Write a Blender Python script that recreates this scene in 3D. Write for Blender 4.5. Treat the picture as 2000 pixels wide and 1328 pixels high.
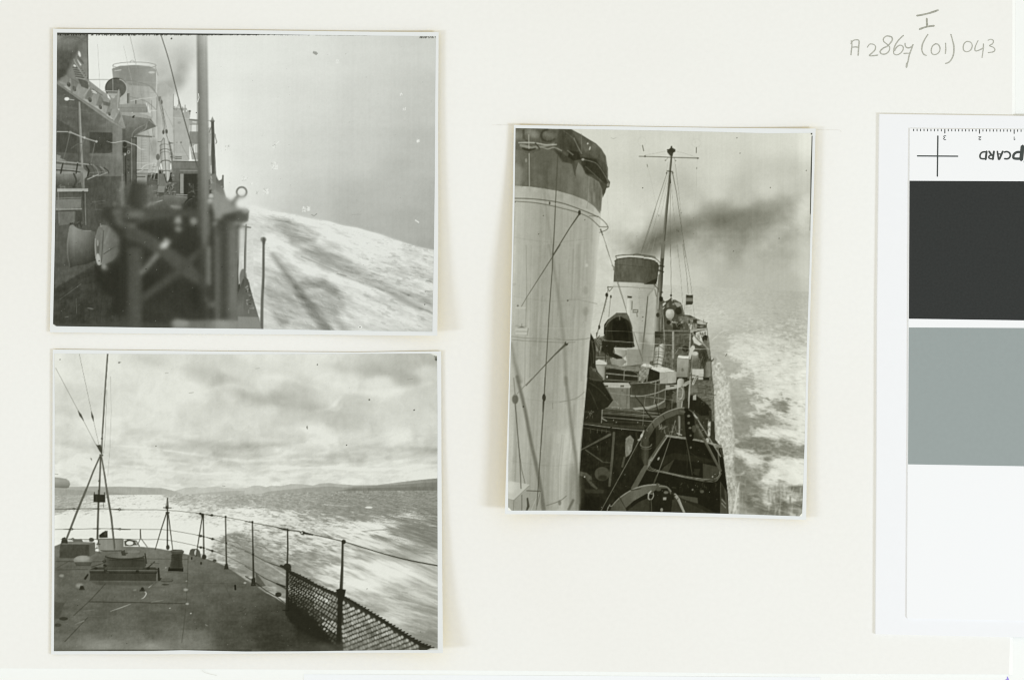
import bpy, math, random
import numpy as np

# ================================================================ camera, light, exposure
# A copy-stand view straight down on an album page.  One sheet unit (U) is the size of one
# pixel of the photograph at the page: the ruler on the colour card gives 67.6 units per centimetre.
U = 0.01 / 67.6
def W(x, y, z=0.0): return ((x - 1000) * U, (664 - y) * U, z)        # sheet units -> metres
sc = bpy.context.scene
for o in list(bpy.data.objects): bpy.data.objects.remove(o)
cam_d = bpy.data.cameras.new("camera"); cam = bpy.data.objects.new("camera", cam_d); sc.collection.objects.link(cam)
CH = 0.90
cam.location = (0, 0, CH); cam_d.sensor_width = 36; cam_d.lens = 36 * CH / (2000 * U); cam_d.clip_start = .05; cam_d.clip_end = 20
sc.camera = cam
world = bpy.data.worlds.new("World"); sc.world = world; world.use_nodes = True
bg = world.node_tree.nodes['Background']; bg.inputs[0].default_value = (1.045, 1, .885, 1); bg.inputs[1].default_value = .67      # pale studio walls and ceiling
def lamp(name, x, y, z, size, power, col=(.87, 1, 1.26)):
    d = bpy.data.lights.new(name, 'AREA'); d.shape = 'RECTANGLE'; d.size = size; d.size_y = size * 2.5; d.energy = power; d.color = col
    o = bpy.data.objects.new(name, d); sc.collection.objects.link(o); o.location = (x, y, z)
    o.rotation_euler = (-o.location).to_track_quat('-Z', 'Y').to_euler(); return o
lamp("copy_lamp_left", -1.12, -.30, .80, .13, 3.6)
lamp("copy_lamp_right", .92, -.32, .80, .13, 4.4)
sc.view_settings.view_transform = 'Standard'; sc.view_settings.look = 'None'; sc.view_settings.gamma = 1; sc.view_settings.exposure = 0.06; sc.cycles.filter_width = 1.15
# ---------------------------------------------------------------- tone painter
# The three prints are flat printed matter.  Their tones are computed here, point by
# point, at the vertices of each print's own emulsion mesh (sheet units: U metres each).
def hsh(ix, iy, seed):
    h = (ix.astype(np.int64) * 374761393 + iy.astype(np.int64) * 668265263 + seed * 2147483) & 0xffffffff
    h = ((h ^ (h >> 13)) * 1274126177) & 0xffffffff
    h = ((h ^ (h >> 15)) * 2246822519) & 0xffffffff
    return ((h ^ (h >> 16)) & 0xffffff) / float(0xffffff)
def vn(x, y, seed):
    ix = np.floor(x); iy = np.floor(y); fx = x - ix; fy = y - iy
    fx = fx * fx * (3 - 2 * fx); fy = fy * fy * (3 - 2 * fy)
    a = hsh(ix, iy, seed); b = hsh(ix + 1, iy, seed); c = hsh(ix, iy + 1, seed); d = hsh(ix + 1, iy + 1, seed)
    return (a * (1 - fx) + b * fx) * (1 - fy) + (c * (1 - fx) + d * fx) * fy
def fbm(x, y, seed=0, n=4, g=.55):
    s = 0; a = 1; t = 0
    for k in range(n):
        s = s + a * vn(x, y, seed + 17 * k); t += a
        x, y = 1.93 * x + .61 * y + 7.3, 1.93 * y - .61 * x + 3.1; a *= g
    return s / t
def fbx(x, y, seed=0, n=4, g=.55):                                   # no rotation: keeps streaks
    s = 0; a = 1; t = 0
    for k in range(n):
        s = s + a * vn(x * 2 ** k + 5.1 * k, y * 2 ** k + 3.3 * k, seed + 31 * k); t += a; a *= g
    return s / t
def pers(d, s0, k): return np.log(s0 + k * np.maximum(d, .5)) / k      # noise coordinate whose features grow with distance d below a horizon
def sst(a, b, x):
    t = np.clip((x - a) / (b - a), 0, 1); return t * t * (3 - 2 * t)
def spline(pts, n=6, closed=False):
    P = [tuple(p) for p in pts]; m = len(P); out = []
    rng = range(m) if closed else range(m - 1)
    for i in rng:
        if closed: p0, p1, p2, p3 = P[i - 1], P[i], P[(i + 1) % m], P[(i + 2) % m]
        else: p0, p1, p2, p3 = P[max(i - 1, 0)], P[i], P[i + 1], P[min(i + 2, m - 1)]
        for k in range(n):
            t = k / n
            out.append(tuple(.5 * (2 * b + (c - a) * t + (2 * a - 5 * b + 4 * c - d) * t * t + (-a + 3 * b - 3 * c + d) * t ** 3)
                             for a, b, c, d in zip(p0, p1, p2, p3)))
    if not closed: out.append(P[-1])
    return out
class Tone:
    def __init__(s, X, Y, step):
        s.X, s.Y, s.step = X, Y, step; s.h, s.w = X.shape
        s.V = np.full(X.shape, 200.0); s.I = np.zeros(X.shape, np.int8)
        s.gx0 = X.min(); s.gy0 = Y.min(); s.view(0, 0, 1); s.id = None; s.op = None
    def view(s, x0, y0, k): s.v = (x0, y0, k)
    def pt(s, p): x0, y0, k = s.v; return [(x0 + q[0] / k, y0 + q[1] / k) for q in p]
    def box(s, xs, ys, pad):
        m = pad + 16; st = s.step
        i0 = int(max(0, (min(xs) - m - s.gx0) / st)); i1 = int(min(s.w, (max(xs) + m - s.gx0) / st + 2))
        j0 = int(max(0, (min(ys) - m - s.gy0) / st)); j1 = int(min(s.h, (max(ys) + m - s.gy0) / st + 2))
        return slice(j0, max(j0, j1)), slice(i0, max(i0, i1))
    def put(s, b, c, v, a=1):
        c0 = np.clip(c, 0, 1); c = c0 * a; V = s.V[b]
        if callable(v): v = v(s.X[b], s.Y[b])
        if s.op == 'max': v = np.maximum(V, v)
        if s.op == 'min': v = np.minimum(V, v)
        if s.op == 'mul': v = V * v
        if s.op == 'add': v = V + v
        s.V[b] = V + (v - V) * c
        if s.id is not None: s.I[b] = np.where((c0 > .5) & (a > .25), s.id, s.I[b])
    def sd(s, P, X, Y):
        d = np.full(X.shape, 1e9); ins = np.zeros(X.shape, bool); n = len(P)
        for i in range(n):
            ax, ay = P[i]; bx, by = P[(i + 1) % n]; ex, ey = bx - ax, by - ay
            px, py = X - ax, Y - ay; t = np.clip((px * ex + py * ey) / (ex * ex + ey * ey + 1e-9), 0, 1)
            d = np.minimum(d, (px - ex * t) ** 2 + (py - ey * t) ** 2)
            if ay != by: ins ^= ((ay > Y) != (by > Y)) & (X < ax + (Y - ay) * ex / ey)
        return np.where(ins, -1, 1) * np.sqrt(d)
    def poly(s, pts, v, soft=0, a=1, sp=0):
        if sp: pts = spline(pts, sp, True)
        P = s.pt(pts); soft = max(soft / s.v[2], 1.3)
        b = s.box([p[0] for p in P], [p[1] for p in P], soft)
        if s.X[b].size == 0: return
        s.put(b, sst(0, 1, .5 - s.sd(P, s.X[b], s.Y[b]) / soft), v, a)
    def rect(s, x0, y0, x1, y1, v, soft=0, a=1): s.poly([(x0, y0), (x1, y0), (x1, y1), (x0, y1)], v, soft, a)
    def line(s, pts, w, v, soft=0, a=1, sp=0):
        k = s.v[2]; n0 = len(pts)
        W = list(w) if isinstance(w, (list, tuple)) else [w] * n0
        if len(W) != n0: W = list(np.interp(np.linspace(0, 1, n0), np.linspace(0, 1, len(W)), W))
        if sp:
            q = spline([(p[0], p[1], ww) for p, ww in zip(pts, W)], sp); pts = [(p[0], p[1]) for p in q]; W = [p[2] for p in q]
        P = s.pt(pts); W = [x / k for x in W]; soft = max(soft / k, 1.25)
        b = s.box([p[0] for p in P], [p[1] for p in P], soft + max(W)); X, Y = s.X[b], s.Y[b]
        if X.size == 0: return
        c = np.zeros(X.shape)
        for i in range(len(P) - 1):
            ax, ay = P[i]; bx, by = P[i + 1]; ex, ey = bx - ax, by - ay; px, py = X - ax, Y - ay
            t = np.clip((px * ex + py * ey) / (ex * ex + ey * ey + 1e-9), 0, 1)
            d = np.sqrt((px - ex * t) ** 2 + (py - ey * t) ** 2); hw = (W[i] + (W[i + 1] - W[i]) * t) / 2
            pk = np.minimum(.5 + hw / soft, 1); c = np.maximum(c, np.clip(.5 - (d - hw) / soft, 0, 1) * np.minimum(1, 2 * hw / (soft * pk * pk)))
        s.put(b, c, v, a)
    def ell(s, cx, cy, rx, ry, v, soft=0, a=1, rot=0):
        k = s.v[2]; (cx, cy), = s.pt([(cx, cy)]); rx /= k; ry /= k; soft = max(soft / k, 1.3); r = max(rx, ry)
        b = s.box([cx - r, cx + r], [cy - r, cy + r], soft); X, Y = s.X[b] - cx, s.Y[b] - cy
        if X.size == 0: return
        c_, s_ = math.cos(rot), math.sin(rot); x = (X * c_ + Y * s_) / rx; y = (Y * c_ - X * s_) / ry
        q = np.sqrt(x * x + y * y) + 1e-6; g = np.sqrt((x / rx) ** 2 + (y / ry) ** 2) / q + 1e-9
        s.put(b, sst(0, 1, .5 - (q - 1) / g / soft), v, a)
    def arc(s, cx, cy, rx, ry, w, v, a0=0, a1=360, soft=0, a=1, rot=0):
        n = 20; P = []
        for i in range(n + 1):
            t = math.radians(a0 + (a1 - a0) * i / n); x, y = rx * math.cos(t), ry * math.sin(t)
            P.append((cx + x * math.cos(rot) - y * math.sin(rot), cy + x * math.sin(rot) + y * math.cos(rot)))
        s.line(P, w, v, soft, a)
    def g(s, x0, y0, x1, y1, *vs):                                   # linear ramp through values
        (ax, ay), (bx, by) = s.pt([(x0, y0), (x1, y1)]); ex, ey = bx - ax, by - ay; L = ex * ex + ey * ey
        xp = np.linspace(0, 1, len(vs))
        return lambda X, Y: np.interp(((X - ax) * ex + (Y - ay) * ey) / L, xp, vs)
    def field(s, pts, sig=20, ay=1.0, q=4):                       # smooth tone field through control points
        P = np.array(pts, float); P[:, :2] = np.array(s.pt(P[:, :2]))
        def f(X, Y):
            x, y = X[::q, ::q], Y[::q, ::q]; num = 0; den = 0
            for px, py, v in P:
                w = 1 / ((x - px) ** 2 + (ay * (y - py)) ** 2 + sig * sig) ** 2; num = num + w * v; den = den + w
            F = num / den; jj = np.minimum(np.arange(X.shape[0]) / q, F.shape[0] - 1.001); ii = np.minimum(np.arange(X.shape[1]) / q, F.shape[1] - 1.001)
            j = jj.astype(int); i = ii.astype(int); fj = (jj - j)[:, None]; fi = (ii - i)[None]
            j2 = np.minimum(j + 1, F.shape[0] - 1); i2 = np.minimum(i + 1, F.shape[1] - 1)
            return (F[j][:, i] * (1 - fi) + F[j][:, i2] * fi) * (1 - fj) + (F[j2][:, i] * (1 - fi) + F[j2][:, i2] * fi) * fj
        return f
    def full(s, v, a=1): s.put((slice(0, s.h), slice(0, s.w)), np.ones(s.X.shape), v, a)
    def blur(s, pts, r):                                              # soften what lies inside a region
        P = s.pt(pts); b = s.box([p[0] for p in P], [p[1] for p in P], r); X, Y = s.X[b], s.Y[b]
        n = max(1, int(r / s.step)); ker = np.exp(-np.linspace(-2, 2, 2 * n + 1) ** 2); ker /= ker.sum(); F = s.V[b]
        for ax in (0, 1):
            G = np.pad(F, [(n, n) if q == ax else (0, 0) for q in (0, 1)], 'edge'); m = F.shape[ax]
            F = sum(ker[t] * (G[t:t + m] if ax == 0 else G[:, t:t + m]) for t in range(2 * n + 1))
        c = sst(0, 1, .5 - s.sd(P, X, Y) / (r * 2 + 1)); s.V[b] += (F - s.V[b]) * c
    def finish(s, seed, soft=.13, grain=5., rough={}):                              # lens softness and emulsion grain
        F = s.V
        for ax in (0, 1):
            G = np.pad(F, [(1, 1) if q == ax else (0, 0) for q in (0, 1)], 'edge'); m = F.shape[ax]
            F = soft * ((G[:m] + G[2:m + 2]) if ax == 0 else (G[:, :m] + G[:, 2:m + 2])) + (1 - 2 * soft) * (G[1:m + 1] if ax == 0 else G[:, 1:m + 1])
        B = F
        for ax in (0, 1):
            G = np.pad(B, [(2, 2) if q == ax else (0, 0) for q in (0, 1)], 'edge'); m = B.shape[ax]
            B = sum((G[k:m + k] if ax == 0 else G[:, k:m + k]) for k in range(5)) / 5
        F = F + .36 * np.clip(F - B, -30, 30)
        M = sum(((s.I == k) * w_ for k, w_ in rough.items()), 0. * s.V); M = (M + np.roll(M, 1, 0) + np.roll(M, 1, 1)) / 3
        F = F + M * np.interp(F, [30, 90, 200], [.55, 1, .8]) * (20 * (fbm(s.X / 5, s.Y / 6, seed + 5, 3) - .5) + 14 * (fbx(s.X / 2.4, s.Y / 12, seed + 6, 2) - .5) + 18 * (fbm(s.X / 18, s.Y / 18, seed + 7, 2) - .5))
        q = np.interp(F, [30, 70, 160, 225, 240], [.6, 1, 1, .5, .2])
        s.V = F + q * (grain * (fbm(s.X / 1.6, s.Y / 1.6, seed, 2) - .5) + grain * 1.6 * (fbm(s.X / 7, s.Y / 7, seed + 1, 3) - .5) + grain * .8 * (fbx(s.X / 2.6, s.Y / 90, seed + 2, 2) - .5))
    def specks(s, n, rng, box, v, r=(.5, 1.2), a=.8):
        s.view(0, 0, 1)
        for _ in range(n):
            s.ell(rng.uniform(box[0], box[2]), rng.uniform(box[1], box[3]), rng.uniform(*r), rng.uniform(*r), v, a=a * rng.uniform(.4, 1))
    def clutter(s, pts, n, seed, lo, hi, L=(4, 14), w=(.8, 2.2), a=.7, ang=None):   # small indistinct fittings inside a region
        rng = random.Random(seed); P = s.pt(pts); old = s.v; s.view(0, 0, 1)
        xs = [p[0] for p in P]; ys = [p[1] for p in P]; k = 0
        for _ in range(n * 6):
            x, y = rng.uniform(min(xs), max(xs)), rng.uniform(min(ys), max(ys))
            if s.sd(P, np.array([[x]]), np.array([[y]]))[0, 0] > -1: continue
            t = rng.choice([0, 1.57, 1.2, .1, 2.4, 1.5]) if ang is None else rng.choice(ang); t += rng.uniform(-.15, .15); l = rng.uniform(*L)
            s.line([(x, y), (x + l * math.cos(t), y + l * math.sin(t))], rng.uniform(*w), rng.uniform(lo, hi), a=a); k += 1
            if k >= n: break
        s.v = old
def coons(T, B, L, R, nx, ny):
    """grid of points inside four bent edges (lists of (x, y): top, bottom left->right; left, right top->bottom)"""
    def samp(E, n):
        E = np.array(E, float); d = np.r_[0, np.cumsum(np.hypot(*np.diff(E, axis=0).T))]; t = np.linspace(0, d[-1], n)
        return np.stack([np.interp(t, d, E[:, 0]), np.interp(t, d, E[:, 1])], 1)
    t, b, l, r = samp(T, nx), samp(B, nx), samp(L, ny), samp(R, ny)
    u = np.linspace(0, 1, nx)[None, :, None]; v = np.linspace(0, 1, ny)[:, None, None]
    return (1 - v) * t[None] + v * b[None] + (1 - u) * l[:, None] + u * r[:, None] - (
        (1 - u) * (1 - v) * t[0] + u * (1 - v) * t[-1] + (1 - u) * v * b[0] + u * v * b[-1])
# ---------------------------------------------------------------- print one: looking forward along a warship's side
P1 = dict(T=[(112.5, 65), (300, 66), (480, 67.5), (600, 69.5), (700, 70.5), (851.5, 72.5)], B=[(104.5, 637), (300, 640), (480, 642), (700, 646), (845, 648)],
          L=[(112.5, 65), (111.5, 200), (110, 340), (108, 470), (104.5, 637)], R=[(851.5, 72.5), (850, 200), (849.5, 340), (848, 470), (845, 648)])
def paint1(s):
    A = (80, 40, 4.15); B = (80, 340, 4.15); C = (480, 40, 4.15); D = (480, 340, 4.025); E = (100, 60, 8.3); F = (100, 210, 8.3); G = (240, 210, 6.988)
    R = random.Random(3)
    s.id = 0                                                          # sky
    s.full(s.field([(180, 90, 226), (220, 130, 227), (200, 180, 226), (280, 90, 222), (300, 110, 212), (330, 90, 220), (360, 90, 220), (370, 250, 224), (365, 180, 216), (430, 90, 224), (430, 200, 228), (430, 330, 228), (500, 90, 222), (500, 200, 218),
        (500, 300, 216), (500, 380, 214), (600, 90, 220), (700, 90, 212), (840, 90, 206), (600, 200, 213), (700, 200, 205), (840, 200, 196), (600, 300, 205), (700, 300, 198), (840, 300, 184), (600, 400, 190), (700, 400, 176),
        (800, 440, 164), (845, 480, 158), (540, 390, 205), (700, 450, 168), (560, 420, 190), (620, 140, 217), (480, 380, 222), (845, 400, 168), (780, 360, 178)], 34))
    s.full(lambda X, Y: 7 * (fbx(X / 90, Y / 14, 5, 3) - .5) + 3 * (fbm(X / 30, Y / 30, 9) - .5)) if False else None
    s.op = 'add'; s.full(lambda X, Y: 5 + 4 * (1 - sst(430, 700, X)) + 8 * sst(560, 800, X) * sst(240, 460, Y)); s.full(lambda X, Y: 5 * (fbx(X / 160, Y / 20, 5, 2) - .5) + 2.4 * (fbx(X / 3., Y / 200, 8, 2) - .5)); s.op = None
    s.view(*A); s.id = 5                                              # smoke
    s.op = 'mul'
    for x, y, rx, ry, k in ((1090, 520, 60, 70, .86), (1140, 440, 55, 90, .86), (1130, 330, 100, 90, .9), (1000, 480, 90, 110, .88), (1010, 570, 60, 60, .86), (900, 220, 130, 90, .93), (1170, 250, 110, 110, .93), (870, 280, 90, 60, .95), (960, 380, 70, 90, .94)):
        s.ell(x, y, rx, ry, k, soft=rx * 1.7)
    s.op = None
    s.view(*D); s.id = 1                                              # sea and wake
    top = [(-30, 240), (60, 258), (200, 295), (380, 320), (520, 355), (640, 370), (760, 405), (880, 425), (960, 450), (1060, 475), (1150, 510), (1250, 540), (1360, 575), (1500, 605)]
    def wake(X, Y):
        ang = .34; u = X * math.cos(ang) + Y * math.sin(ang); v = -X * math.sin(ang) + Y * math.cos(ang)
        n = fbx(u / 34, v / 7, 21, 5, .62); m = fbm(u / 22, v / 12, 22, 3)
        b = s.field([(0, 300, 222), (200, 380, 205), (400, 500, 195), (300, 400, 196), (520, 420, 208), (640, 460, 220), (450, 340, 222), (260, 320, 226), (800, 500, 222), (1000, 560, 222), (1150, 600, 216), (1300, 700, 205), (1450, 760, 205), (800, 650, 222), (700, 640, 205),
            (560, 640, 186), (640, 680, 190), (760, 740, 192), (1000, 840, 202), (1200, 880, 205), (1400, 900, 208), (200, 520, 226), (320, 600, 220), (250, 700, 205), (500, 720, 222), (400, 800, 198), (700, 830, 218), (900, 900, 215), (1100, 1000, 218), (1400, 1180, 205),
            (240, 850, 182), (300, 950, 176), (340, 1050, 170), (200, 1000, 196), (450, 860, 180), (600, 850, 182), (680, 920, 172), (750, 1000, 190), (600, 1000, 196), (520, 960, 200), (700, 1050, 182), (600, 1130, 184), (520, 1060, 172), (800, 1130, 205), (900, 1100, 215), (1000, 1190, 212),
            (300, 1150, 190), (200, 1180, 212), (700, 1190, 190), (400, 1190, 200), (1250, 1100, 212), (1450, 1000, 195), (60, 600, 218), (80, 800, 205), (60, 1000, 205), (30, 450, 212), (100, 480, 205)], 11)(X, Y)
        amp = 10 + 26 * sst(640, 800, X) * (1 - sst(0, 1, (Y - 560) / 60)) + 16 * sst(560, 640, Y) * (1 - sst(620, 700, X))
        fine = fbx(u / 9, v / 3, 51, 2)
        q = fbx(u / 60, v / 13, 91, 3)
        return b + 5 + (q - .5) * 34 + (n - .5) * (34 + amp) + (m - .5) * 16 + (fine - .5) * 16 - 20 * sst(.60, .74, fbx(u / 17, v / 5, 77, 2)) * sst(620, 760, X) * sst(.45, .55, m)
    s.poly(top + [(1500, 1260), (-60, 1260)], lambda X, Y: np.minimum(wake(X, Y), 229), soft=10)
    s.line([(x, y + 16) for x, y in top], 26, 226, soft=34, a=.6, sp=3)
    s.clutter([(60, 258), (640, 360), (1060, 470), (1060, 490), (600, 385), (60, 275)], 60, 4, 222, 232, L=(2, 7), w=(1, 3), a=.6, ang=[.3])
    s.line([(210, 640), (290, 740), (370, 860), (440, 960), (520, 1060), (590, 1150), (640, 1220)], [18, 30, 44, 50, 60, 70, 80], 142, soft=50, a=.62, sp=3)
    s.line([(560, 710), (740, 790), (900, 850), (1060, 900), (1180, 960), (1300, 1020), (1380, 1060)], [5, 10, 16, 20, 34, 40, 30], 158, soft=26, a=.75, sp=3)
    s.line([(1370, 1055), (1430, 1075), (1480, 1100)], [14, 18, 10], 140, soft=14, a=.7)
    s.line([(440, 650), (560, 700), (720, 770)], [10, 8, 6], 150, soft=10, a=.6, sp=3)
    s.line([(720, 785), (790, 802)], 7, 120, soft=8, a=.7); s.line([(1020, 890), (1090, 920)], 7, 125, soft=8, a=.5)
    s.line([(180, 380), (300, 420), (380, 470)], [20, 60, 30], 172, soft=60, a=.55, sp=3); s.line([(370, 530), (540, 515)], [50, 30], 168, soft=50, a=.6)
    for k in range(26):
        x = R.uniform(180, 420); y = 350 + (x - 180) * .55 + R.uniform(-30, 60); s.line([(x, y), (x + R.uniform(50, 130), y + R.uniform(8, 30))], 4, R.choice([150, 215]), soft=7, a=.4)
    s.line([(450, 610), (700, 650), (820, 690)], [30, 46, 20], 182, soft=40, a=.7, sp=3); s.line([(560, 680), (800, 740), (900, 780)], [10, 40, 20], 176, soft=36, a=.6, sp=3)
    s.line([(460, 900), (600, 880), (720, 920)], [20, 30, 20], 152, soft=40, a=.5, sp=3); s.line([(480, 980), (620, 950), (700, 1040)], [14, 20, 20], 156, soft=34, a=.4, sp=3)
    for k in range(30):
        x = R.uniform(960, 1480); y = 560 + (x - 960) * .1 + R.uniform(-30, 260); s.line([(x, y), (x + R.uniform(14, 44), y + R.uniform(3, 10))], R.uniform(3, 8), R.uniform(150, 175), soft=14, a=.5)
    s.view(0, 0, 1); s.id = 4
    s.poly([(108, 300), (270, 330), (420, 338), (445, 395), (470, 440), (470, 560), (500, 645), (98, 645)], 66, soft=4)
    s.op = 'add'; s.poly([(108, 300), (270, 330), (420, 338), (445, 395), (470, 440), (470, 560), (500, 645), (98, 645)], lambda X, Y: 26 * (fbm(X / 26, Y / 26, 55) - .5), soft=4); s.op = None
    s.view(*D); s.id = 1; s.op = 'add'
    for k in range(380):
        x = R.uniform(60, 1480); f = R.random() ** .8; y0 = 250 + (x - 40) * .235; y = y0 + 20 + f * (R.uniform(60, 900)); sl = .22 + .55 * min(1, (y - y0) / 800) * (1 - x / 2200)
        if y > 1220: continue
        l = R.uniform(14, 80); b_ = R.uniform(-6, 6); s.line([(x, y), (x + l * .5, y + l * .5 * sl + b_), (x + l, y + l * sl)], R.uniform(1.5, 6), R.choice([14, 20, 10, -16, -22, -12]), soft=6, a=R.uniform(.4, .9), sp=2)
    for k in range(240):
        x = R.uniform(40, 1480); y0 = np.interp(x, [60, 380, 640, 960, 1250, 1500], [262, 324, 374, 454, 544, 608]); y = y0 + abs(R.gauss(0, 22)) + 2; s.line([(x, y), (x + R.uniform(6, 26), y + R.uniform(-3, 9))], R.uniform(2, 7), R.choice([22, 20, 14, -20, -12]), soft=4, a=.8)
    for k in range(170):
        x = R.uniform(840, 1480); y = R.uniform(520, 900) + (x - 840) * .12; s.line([(x, y), (x + R.uniform(10, 40), y + R.uniform(1, 12))], R.uniform(2, 7), R.choice([-34, -24, 16, -30]), soft=6, a=R.uniform(.4, .9))
    for k in range(150):
        x = R.uniform(220, 760); y = R.uniform(700, 1200) + (x - 220) * .2; s.line([(x, y), (x + R.uniform(8, 34), y + R.uniform(8, 34))], R.uniform(2, 6), R.choice([-20, 22, 16, -14]), soft=5, a=R.uniform(.4, .9))
    for P_, w, v in (([(200, 330), (330, 390), (440, 440), (560, 480)], [16, 70, 60, 14], -34), ([(240, 410), (380, 495), (540, 525)], [16, 44, 14], -34), ([(360, 540), (520, 610), (700, 665), (860, 730), (1040, 800)], [14, 60, 70, 60, 20], -30), ([(600, 690), (800, 765), (1040, 860), (1300, 960), (1480, 1040)], [10, 30, 36, 46, 40], -34),
                     ([(220, 640), (320, 780), (430, 930), (540, 1090), (640, 1220)], [20, 50, 60, 80, 90], -26), ([(400, 880), (600, 860), (700, 930), (760, 1020)], [24, 60, 70, 30], -38), ([(420, 960), (560, 1010), (700, 1100), (760, 1200)], [40, 70, 70, 50], -20), ([(170, 900), (220, 1000), (300, 1150)], [70, 90, 90], -22), ([(850, 930), (1100, 1010), (1300, 1100)], [16, 34, 16], -16),
                     ([(60, 270), (300, 325), (600, 395), (900, 455), (1200, 550)], 34, 16), ([(160, 500), (300, 560), (360, 610)], [40, 50, 30], 20), ([(330, 640), (450, 740), (640, 790), (850, 860), (1000, 930)], [20, 50, 50, 40, 30], 20), ([(640, 470), (900, 560), (1100, 620)], [60, 100, 60], 14)):
        s.line(P_, w, lambda X, Y, v=v: v * (.35 + 1.3 * fbx((X + Y * .3) / 22, (Y - X * .35) / 4.5, 88, 3)), soft=46, a=1, sp=4)
    s.op = 'min'; s.poly([(-60, 200), (1500, 560), (1500, 1260), (-60, 1260)], 230); s.op = None
    # -- ship, far part
    s.view(*A); s.id = 2
    dk = s.g(585, 0, 945, 0, 152, 138, 142, 152, 160)                 # fore funnel
    s.poly([(585, 392), (640, 372), (760, 364), (880, 372), (930, 392), (942, 520), (944, 700), (950, 1240), (690, 1240), (690, 700), (590, 560)], s.g(690, 0, 945, 0, 156, 162, 168, 178, 190), soft=4)
    s.poly([(578, 398), (640, 378), (760, 368), (880, 378), (935, 404), (940, 520), (925, 590), (880, 540), (720, 528), (700, 510), (590, 500)], dk, soft=10)
    s.op = 'add'; s.poly([(690, 540), (944, 540), (950, 1240), (690, 1240)], lambda X, Y: 14 * (fbx(X / 5, Y / 60, 4, 2) - .5), soft=6); s.op = None
    s.poly([(936, 400), (946, 520), (950, 1100), (938, 1100)], 210, soft=5); s.ell(900, 425, 26, 9, 196, soft=12); s.line([(600, 412), (650, 405)], 6, 200); s.ell(590, 400, 10, 6, 150)
    s.arc(760, 368, 176, 26, 4, 138, soft=2); s.line([(585, 370), (590, 396)], 3, 130); s.line([(930, 380), (942, 420), (952, 450)], 4, 150); s.arc(742, 346, 18, 18, 3, 140, 180, 360)
    s.line([(690, 505), (800, 500), (935, 510)], 3, 185, a=.6); s.line([(700, 575), (935, 590)], 3, 158, a=.6)
    s.poly([(775, 690), (940, 690), (950, 1060), (920, 1060), (900, 1000), (880, 920)], 188, soft=20, a=.5); s.ell(920, 1040, 35, 80, 148, soft=50, a=.7)
    for x in (818, 880): s.line([(x, 930), (x, 1210)], 3, 130, a=.6)
    for y in range(950, 1210, 22): s.line([(812, y), (856, y)], 2.5, 142, a=.7)
    s.line([(868, 900), (905, 1060)], 3, 120, a=.6)
    s.poly([(944, 520), (1000, 505), (1070, 560), (1078, 700), (1080, 1160), (944, 1160)], s.g(944, 0, 1078, 0, 176, 188, 195, 188), soft=5)   # second funnel
    s.poly([(946, 500), (1060, 500), (1072, 590), (946, 640)], 176, soft=60, a=.8); s.line([(948, 530), (948, 800)], 5, 168, soft=6, a=.6)
    s.poly([(1072, 712), (1180, 712), (1185, 728), (1215, 740), (1208, 800), (1200, 1140), (1078, 1140)], s.g(1072, 0, 1210, 0, 164, 172, 172), soft=4)   # bridge
    s.rect(1085, 795, 1205, 1130, 177, soft=6, a=.8); s.line([(1075, 790), (1205, 800)], 4, 205, a=.7); s.ell(1123, 832, 12, 11, 158, soft=8); s.ell(1137, 992, 8, 8, 130); s.ell(1104, 992, 5, 5, 140)
    for x, y in ((1085, 700), (1120, 655), (1112, 690), (1170, 690), (1180, 720), (1208, 738), (1130, 700), (1150, 705), (1098, 705)): s.line([(x, y), (x, y + 26)], 7, 128, a=.8)
    s.line([(1115, 650), (1122, 700)], 4, 120); s.ell(1208, 738, 9, 7, 100)
    for x, y in ((1155, 742), (1182, 736)): s.ell(x, y, 6, 9, 222)
    s.line([(1076, 600), (1076, 720)], 2.5, 110)
    s.poly([(1205, 800), (1300, 805), (1300, 1130), (1225, 1130), (1205, 1000)], 164, soft=3); s.line([(1205, 806), (1300, 818)], 8, 112); s.rect(1208, 850, 1280, 902, 222, soft=3); s.line([(1232, 826), (1260, 828)], 7, 220)
    for x in (1214, 1222, 1263): s.line([(x, 845), (x, 905)], 3, 120)
    s.rect(1206, 906, 1290, 1002, 138, soft=5); s.poly([(1215, 1030), (1250, 1008), (1285, 1002), (1285, 1076), (1228, 1072)], 222, soft=3)
    for x in (1240, 1256, 1268): s.line([(x, 1012), (x, 1080)], 4, 130, a=.7)
    s.line([(1225, 1085), (1270, 1140)], 3, 205, a=.6)
    for y in (1108, 1122): s.line([(1090, y), (1140, y)], 6, 92)
    s.line([(1080, 1085), (1200, 1090)], 3, 206, a=.8); s.line([(1140, 1010), (1205, 1130)], 3, 128, a=.8); s.line([(1078, 1010), (1200, 1016)], 2.5, 160, a=.6); s.line([(1078, 1062), (1200, 1066)], 2.5, 165, a=.6)
    s.rect(1070, 1142, 1300, 1330, s.g(0, 1142, 0, 1328, 116, 104), soft=5)
    s.rect(1075, 1145, 1250, 1200, 122, soft=6, a=.8); s.line([(1075, 1144), (1270, 1148)], 5, 84)
    # rigging
    for P_, w, v in (([(975, 122), (1040, 330), (1110, 610), (1190, 900), (1270, 1190)], [7, 7, 8, 8, 9], 96), ([(722, 122), (770, 340), (830, 690)], [3, 3, 3], 150), ([(462, 200), (482, 570)], [2, 2.4], 178), ([(672, 210), (700, 330), (760, 590)], [2, 2], 176),
                     ([(395, 484), (540, 484), (700, 492), (800, 505), (900, 545), (950, 620)], [4, 4], 132), ([(640, 618), (720, 622), (800, 640), (870, 668), (938, 730)], 4, 132)):
        s.line(P_, w, v, sp=4)
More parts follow.
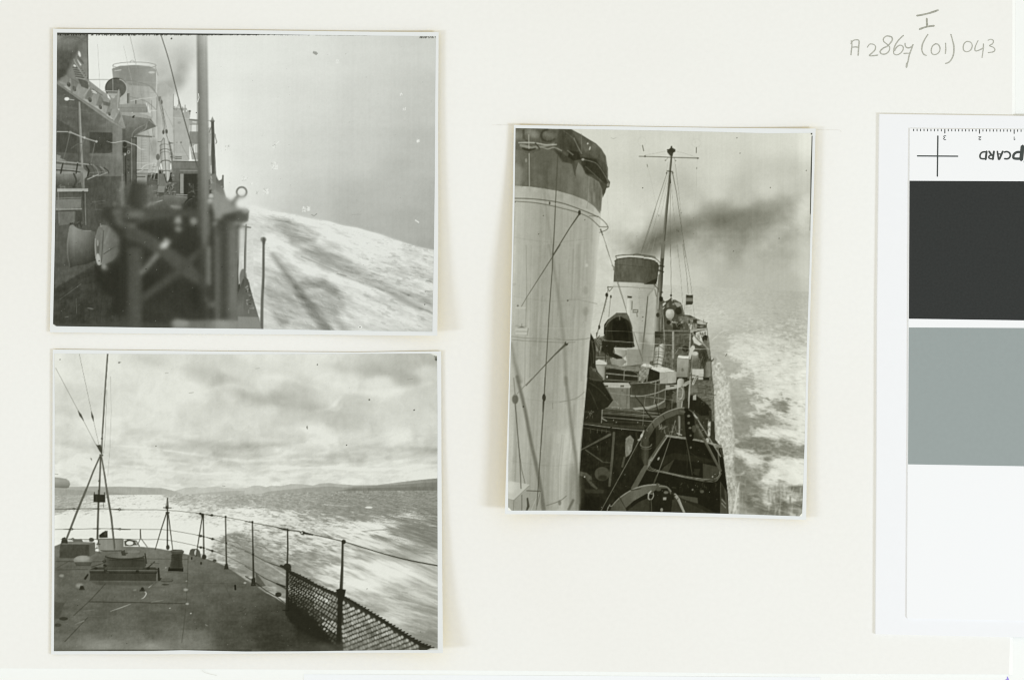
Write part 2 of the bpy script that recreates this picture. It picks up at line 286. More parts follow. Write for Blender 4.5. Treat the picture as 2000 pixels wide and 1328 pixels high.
    s.line([(730, 655), (800, 640), (870, 632), (945, 622)], 4, 206, sp=3); s.line([(940, 622), (942, 860)], 4, 120); s.line([(898, 650), (902, 790)], 3, 130); s.line([(876, 740), (940, 732)], 4, 215)
    s.line([(868, 700), (878, 745), (900, 730)], 4, 205)
    for k in range(3):
        s.line([(952 + 10 * k, 620), (985 + 8 * k, 780), (1000 + 14 * k, 920)], 3, 108)
    s.line([(985, 700), (1010, 900), (1060, 1060), (1075, 1110)], [3, 4, 4, 3], 104); s.line([(1000, 720), (1070, 860), (1080, 960)], 2.5, 150)
    s.ell(962, 640, 10, 20, 120, a=.8); s.ell(980, 665, 9, 18, 110, a=.8)
    s.ell(994, 908, 9, 18, 88); s.ell(1020, 902, 9, 17, 92)
    # ship's boat slung end-on, with its lashings (light, striped)
    s.poly([(985, 975), (1005, 955), (1028, 975), (1042, 1080), (1050, 1200), (1040, 1290), (1005, 1320), (985, 1200), (965, 1090), (970, 1010)], s.g(965, 0, 1050, 0, 128, 178, 196, 160), soft=5, sp=3)
    for y, w in ((1010, 3), (1050, 4), (1072, 3), (1142, 6), (1225, 5)): s.arc(1005 + (y - 1000) * .06, y + 12, 40, 18, w, 84, 180, 360)
    s.line([(1000, 960), (1008, 1120), (1020, 1310)], 5, 96, sp=2); s.line([(1040, 985), (1062, 1100), (1072, 1300)], [10, 16, 10], 118, soft=6, sp=2)
    s.line([(950, 985), (975, 985), (995, 955)], 4, 100, sp=3)
    s.clutter([(1030, 960), (1060, 990), (1085, 1300), (1050, 1300)], 40, 8, 70, 190, L=(2, 7), w=(.7, 1.6))
    # davit frame
    s.line([(955, 1150), (952, 1330)], 9, 150); s.line([(955, 1155), (1015, 1330)], 7, 150); s.ell(950, 1110, 16, 26, 110, soft=8); s.ell(955, 1165, 14, 26, 160, soft=6)
    s.id = 3                                                          # ship, near superstructure
    # platform and wing
    s.poly([(635, 680), (860, 678), (865, 750), (640, 750)], s.g(0, 680, 0, 750, 150, 138), soft=3); s.line([(640, 712), (862, 714)], 3, 120, a=.8); s.line([(860, 680), (884, 745)], 16, 210, soft=5); s.line([(866, 676), (862, 745)], 3, 100)
    for x in (770, 772): s.line([(x, 650), (x, 676)], 5, 90)
    s.rect(700, 594, 722, 675, 96, soft=3, a=.9); s.line([(716, 600), (716, 676)], 5, 160)
    s.poly([(600, 745), (730, 748), (860, 768), (900, 790), (905, 812), (800, 790), (620, 775)], 160, soft=4)
    s.poly([(560, 740), (640, 745), (660, 770), (780, 785), (890, 800), (936, 862), (800, 915), (770, 930), (745, 960), (735, 1020), (690, 1010), (680, 890), (620, 860)], s.g(0, 760, 0, 960, 132, 112, 98), soft=4)
    s.poly([(890, 800), (936, 862), (905, 872), (840, 880)], 108, soft=4); s.line([(862, 830), (850, 880), (790, 920), (750, 965)], [6, 9, 7, 5], 134, sp=3)
    s.line([(840, 850), (780, 880), (745, 920), (736, 975)], 3, 150, sp=3); s.line([(880, 810), (936, 858)], 4, 170); s.line([(770, 935), (920, 948)], [16, 12], 116, soft=3); s.line([(905, 948), (922, 952)], 7, 190)
    s.line([(905, 860), (912, 945)], 3, 110); s.line([(918, 860), (922, 945)], 3, 130)
    s.ell(752, 785, 8, 8, 50); s.line([(742, 790), (752, 776), (764, 776)], 4, 60, sp=3); s.ell(742, 750, 4, 4, 210)
    # ring-shaped dish
    s.poly([(640, 560), (690, 560), (700, 600), (698, 680), (636, 680), (640, 620)], 178, soft=3); s.ell(612, 552, 88, 80, 96, soft=4, rot=.1); s.arc(612, 552, 86, 80, 9, 74, 150, 330, soft=3); s.arc(612, 554, 86, 78, 9, 176, -70, 60, soft=4)
    s.line([(584, 480), (586, 570)], 6, 150)
    # gallery girder with lightening holes
    s.poly([(128, 100), (385, 118), (380, 300), (386, 520), (440, 545), (560, 640), (560, 700), (650, 740), (690, 890), (600, 860), (128, 520)], s.g(128, 300, 500, 700, 118, 134, 142), soft=4)
    s.poly([(140, 390), (235, 470), (310, 520), (400, 550), (480, 600), (560, 645), (600, 700), (650, 740), (690, 882), (640, 860), (400, 690), (190, 545), (136, 510)], s.g(200, 700, 260, 560, 140, 156, 150), soft=3)
    s.line([(136, 505), (200, 545), (340, 645), (470, 735), (590, 815), (690, 885)], [14, 16, 18, 18, 14, 10], 132, soft=4); s.line([(190, 535), (340, 640), (470, 720), (590, 805)], 4, 178, a=.85)
    for x, y in ((190, 538), (345, 640), (440, 700), (530, 770)): s.poly([(x, y), (x + 20, y - 6), (x + 60, y + 34), (x + 40, y + 30)], 182, soft=3, a=.8)
    for x, y, rx, ry in ((227, 522, 15, 22), (274, 556, 15, 24), (400, 646, 14, 22), (484, 705, 12, 20), (556, 760, 10, 17)):
        s.ell(x, y, rx + 5, ry + 6, 166, soft=6, rot=-.35, a=.7); s.ell(x, y, rx, ry, 88, soft=4, rot=-.35)
    for x0, y0, x1, y1, x2, y2 in ((248, 470, 310, 505, 235, 600), (400, 548, 430, 590, 345, 640), (480, 600, 510, 650, 440, 690), (560, 640, 590, 700, 520, 760), (640, 740, 650, 780, 590, 810)):
        s.poly([(x0, y0), (x1, y1), (x1 - 25, y1 + 62), (x2 + 10, y2)], 116, soft=8, a=.65)
    s.line([(400, 545), (350, 615)], 9, 170, soft=3, a=.8); s.line([(618, 760), (592, 812)], 10, 166, a=.7)
    s.poly([(300, 470), (386, 500), (386, 560), (330, 540)], 100, soft=8); s.line([(290, 470), (395, 484)], 5, 165); s.line([(378, 118), (383, 300), (386, 500)], 7, 78, soft=4)
    s.line([(388, 500), (400, 530), (500, 600), (545, 640)], 9, 158, soft=4); s.poly([(386, 486), (500, 575), (540, 600), (545, 640), (400, 540)], 150, soft=3)
    for x, y in ((430, 575), (437, 588)): s.line([(x - 14, y - 3), (x + 16, y + 5)], 7, 226, soft=3)
    s.line([(420, 560), (500, 610)], 4, 80, a=.7)
    for k in range(5): s.line([(262 + 6 * k, 385 + 18 * k), (330 + 12 * k, 392 + 20 * k)], 7, 92, soft=3)
    s.line([(268, 318), (300, 370), (345, 440), (385, 500)], [10, 16, 14, 10], 162, soft=4); s.line([(280, 330), (380, 495)], 3, 90)
    s.ell(314, 275, 10, 26, 222, soft=6, rot=-.35); s.line([(304, 300), (345, 350)], 16, 108, soft=5); s.line([(300, 325), (325, 365)], [4, 11], 226, soft=4); s.ell(277, 372, 12, 7, 222, soft=5, rot=.6)
    s.line([(510, 575), (640, 578)], 5, 190); s.poly([(540, 588), (620, 590), (636, 560), (646, 600), (636, 720), (560, 720), (566, 640)], 144, soft=3); s.line([(545, 603), (615, 604)], 6, 186); s.poly([(566, 610), (606, 612), (596, 636), (574, 632)], 176, soft=4)
    s.line([(632, 566), (622, 716)], 7, 176, a=.8); s.poly([(500, 655), (565, 672), (560, 700), (510, 690)], 112, soft=6)
    s.poly([(128, 118), (350, 118), (300, 260), (250, 330), (190, 470), (128, 500)], s.g(128, 118, 200, 400, 150, 116, 92, 84), soft=40)      # dark blurred near shield
    s.poly([(128, 240), (290, 260), (190, 460), (128, 480)], 86, soft=60, a=.8); s.poly([(160, 470), (245, 440), (230, 520), (160, 500)], 128, soft=14, a=.7)
    # deck-house under the gallery
    s.poly([(126, 515), (340, 665), (560, 820), (690, 895), (690, 1335), (120, 1335)], s.g(126, 0, 690, 0, 100, 96, 98, 112, 120), soft=5)
    s.op = 'mul'; s.poly([(126, 520), (360, 690), (660, 900), (660, 1000), (126, 900)], lambda X, Y: .93 + .16 * fbx(X / 40, Y / 9, 31, 3), soft=20); s.op = None
    s.ell(213, 640, 20, 14, 228, soft=6); s.line([(232, 644), (270, 648)], 5, 205, soft=6); s.line([(190, 700), (380, 735)], 6, 112, soft=10, a=.7); s.line([(240, 745), (520, 760)], 5, 118, soft=10, a=.5)
    s.poly([(130, 800), (300, 900), (300, 1080), (130, 1070)], 80, soft=14, a=.8)
    s.poly([(395, 906), (575, 912), (582, 925), (580, 1070), (560, 1078), (400, 1076)], 80, soft=5); s.rect(420, 915, 570, 1060, 74, soft=18, a=.7); s.line([(590, 900), (590, 1080)], 10, 122, soft=10, a=.7); s.line([(400, 1090), (590, 1095)], 16, 124, soft=14, a=.6)
    s.ell(640, 1000, 40, 160, 134, soft=60, a=.7); s.rect(660, 880, 690, 1335, 84, soft=16, a=.8); s.line([(660, 1100), (666, 1330)], 8, 132, soft=8)
    s.rect(690, 960, 735, 1335, 92, soft=5); s.rect(735, 950, 778, 1335, 86, soft=4); s.line([(737, 960), (738, 1335)], 4, 160); s.line([(775, 950), (776, 1335)], 5, 58); s.rect(742, 960, 770, 1335, 102, soft=6, a=.6)
    s.ell(683, 1005, 16, 22, 58, soft=5); s.rect(664, 1035, 700, 1075, 60, soft=4); s.ell(712, 1070, 13, 14, 140, soft=4); s.ell(712, 1070, 6, 6, 70); s.ell(684, 1090, 7, 12, 170, soft=3); s.line([(688, 1100), (690, 1335)], 9, 66); s.line([(700, 1030), (730, 1030)], 9, 70)
    for y in (1130, 1180, 1210): s.line([(705, y), (718, y + 8)], 8, 66, a=.7)
    s.line([(535, 980), (560, 990), (600, 993), (640, 985), (680, 980), (710, 990), (740, 1003), (770, 1012), (790, 1030), (812, 1045), (840, 1048)], [2, 3, 4, 4, 4, 5, 5, 5, 5, 4, 2], 214, sp=3)
    # pole and rails near left
    s.line([(312, 670), (320, 860), (330, 1020), (338, 1180), (350, 1335)], [22, 22, 20, 20, 18], 128, soft=5); s.line([(316, 670), (326, 900), (344, 1335)], [7, 8, 6], 168, soft=4, a=.8); s.line([(303, 670), (312, 1335)], 6, 76, soft=6, a=.6)
    s.line([(134, 905), (220, 906)], 7, 182); s.line([(238, 908), (330, 945), (395, 968), (458, 986)], [11, 10, 9, 9], 166, soft=3); s.ell(240, 910, 14, 10, 150); s.ell(356, 952, 9, 9, 176); s.ell(452, 984, 9, 9, 178)
    for a_, b_ in (((236, 925), (205, 1060)), ((346, 975), (320, 1140)), ((438, 1000), (410, 1150)), ((205, 1060), (170, 1180))): s.line([a_, b_], 7, 116, soft=4, a=.9)
    s.line([(250, 1040), (300, 1005), (340, 1000)], 6, 104, sp=3)
    s.line([(132, 1142), (200, 1150), (300, 1160), (410, 1172)], [9, 10, 10, 10], 156, soft=3); s.ell(196, 1150, 10, 9, 150); s.ell(300, 1158, 10, 9, 146)
    s.poly([(130, 1090), (165, 1100), (160, 1118), (210, 1140), (130, 1140)], 150, soft=6, a=.9)
    # boat under tarpaulin, ribs
    s.poly([(126, 1165), (330, 1185), (380, 1230), (375, 1300), (360, 1335), (120, 1335)], s.g(0, 1165, 0, 1335, 150, 128, 150, 128, 96), soft=6)
    s.line([(128, 1215), (240, 1220), (320, 1232)], 9, 66, soft=6); s.line([(128, 1205), (300, 1216)], 5, 168, a=.7)
    for k in range(5): s.line([(395 + 30 * k, 1165 + 8 * k), (425 + 30 * k, 1200 + 5 * k), (440 + 28 * k, 1240)], [7, 8, 7], 148 if k % 2 else 70, soft=5, sp=3)
    s.poly([(390, 1175), (440, 1170), (545, 1230), (400, 1236)], 104, soft=10, a=.4); s.line([(400, 1236), (545, 1230)], 5, 128); s.line([(380, 1296), (540, 1236)], 4, 170); s.line([(376, 1290), (430, 1262)], 8, 176, soft=3)
    for a_, b_ in (((180, 1165), (160, 1260)), ((160, 1260), (135, 1335)), ((300, 1165), (285, 1260)), ((285, 1260), (265, 1335)), ((370, 1180), (392, 1220)), ((392, 1220), (365, 1335))): s.line([a_, b_], 11, 62, soft=5)
    # ladder rails by the funnel
    s.line([(780, 1156), (905, 1156), (940, 1164)], 4, 196); s.line([(815, 1205), (850, 1175), (900, 1165), (935, 1165)], 5, 206, sp=3); s.line([(780, 1215), (870, 1216)], 4, 70); s.line([(780, 1250), (915, 1248)], 6, 170); s.rect(780, 1225, 870, 1300, 150, soft=6, a=.6)
    s.line([(784, 1232), (830, 1212)], 5, 196); s.line([(785, 1278), (840, 1278)], 5, 70); s.rect(780, 1285, 860, 1330, 180, soft=8, a=.7)
    for x in (912, 938): s.line([(x + 6, 1165), (x - 30, 1330)], 7, 168)
    for y in range(1190, 1330, 24): s.line([(905 - (y - 1190) * .2, y), (930 - (y - 1190) * .2, y)], 3, 120)
    # right of the mast: tall post with conical cap and fittings
    s.id = 2
    s.poly([(1380, 815), (1404, 815), (1412, 1050), (1424, 1290), (1384, 1290)], s.g(1380, 0, 1420, 0, 96, 84, 128), soft=3); s.poly([(1391, 782), (1374, 822), (1410, 822)], 140, soft=3); s.ell(1391, 820, 19, 6, 104)
    s.line([(1345, 815), (1375, 815)], 4, 110); s.line([(1411, 925), (1418, 960), (1426, 985), (1420, 1000)], 7, 130, sp=3); s.ell(1410, 932, 7, 10, 140)
    for x in (1352, 1360, 1369, 1376): s.line([(x, 850 + (x - 1352) * 3), (x + 6, 1290)], 4, R.choice([120, 150, 190]), soft=3)
    s.rect(1350, 870, 1378, 1000, 150, soft=5, a=.6); s.line([(1357, 1040), (1358, 1100)], 7, 226); s.line([(1384, 860), (1365, 910)], 5, 110); s.rect(1350, 1100, 1380, 1290, 150, soft=5, a=.7); s.line([(1380, 1180), (1384, 1290)], 6, 214)
    s.poly([(1380, 1250), (1420, 1280), (1445, 1300), (1470, 1290), (1480, 1265), (1480, 1345), (1380, 1345)], 108, soft=8); s.line([(1478, 1262), (1462, 1318)], 8, 106)
    # deck clutter between davit and mast
    s.view(*B)
    s.poly([(680, 84), (780, 84), (790, 40), (860, 20), (950, 60), (1300, 60), (1300, 300), (830, 280), (680, 280)], 94, soft=26)
    s.rect(780, 10, 860, 90, 168, soft=6, a=.75); s.line([(784, 24), (845, 24)], 6, 66); s.rect(860, 90, 945, 240, 106, soft=14)
    s.clutter([(845, 0), (960, 0), (960, 240), (850, 240)], 50, 6, 60, 190, L=(4, 16), w=(.7, 1.8), ang=[1.57, 1.5, 0])
    s.poly([(950, 0), (1010, 0), (1030, 120), (960, 150)], 118, soft=5); s.line([(1000, 0), (1030, 110)], 5, 60); s.poly([(950, 100), (1030, 100), (1010, 150), (955, 152)], 138, soft=4)
    s.ell(1050, 150, 50, 75, 96, soft=10); s.clutter([(1010, 60), (1080, 60), (1100, 200), (1060, 230), (1010, 210)], 70, 7, 40, 200, L=(2, 7), w=(.7, 1.6))
    s.rect(1130, 0, 1158, 160, 156, soft=4, a=.9); s.rect(1160, 0, 1290, 190, 62, soft=10); s.line([(1130, -26), (1290, -24)], 6, 150, soft=3); s.line([(1125, 0), (1128, 170)], 4, 70)
    s.poly([(830, 270), (1000, 170), (1190, 180), (1190, 215), (1150, 300), (830, 300)], s.g(0, 170, 0, 300, 118, 84), soft=8)
    s.line([(840, 270), (900, 240), (985, 215)], [10, 12, 6], 168, soft=3); s.line([(1100, 168), (1190, 172)], 5, 178); s.line([(1095, 184), (1180, 190)], 4, 140); s.line([(1060, 262), (1090, 270), (1140, 272)], 12, 206, soft=8)
    s.poly([(1190, 120), (1240, 90), (1290, 80), (1290, 330), (1150, 330), (1140, 260), (1190, 210)], 62, soft=16); s.arc(1240, 300, 90, 110, 7, 50, 90, 260, soft=5); s.arc(1240, 300, 78, 100, 5, 100, 180, 260, soft=4)
    s.clutter([(1180, 60), (1290, 60), (1290, 200), (1190, 200)], 22, 14, 50, 120, L=(3, 9), w=(1, 2.4))
    # near left deck area in focus
    s.id = 3
    s.poly([(120, 90), (300, 90), (380, 20), (690, 20), (700, 300), (560, 330), (560, 700), (120, 900)], s.g(120, 0, 690, 0, 92, 90, 84, 98), soft=6)
    s.poly([(120, 0), (320, 0), (330, 40), (280, 100), (120, 110)], s.g(0, 0, 0, 110, 128, 76), soft=10); s.clutter([(150, 60), (350, 60), (350, 115), (150, 115)], 20, 21, 60, 130, L=(3, 10))
    s.line([(270, 0), (290, 60), (265, 110)], 14, 74, soft=6, sp=3); s.line([(330, 0), (345, 110)], 24, 118, soft=8); s.line([(350, -10), (352, 110)], 10, 150, soft=6, a=.7); s.line([(380, 45), (470, 5)], 6, 180)
    s.rect(135, 120, 385, 146, 172, soft=4); s.line([(140, 150), (385, 148)], 6, 70)
    s.poly([(126, 195), (330, 190), (326, 275), (122, 285)], 122, soft=8); s.line([(126, 206), (330, 200)], 4, 70); s.poly([(150, 298), (285, 300), (280, 400), (150, 420)], 112, soft=10); s.line([(128, 288), (330, 284)], 12, 142, soft=5); s.line([(145, 150), (150, 400)], 7, 128, soft=3); s.line([(128, 305), (290, 300)], 5, 62)
    s.line([(345, 150), (352, 300), (362, 418)], [22, 20, 12], 78, soft=5); s.line([(360, 160), (366, 414)], 6, 132, soft=3); s.rect(280, 300, 340, 420, 66, soft=14, a=.6)
    s.clutter([(230, 370), (370, 380), (370, 415), (230, 415)], 20, 9, 40, 130, L=(2, 6), w=(.8, 1.6))
    for P_ in ([(420, 230), (520, 215)], [(440, 290), (560, 290)], [(440, 220), (445, 290)], [(500, 220), (600, 240)], [(470, 240), (540, 240)]): s.line(P_, 4, 116, soft=3, a=.7)
    s.ell(604, 238, 9, 12, 150, soft=4, a=.8); s.rect(640, 60, 680, 280, 118, soft=18, a=.7); s.line([(660, 0), (664, 250)], 12, 130, soft=10, a=.8); s.line([(690, -5), (690, 270)], 9, 58); s.rect(700, 0, 730, 270, 98, soft=8); s.line([(738, 0), (738, 90)], 4, 140)
    # deck floor left bottom
    s.poly([(115, 520), (230, 700), (400, 730), (640, 800), (640, 1250), (100, 1250)], s.g(100, 700, 640, 1200, 88, 72, 66, 70), soft=30)
    s.poly([(118, 760), (440, 720), (430, 770), (118, 930)], 96, soft=30, a=.7); s.poly([(110, 930), (430, 740), (430, 800), (120, 1000)], 62, soft=20, a=.6); s.line([(160, 1015), (330, 890)], 3, 120, a=.8); s.line([(289, 1010), (293, 1130)], 3, 128, a=.8); s.line([(200, 1160), (225, 1155)], 4, 124)
    s.op = 'add'; s.poly([(100, 760), (640, 760), (640, 1250), (100, 1250)], lambda X, Y: 16 * (fbm(X / 14, Y / 6, 15) - .5), soft=20); s.op = None
    s.ell(405, 1090, 26, 6, 116, soft=8, rot=.2, a=.8)
    # cable drum
    s.id = 6
    s.poly([(235, 425), (262, 418), (290, 440), (330, 460), (400, 462), (440, 470), (455, 560), (450, 700), (380, 730), (290, 745), (235, 760), (218, 700), (214, 560)], s.g(0, 420, 0, 760, 128, 124, 104, 84, 62), soft=6)
    s.op = 'mul'; s.poly([(235, 425), (440, 470), (450, 700), (235, 760)], s.g(214, 0, 450, 0, 1.0, 1.12, 1.02, .9, .72), soft=8); s.op = None
    s.line([(240, 424), (262, 418), (290, 440), (340, 458), (410, 462)], 5, 158, soft=4, a=.8, sp=3); s.line([(236, 430), (222, 520), (218, 640), (236, 750)], 8, 136, soft=8, a=.5, sp=3)
    s.poly([(480, 424), (560, 430), (640, 520), (655, 600), (600, 690), (520, 735), (490, 730), (500, 560)], s.g(480, 0, 655, 0, 128, 112, 96), soft=8, sp=3)
    s.ell(478, 580, 38, 160, 118, soft=6, rot=.03); s.arc(476, 580, 34, 158, 9, 152, 60, 200, soft=5); s.ell(468, 690, 16, 46, 178, soft=14, rot=-.15); s.ell(465, 590, 12, 56, 96, soft=8); s.ell(463, 560, 8, 26, 150, soft=6); s.ell(474, 705, 4, 4, 40)
    s.line([(510, 460), (500, 600), (492, 720)], 5, 72, soft=4, a=.8); s.line([(512, 650), (600, 590), (650, 580)], 4, 70, soft=5); s.line([(560, 440), (520, 560)], 14, 136, soft=14, a=.6); s.line([(600, 540), (650, 540)], 10, 128, soft=8)
    s.line([(484, 405), (490, 430)], 6, 150); s.line([(240, 405), (260, 400)], 6, 40); s.ell(515, 755, 22, 22, 148, soft=22)
    # -- out-of-focus gear close to the lens
    s.id = 4
    s.poly([(440, 740), (520, 800), (660, 700), (660, 1150), (560, 1130), (590, 1010), (500, 960), (440, 870)], 52, soft=52)
    s.poly([(640, 420), (1500, 380), (1600, 900), (1620, 1250), (660, 1250)], s.field([(700, 500, 64), (850, 500, 58), (1000, 470, 60), (1100, 380, 70), (900, 700, 62), (870, 900, 52), (1000, 900, 56), (1100, 1000, 60), (1200, 600, 58), (1150, 750, 66), (1300, 1000, 52), (1250, 500, 62), (1000, 1180, 66), (1200, 1150, 62), (860, 1120, 62), (1300, 650, 56), (1340, 550, 54), (700, 1200, 74)], 12), soft=52)
    s.poly([(735, 60), (860, 70), (850, 180), (840, 320), (760, 330), (740, 280), (700, 240)], s.g(735, 0, 860, 0, 66, 84), soft=62)
    s.poly([(520, 280), (700, 270), (860, 290), (1150, 290), (1400, 280), (1400, 340), (1120, 350), (900, 370), (700, 420), (560, 400), (510, 340)], s.g(520, 0, 1400, 0, 62, 88, 84, 82, 72), soft=40)
    s.ell(640, 380, 30, 60, 100, soft=62, rot=-.6); s.ell(540, 330, 50, 50, 66, soft=62); s.ell(770, 330, 70, 26, 112, soft=46); s.ell(740, 430, 34, 28, 110, soft=46); s.ell(620, 310, 40, 22, 104, soft=40); s.ell(730, 380, 70, 14, 66, soft=31)
    s.poly([(680, 420), (860, 470), (1000, 560), (1200, 700), (1340, 870), (1320, 920), (1200, 860), (1000, 690), (850, 590), (690, 520)], 82, soft=40); s.line([(780, 460), (1000, 620), (1200, 790), (1300, 870)], [30, 60, 70, 60], 88, soft=52, a=.7)
    s.rect(700, 600, 820, 1260, s.g(700, 0, 820, 0, 72, 86, 84), soft=34); s.rect(640, 520, 695, 1150, 54, soft=40, a=.8)
    s.line([(820, 1010), (1110, 800), (1320, 600)], [54, 60, 50], 80, soft=40); s.line([(820, 800), (880, 730), (940, 660)], [30, 34, 38], 132, soft=37); s.poly([(965, 590), (1010, 520), (1055, 545), (1020, 600), (975, 605)], 200, soft=31); s.line([(975, 545), (1050, 548)], 7, 70, soft=12)
    s.poly([(1080, 390), (1100, 350), (1130, 345), (1145, 400), (1110, 410)], 160, soft=34); s.ell(1115, 448, 26, 20, 140, soft=34, rot=.5); s.ell(1240, 385, 28, 30, 148, soft=40); s.line([(1100, 398), (1200, 402)], 5, 60, soft=9)
    s.line([(1400, 440), (1500, 320)], [26, 30], 70, soft=31); s.ell(1412, 400, 22, 12, 160, soft=31, rot=-.8); s.ell(1330, 460, 26, 80, 96, soft=46)
    s.ell(1345, 1010, 20, 22, 120, soft=31); s.ell(1385, 1060, 34, 24, 150, soft=40); s.ell(1375, 950, 50, 60, 46, soft=62, a=.8)
    s.poly([(1400, 430), (1500, 380), (1590, 420), (1600, 700), (1600, 940), (1640, 1130), (1640, 1260), (1410, 1260)], s.g(1400, 0, 1610, 0, 92, 84, 72, 96, 110, 96), soft=27)
    s.rect(1415, 500, 1455, 1160, 108, soft=37, a=.6); s.rect(1530, 450, 1590, 1100, 120, soft=34, a=.6)
    # big soft mast
    def mv(X, Y):
        t = np.clip((X - (382 + (Y - 70) * .008)) / 24, 0, 1); base = np.interp(Y, [66, 100, 160, 300, 420, 470, 640], [176, 150, 136, 122, 98, 84, 62])
        return base + np.interp(t, [0, .25, .5, .75, 1], [-12, -14, 6, 20, 14]) * np.interp(Y, [400, 560], [1, .6])
    s.id = 7; s.view(0, 0, 1)
    s.poly([(384.5, 66), (405, 66), (407.5, 230), (411, 460), (386.5, 460), (386, 230)], mv, soft=6)
    s.poly([(387, 440), (411, 440), (416, 560), (420, 640), (388, 640)], mv, soft=10, a=.7)
    s.id = 4; s.view(*B)
    s.rect(1345, 590, 1378, 900, 128, soft=20, a=.8); s.line([(1330, 340), (1330, 560)], 44, 118, soft=24, a=.6)
    # bracket, ring bolt
    s.poly([(1380, 40), (1480, 110), (1500, 190), (1560, 230), (1600, 260), (1660, 280), (1690, 300), (1680, 380), (1600, 420), (1500, 380), (1390, 360)], s.g(1390, 40, 1500, 330, 112, 132, 140), soft=20)
    s.poly([(1400, 120), (1480, 180), (1560, 300), (1420, 360), (1395, 330)], 148, soft=30, a=.7); s.poly([(1480, 330), (1620, 300), (1680, 310), (1670, 380), (1560, 390), (1440, 400)], 76, soft=26); s.ell(1630, 350, 50, 46, 92, soft=24); s.ell(1655, 300, 24, 20, 150, soft=20)
    s.line([(1380, 300), (1390, 340)], 30, 60, soft=30)
    s.id = 0; s.ell(1640, 258, 54, 22, 230, soft=26); s.id = 4
    s.line([(1560, 230), (1595, 185)], [36, 24], 118, soft=14); s.arc(1628, 148, 40, 40, 14, 118, soft=10); s.ell(1380, 182, 18, 22, 186, soft=20); s.ell(1372, 220, 17, 20, 188, soft=20); s.ell(1380, 200, 26, 7, 110, soft=10, a=.6)
    s.line([(1476, 15), (1478, 110)], 12, 112, soft=6); s.rect(1370, 0, 1420, 130, 128, soft=12, a=.8); s.clutter([(1365, 0), (1400, 0), (1400, 150), (1365, 150)], 14, 12, 90, 200, L=(2, 7))
    s.id = 1; s.poly([(1606, 440), (1720, 420), (1730, 1190), (1690, 1050), (1650, 930), (1640, 860), (1600, 900)], lambda X, Y: 214 + 20 * (fbx(X / 6, Y / 3, 40, 3) - .5), soft=8)
    s.id = 4; s.line([(1600, 440), (1600, 1000)], 9, 70, soft=8); s.line([(1662, 430), (1655, 620), (1652, 800), (1640, 900)], [14, 14, 12, 10], 100, soft=5); s.line([(1600, 420), (1700, 435)], [18, 8], 90, soft=8); s.ell(1620, 800, 18, 90, 205, soft=14); s.ell(1640, 850, 30, 80, 110, soft=14, a=.9)
    s.poly([(1640, 850), (1690, 880), (1700, 1000), (1745, 1130), (1760, 1260), (1580, 1260), (1590, 1000), (1610, 930)], s.g(1600, 900, 1740, 1200, 84, 116, 100), soft=10); s.clutter([(1650, 900), (1700, 950), (1735, 1150), (1660, 1100)], 50, 13, 60, 190, L=(2, 6), w=(1, 2.4))
    s.poly([(1050, 1200), (1090, 1170), (1200, 1185), (1440, 1180), (1600, 1190), (1760, 1190), (1760, 1260), (1060, 1260)], s.g(1050, 0, 1760, 0, 128, 116, 112, 148, 134, 140), soft=22); s.ell(1140, 1210, 60, 26, 146, soft=24); s.rect(1420, 1185, 1450, 1260, 150, soft=20, a=.6)
    s.poly([(820, 1100), (1000, 1130), (1000, 1200), (820, 1195)], 58, soft=30, a=.6); s.line([(100, 1225), (1060, 1230)], 30, 84, soft=36, a=.7)
    s.view(0, 0, 1); s.blur([(200, 405), (245, 360), (300, 365), (310, 400), (480, 380), (486, 400), (478, 470), (462, 520), (462, 648), (190, 648), (190, 530), (225, 500)], 9)
    # stanchion in the wake
    s.view(*D); s.line([(141, 530), (140, 800), (130, 1000), (126, 1225)], [18, 20, 22, 26], 104, soft=9); s.line([(145, 560), (142, 900)], 6, 84, soft=6, a=.6); s.ell(140, 516, 22, 20, 124, soft=16); s.ell(143, 530, 11, 28, 92, soft=14)
    s.line([(4, 400), (0, 760)], [9, 8], 124, soft=8); s.poly([(-10, 800), (20, 830), (60, 980), (105, 1130), (125, 1225), (-20, 1225)], s.g(0, 800, 0, 1225, 92, 116), soft=8); s.clutter([(0, 830), (20, 860), (70, 1050), (0, 1090)], 24, 19, 60, 190, L=(2, 6), w=(1, 2.6)); s.poly([(-60, 1120), (100, 1125), (126, 1225), (-60, 1225)], 138, soft=14)
    # marks on the print itself: frayed top edge, chips, dust
    s.finish(101, rough={2: .55, 3: .8, 6: .4}); s.view(0, 0, 1); s.id = None
    s.poly([(111, 65.0), (600, 66.5), (600, 69.4), (520, 69), (440, 69.6), (200, 68.6), (111, 68.4)], 44, soft=1.3)
    for k in range(230):
        x = 113 + R.random() ** 1.1 * 480; s.line([(x, 68), (x + R.uniform(-.5, .5), 68.6 + R.uniform(0, 2.4) * (1 - (x - 113) / 700))], 1.5, 50, a=.8)
    for k in range(60):
        x = R.uniform(600, 800); s.line([(x, 69.5), (x + R.uniform(1, 6), 69.7)], 1.4, R.uniform(60, 150), a=.6)
    for k in range(26):
        x = R.uniform(820, 852); s.line([(x, 73), (x + R.uniform(-3, 3), 75.5)], 1, 60, a=.7)
    s.poly([(112, 64.5), (360, 63.5), (300, 65.6), (112, 66.3)], 120, soft=2)
    for k in range(40): s.line([(R.uniform(115, 175), 71), (R.uniform(115, 175), R.uniform(72, 84))], 1, 96, a=.25)
    s.poly([(612, 101), (618, 102), (621.5, 105.5), (618, 109), (611, 105)], 158, soft=1.4); s.ell(335.5, 76.5, 1.6, 1.6, 70)
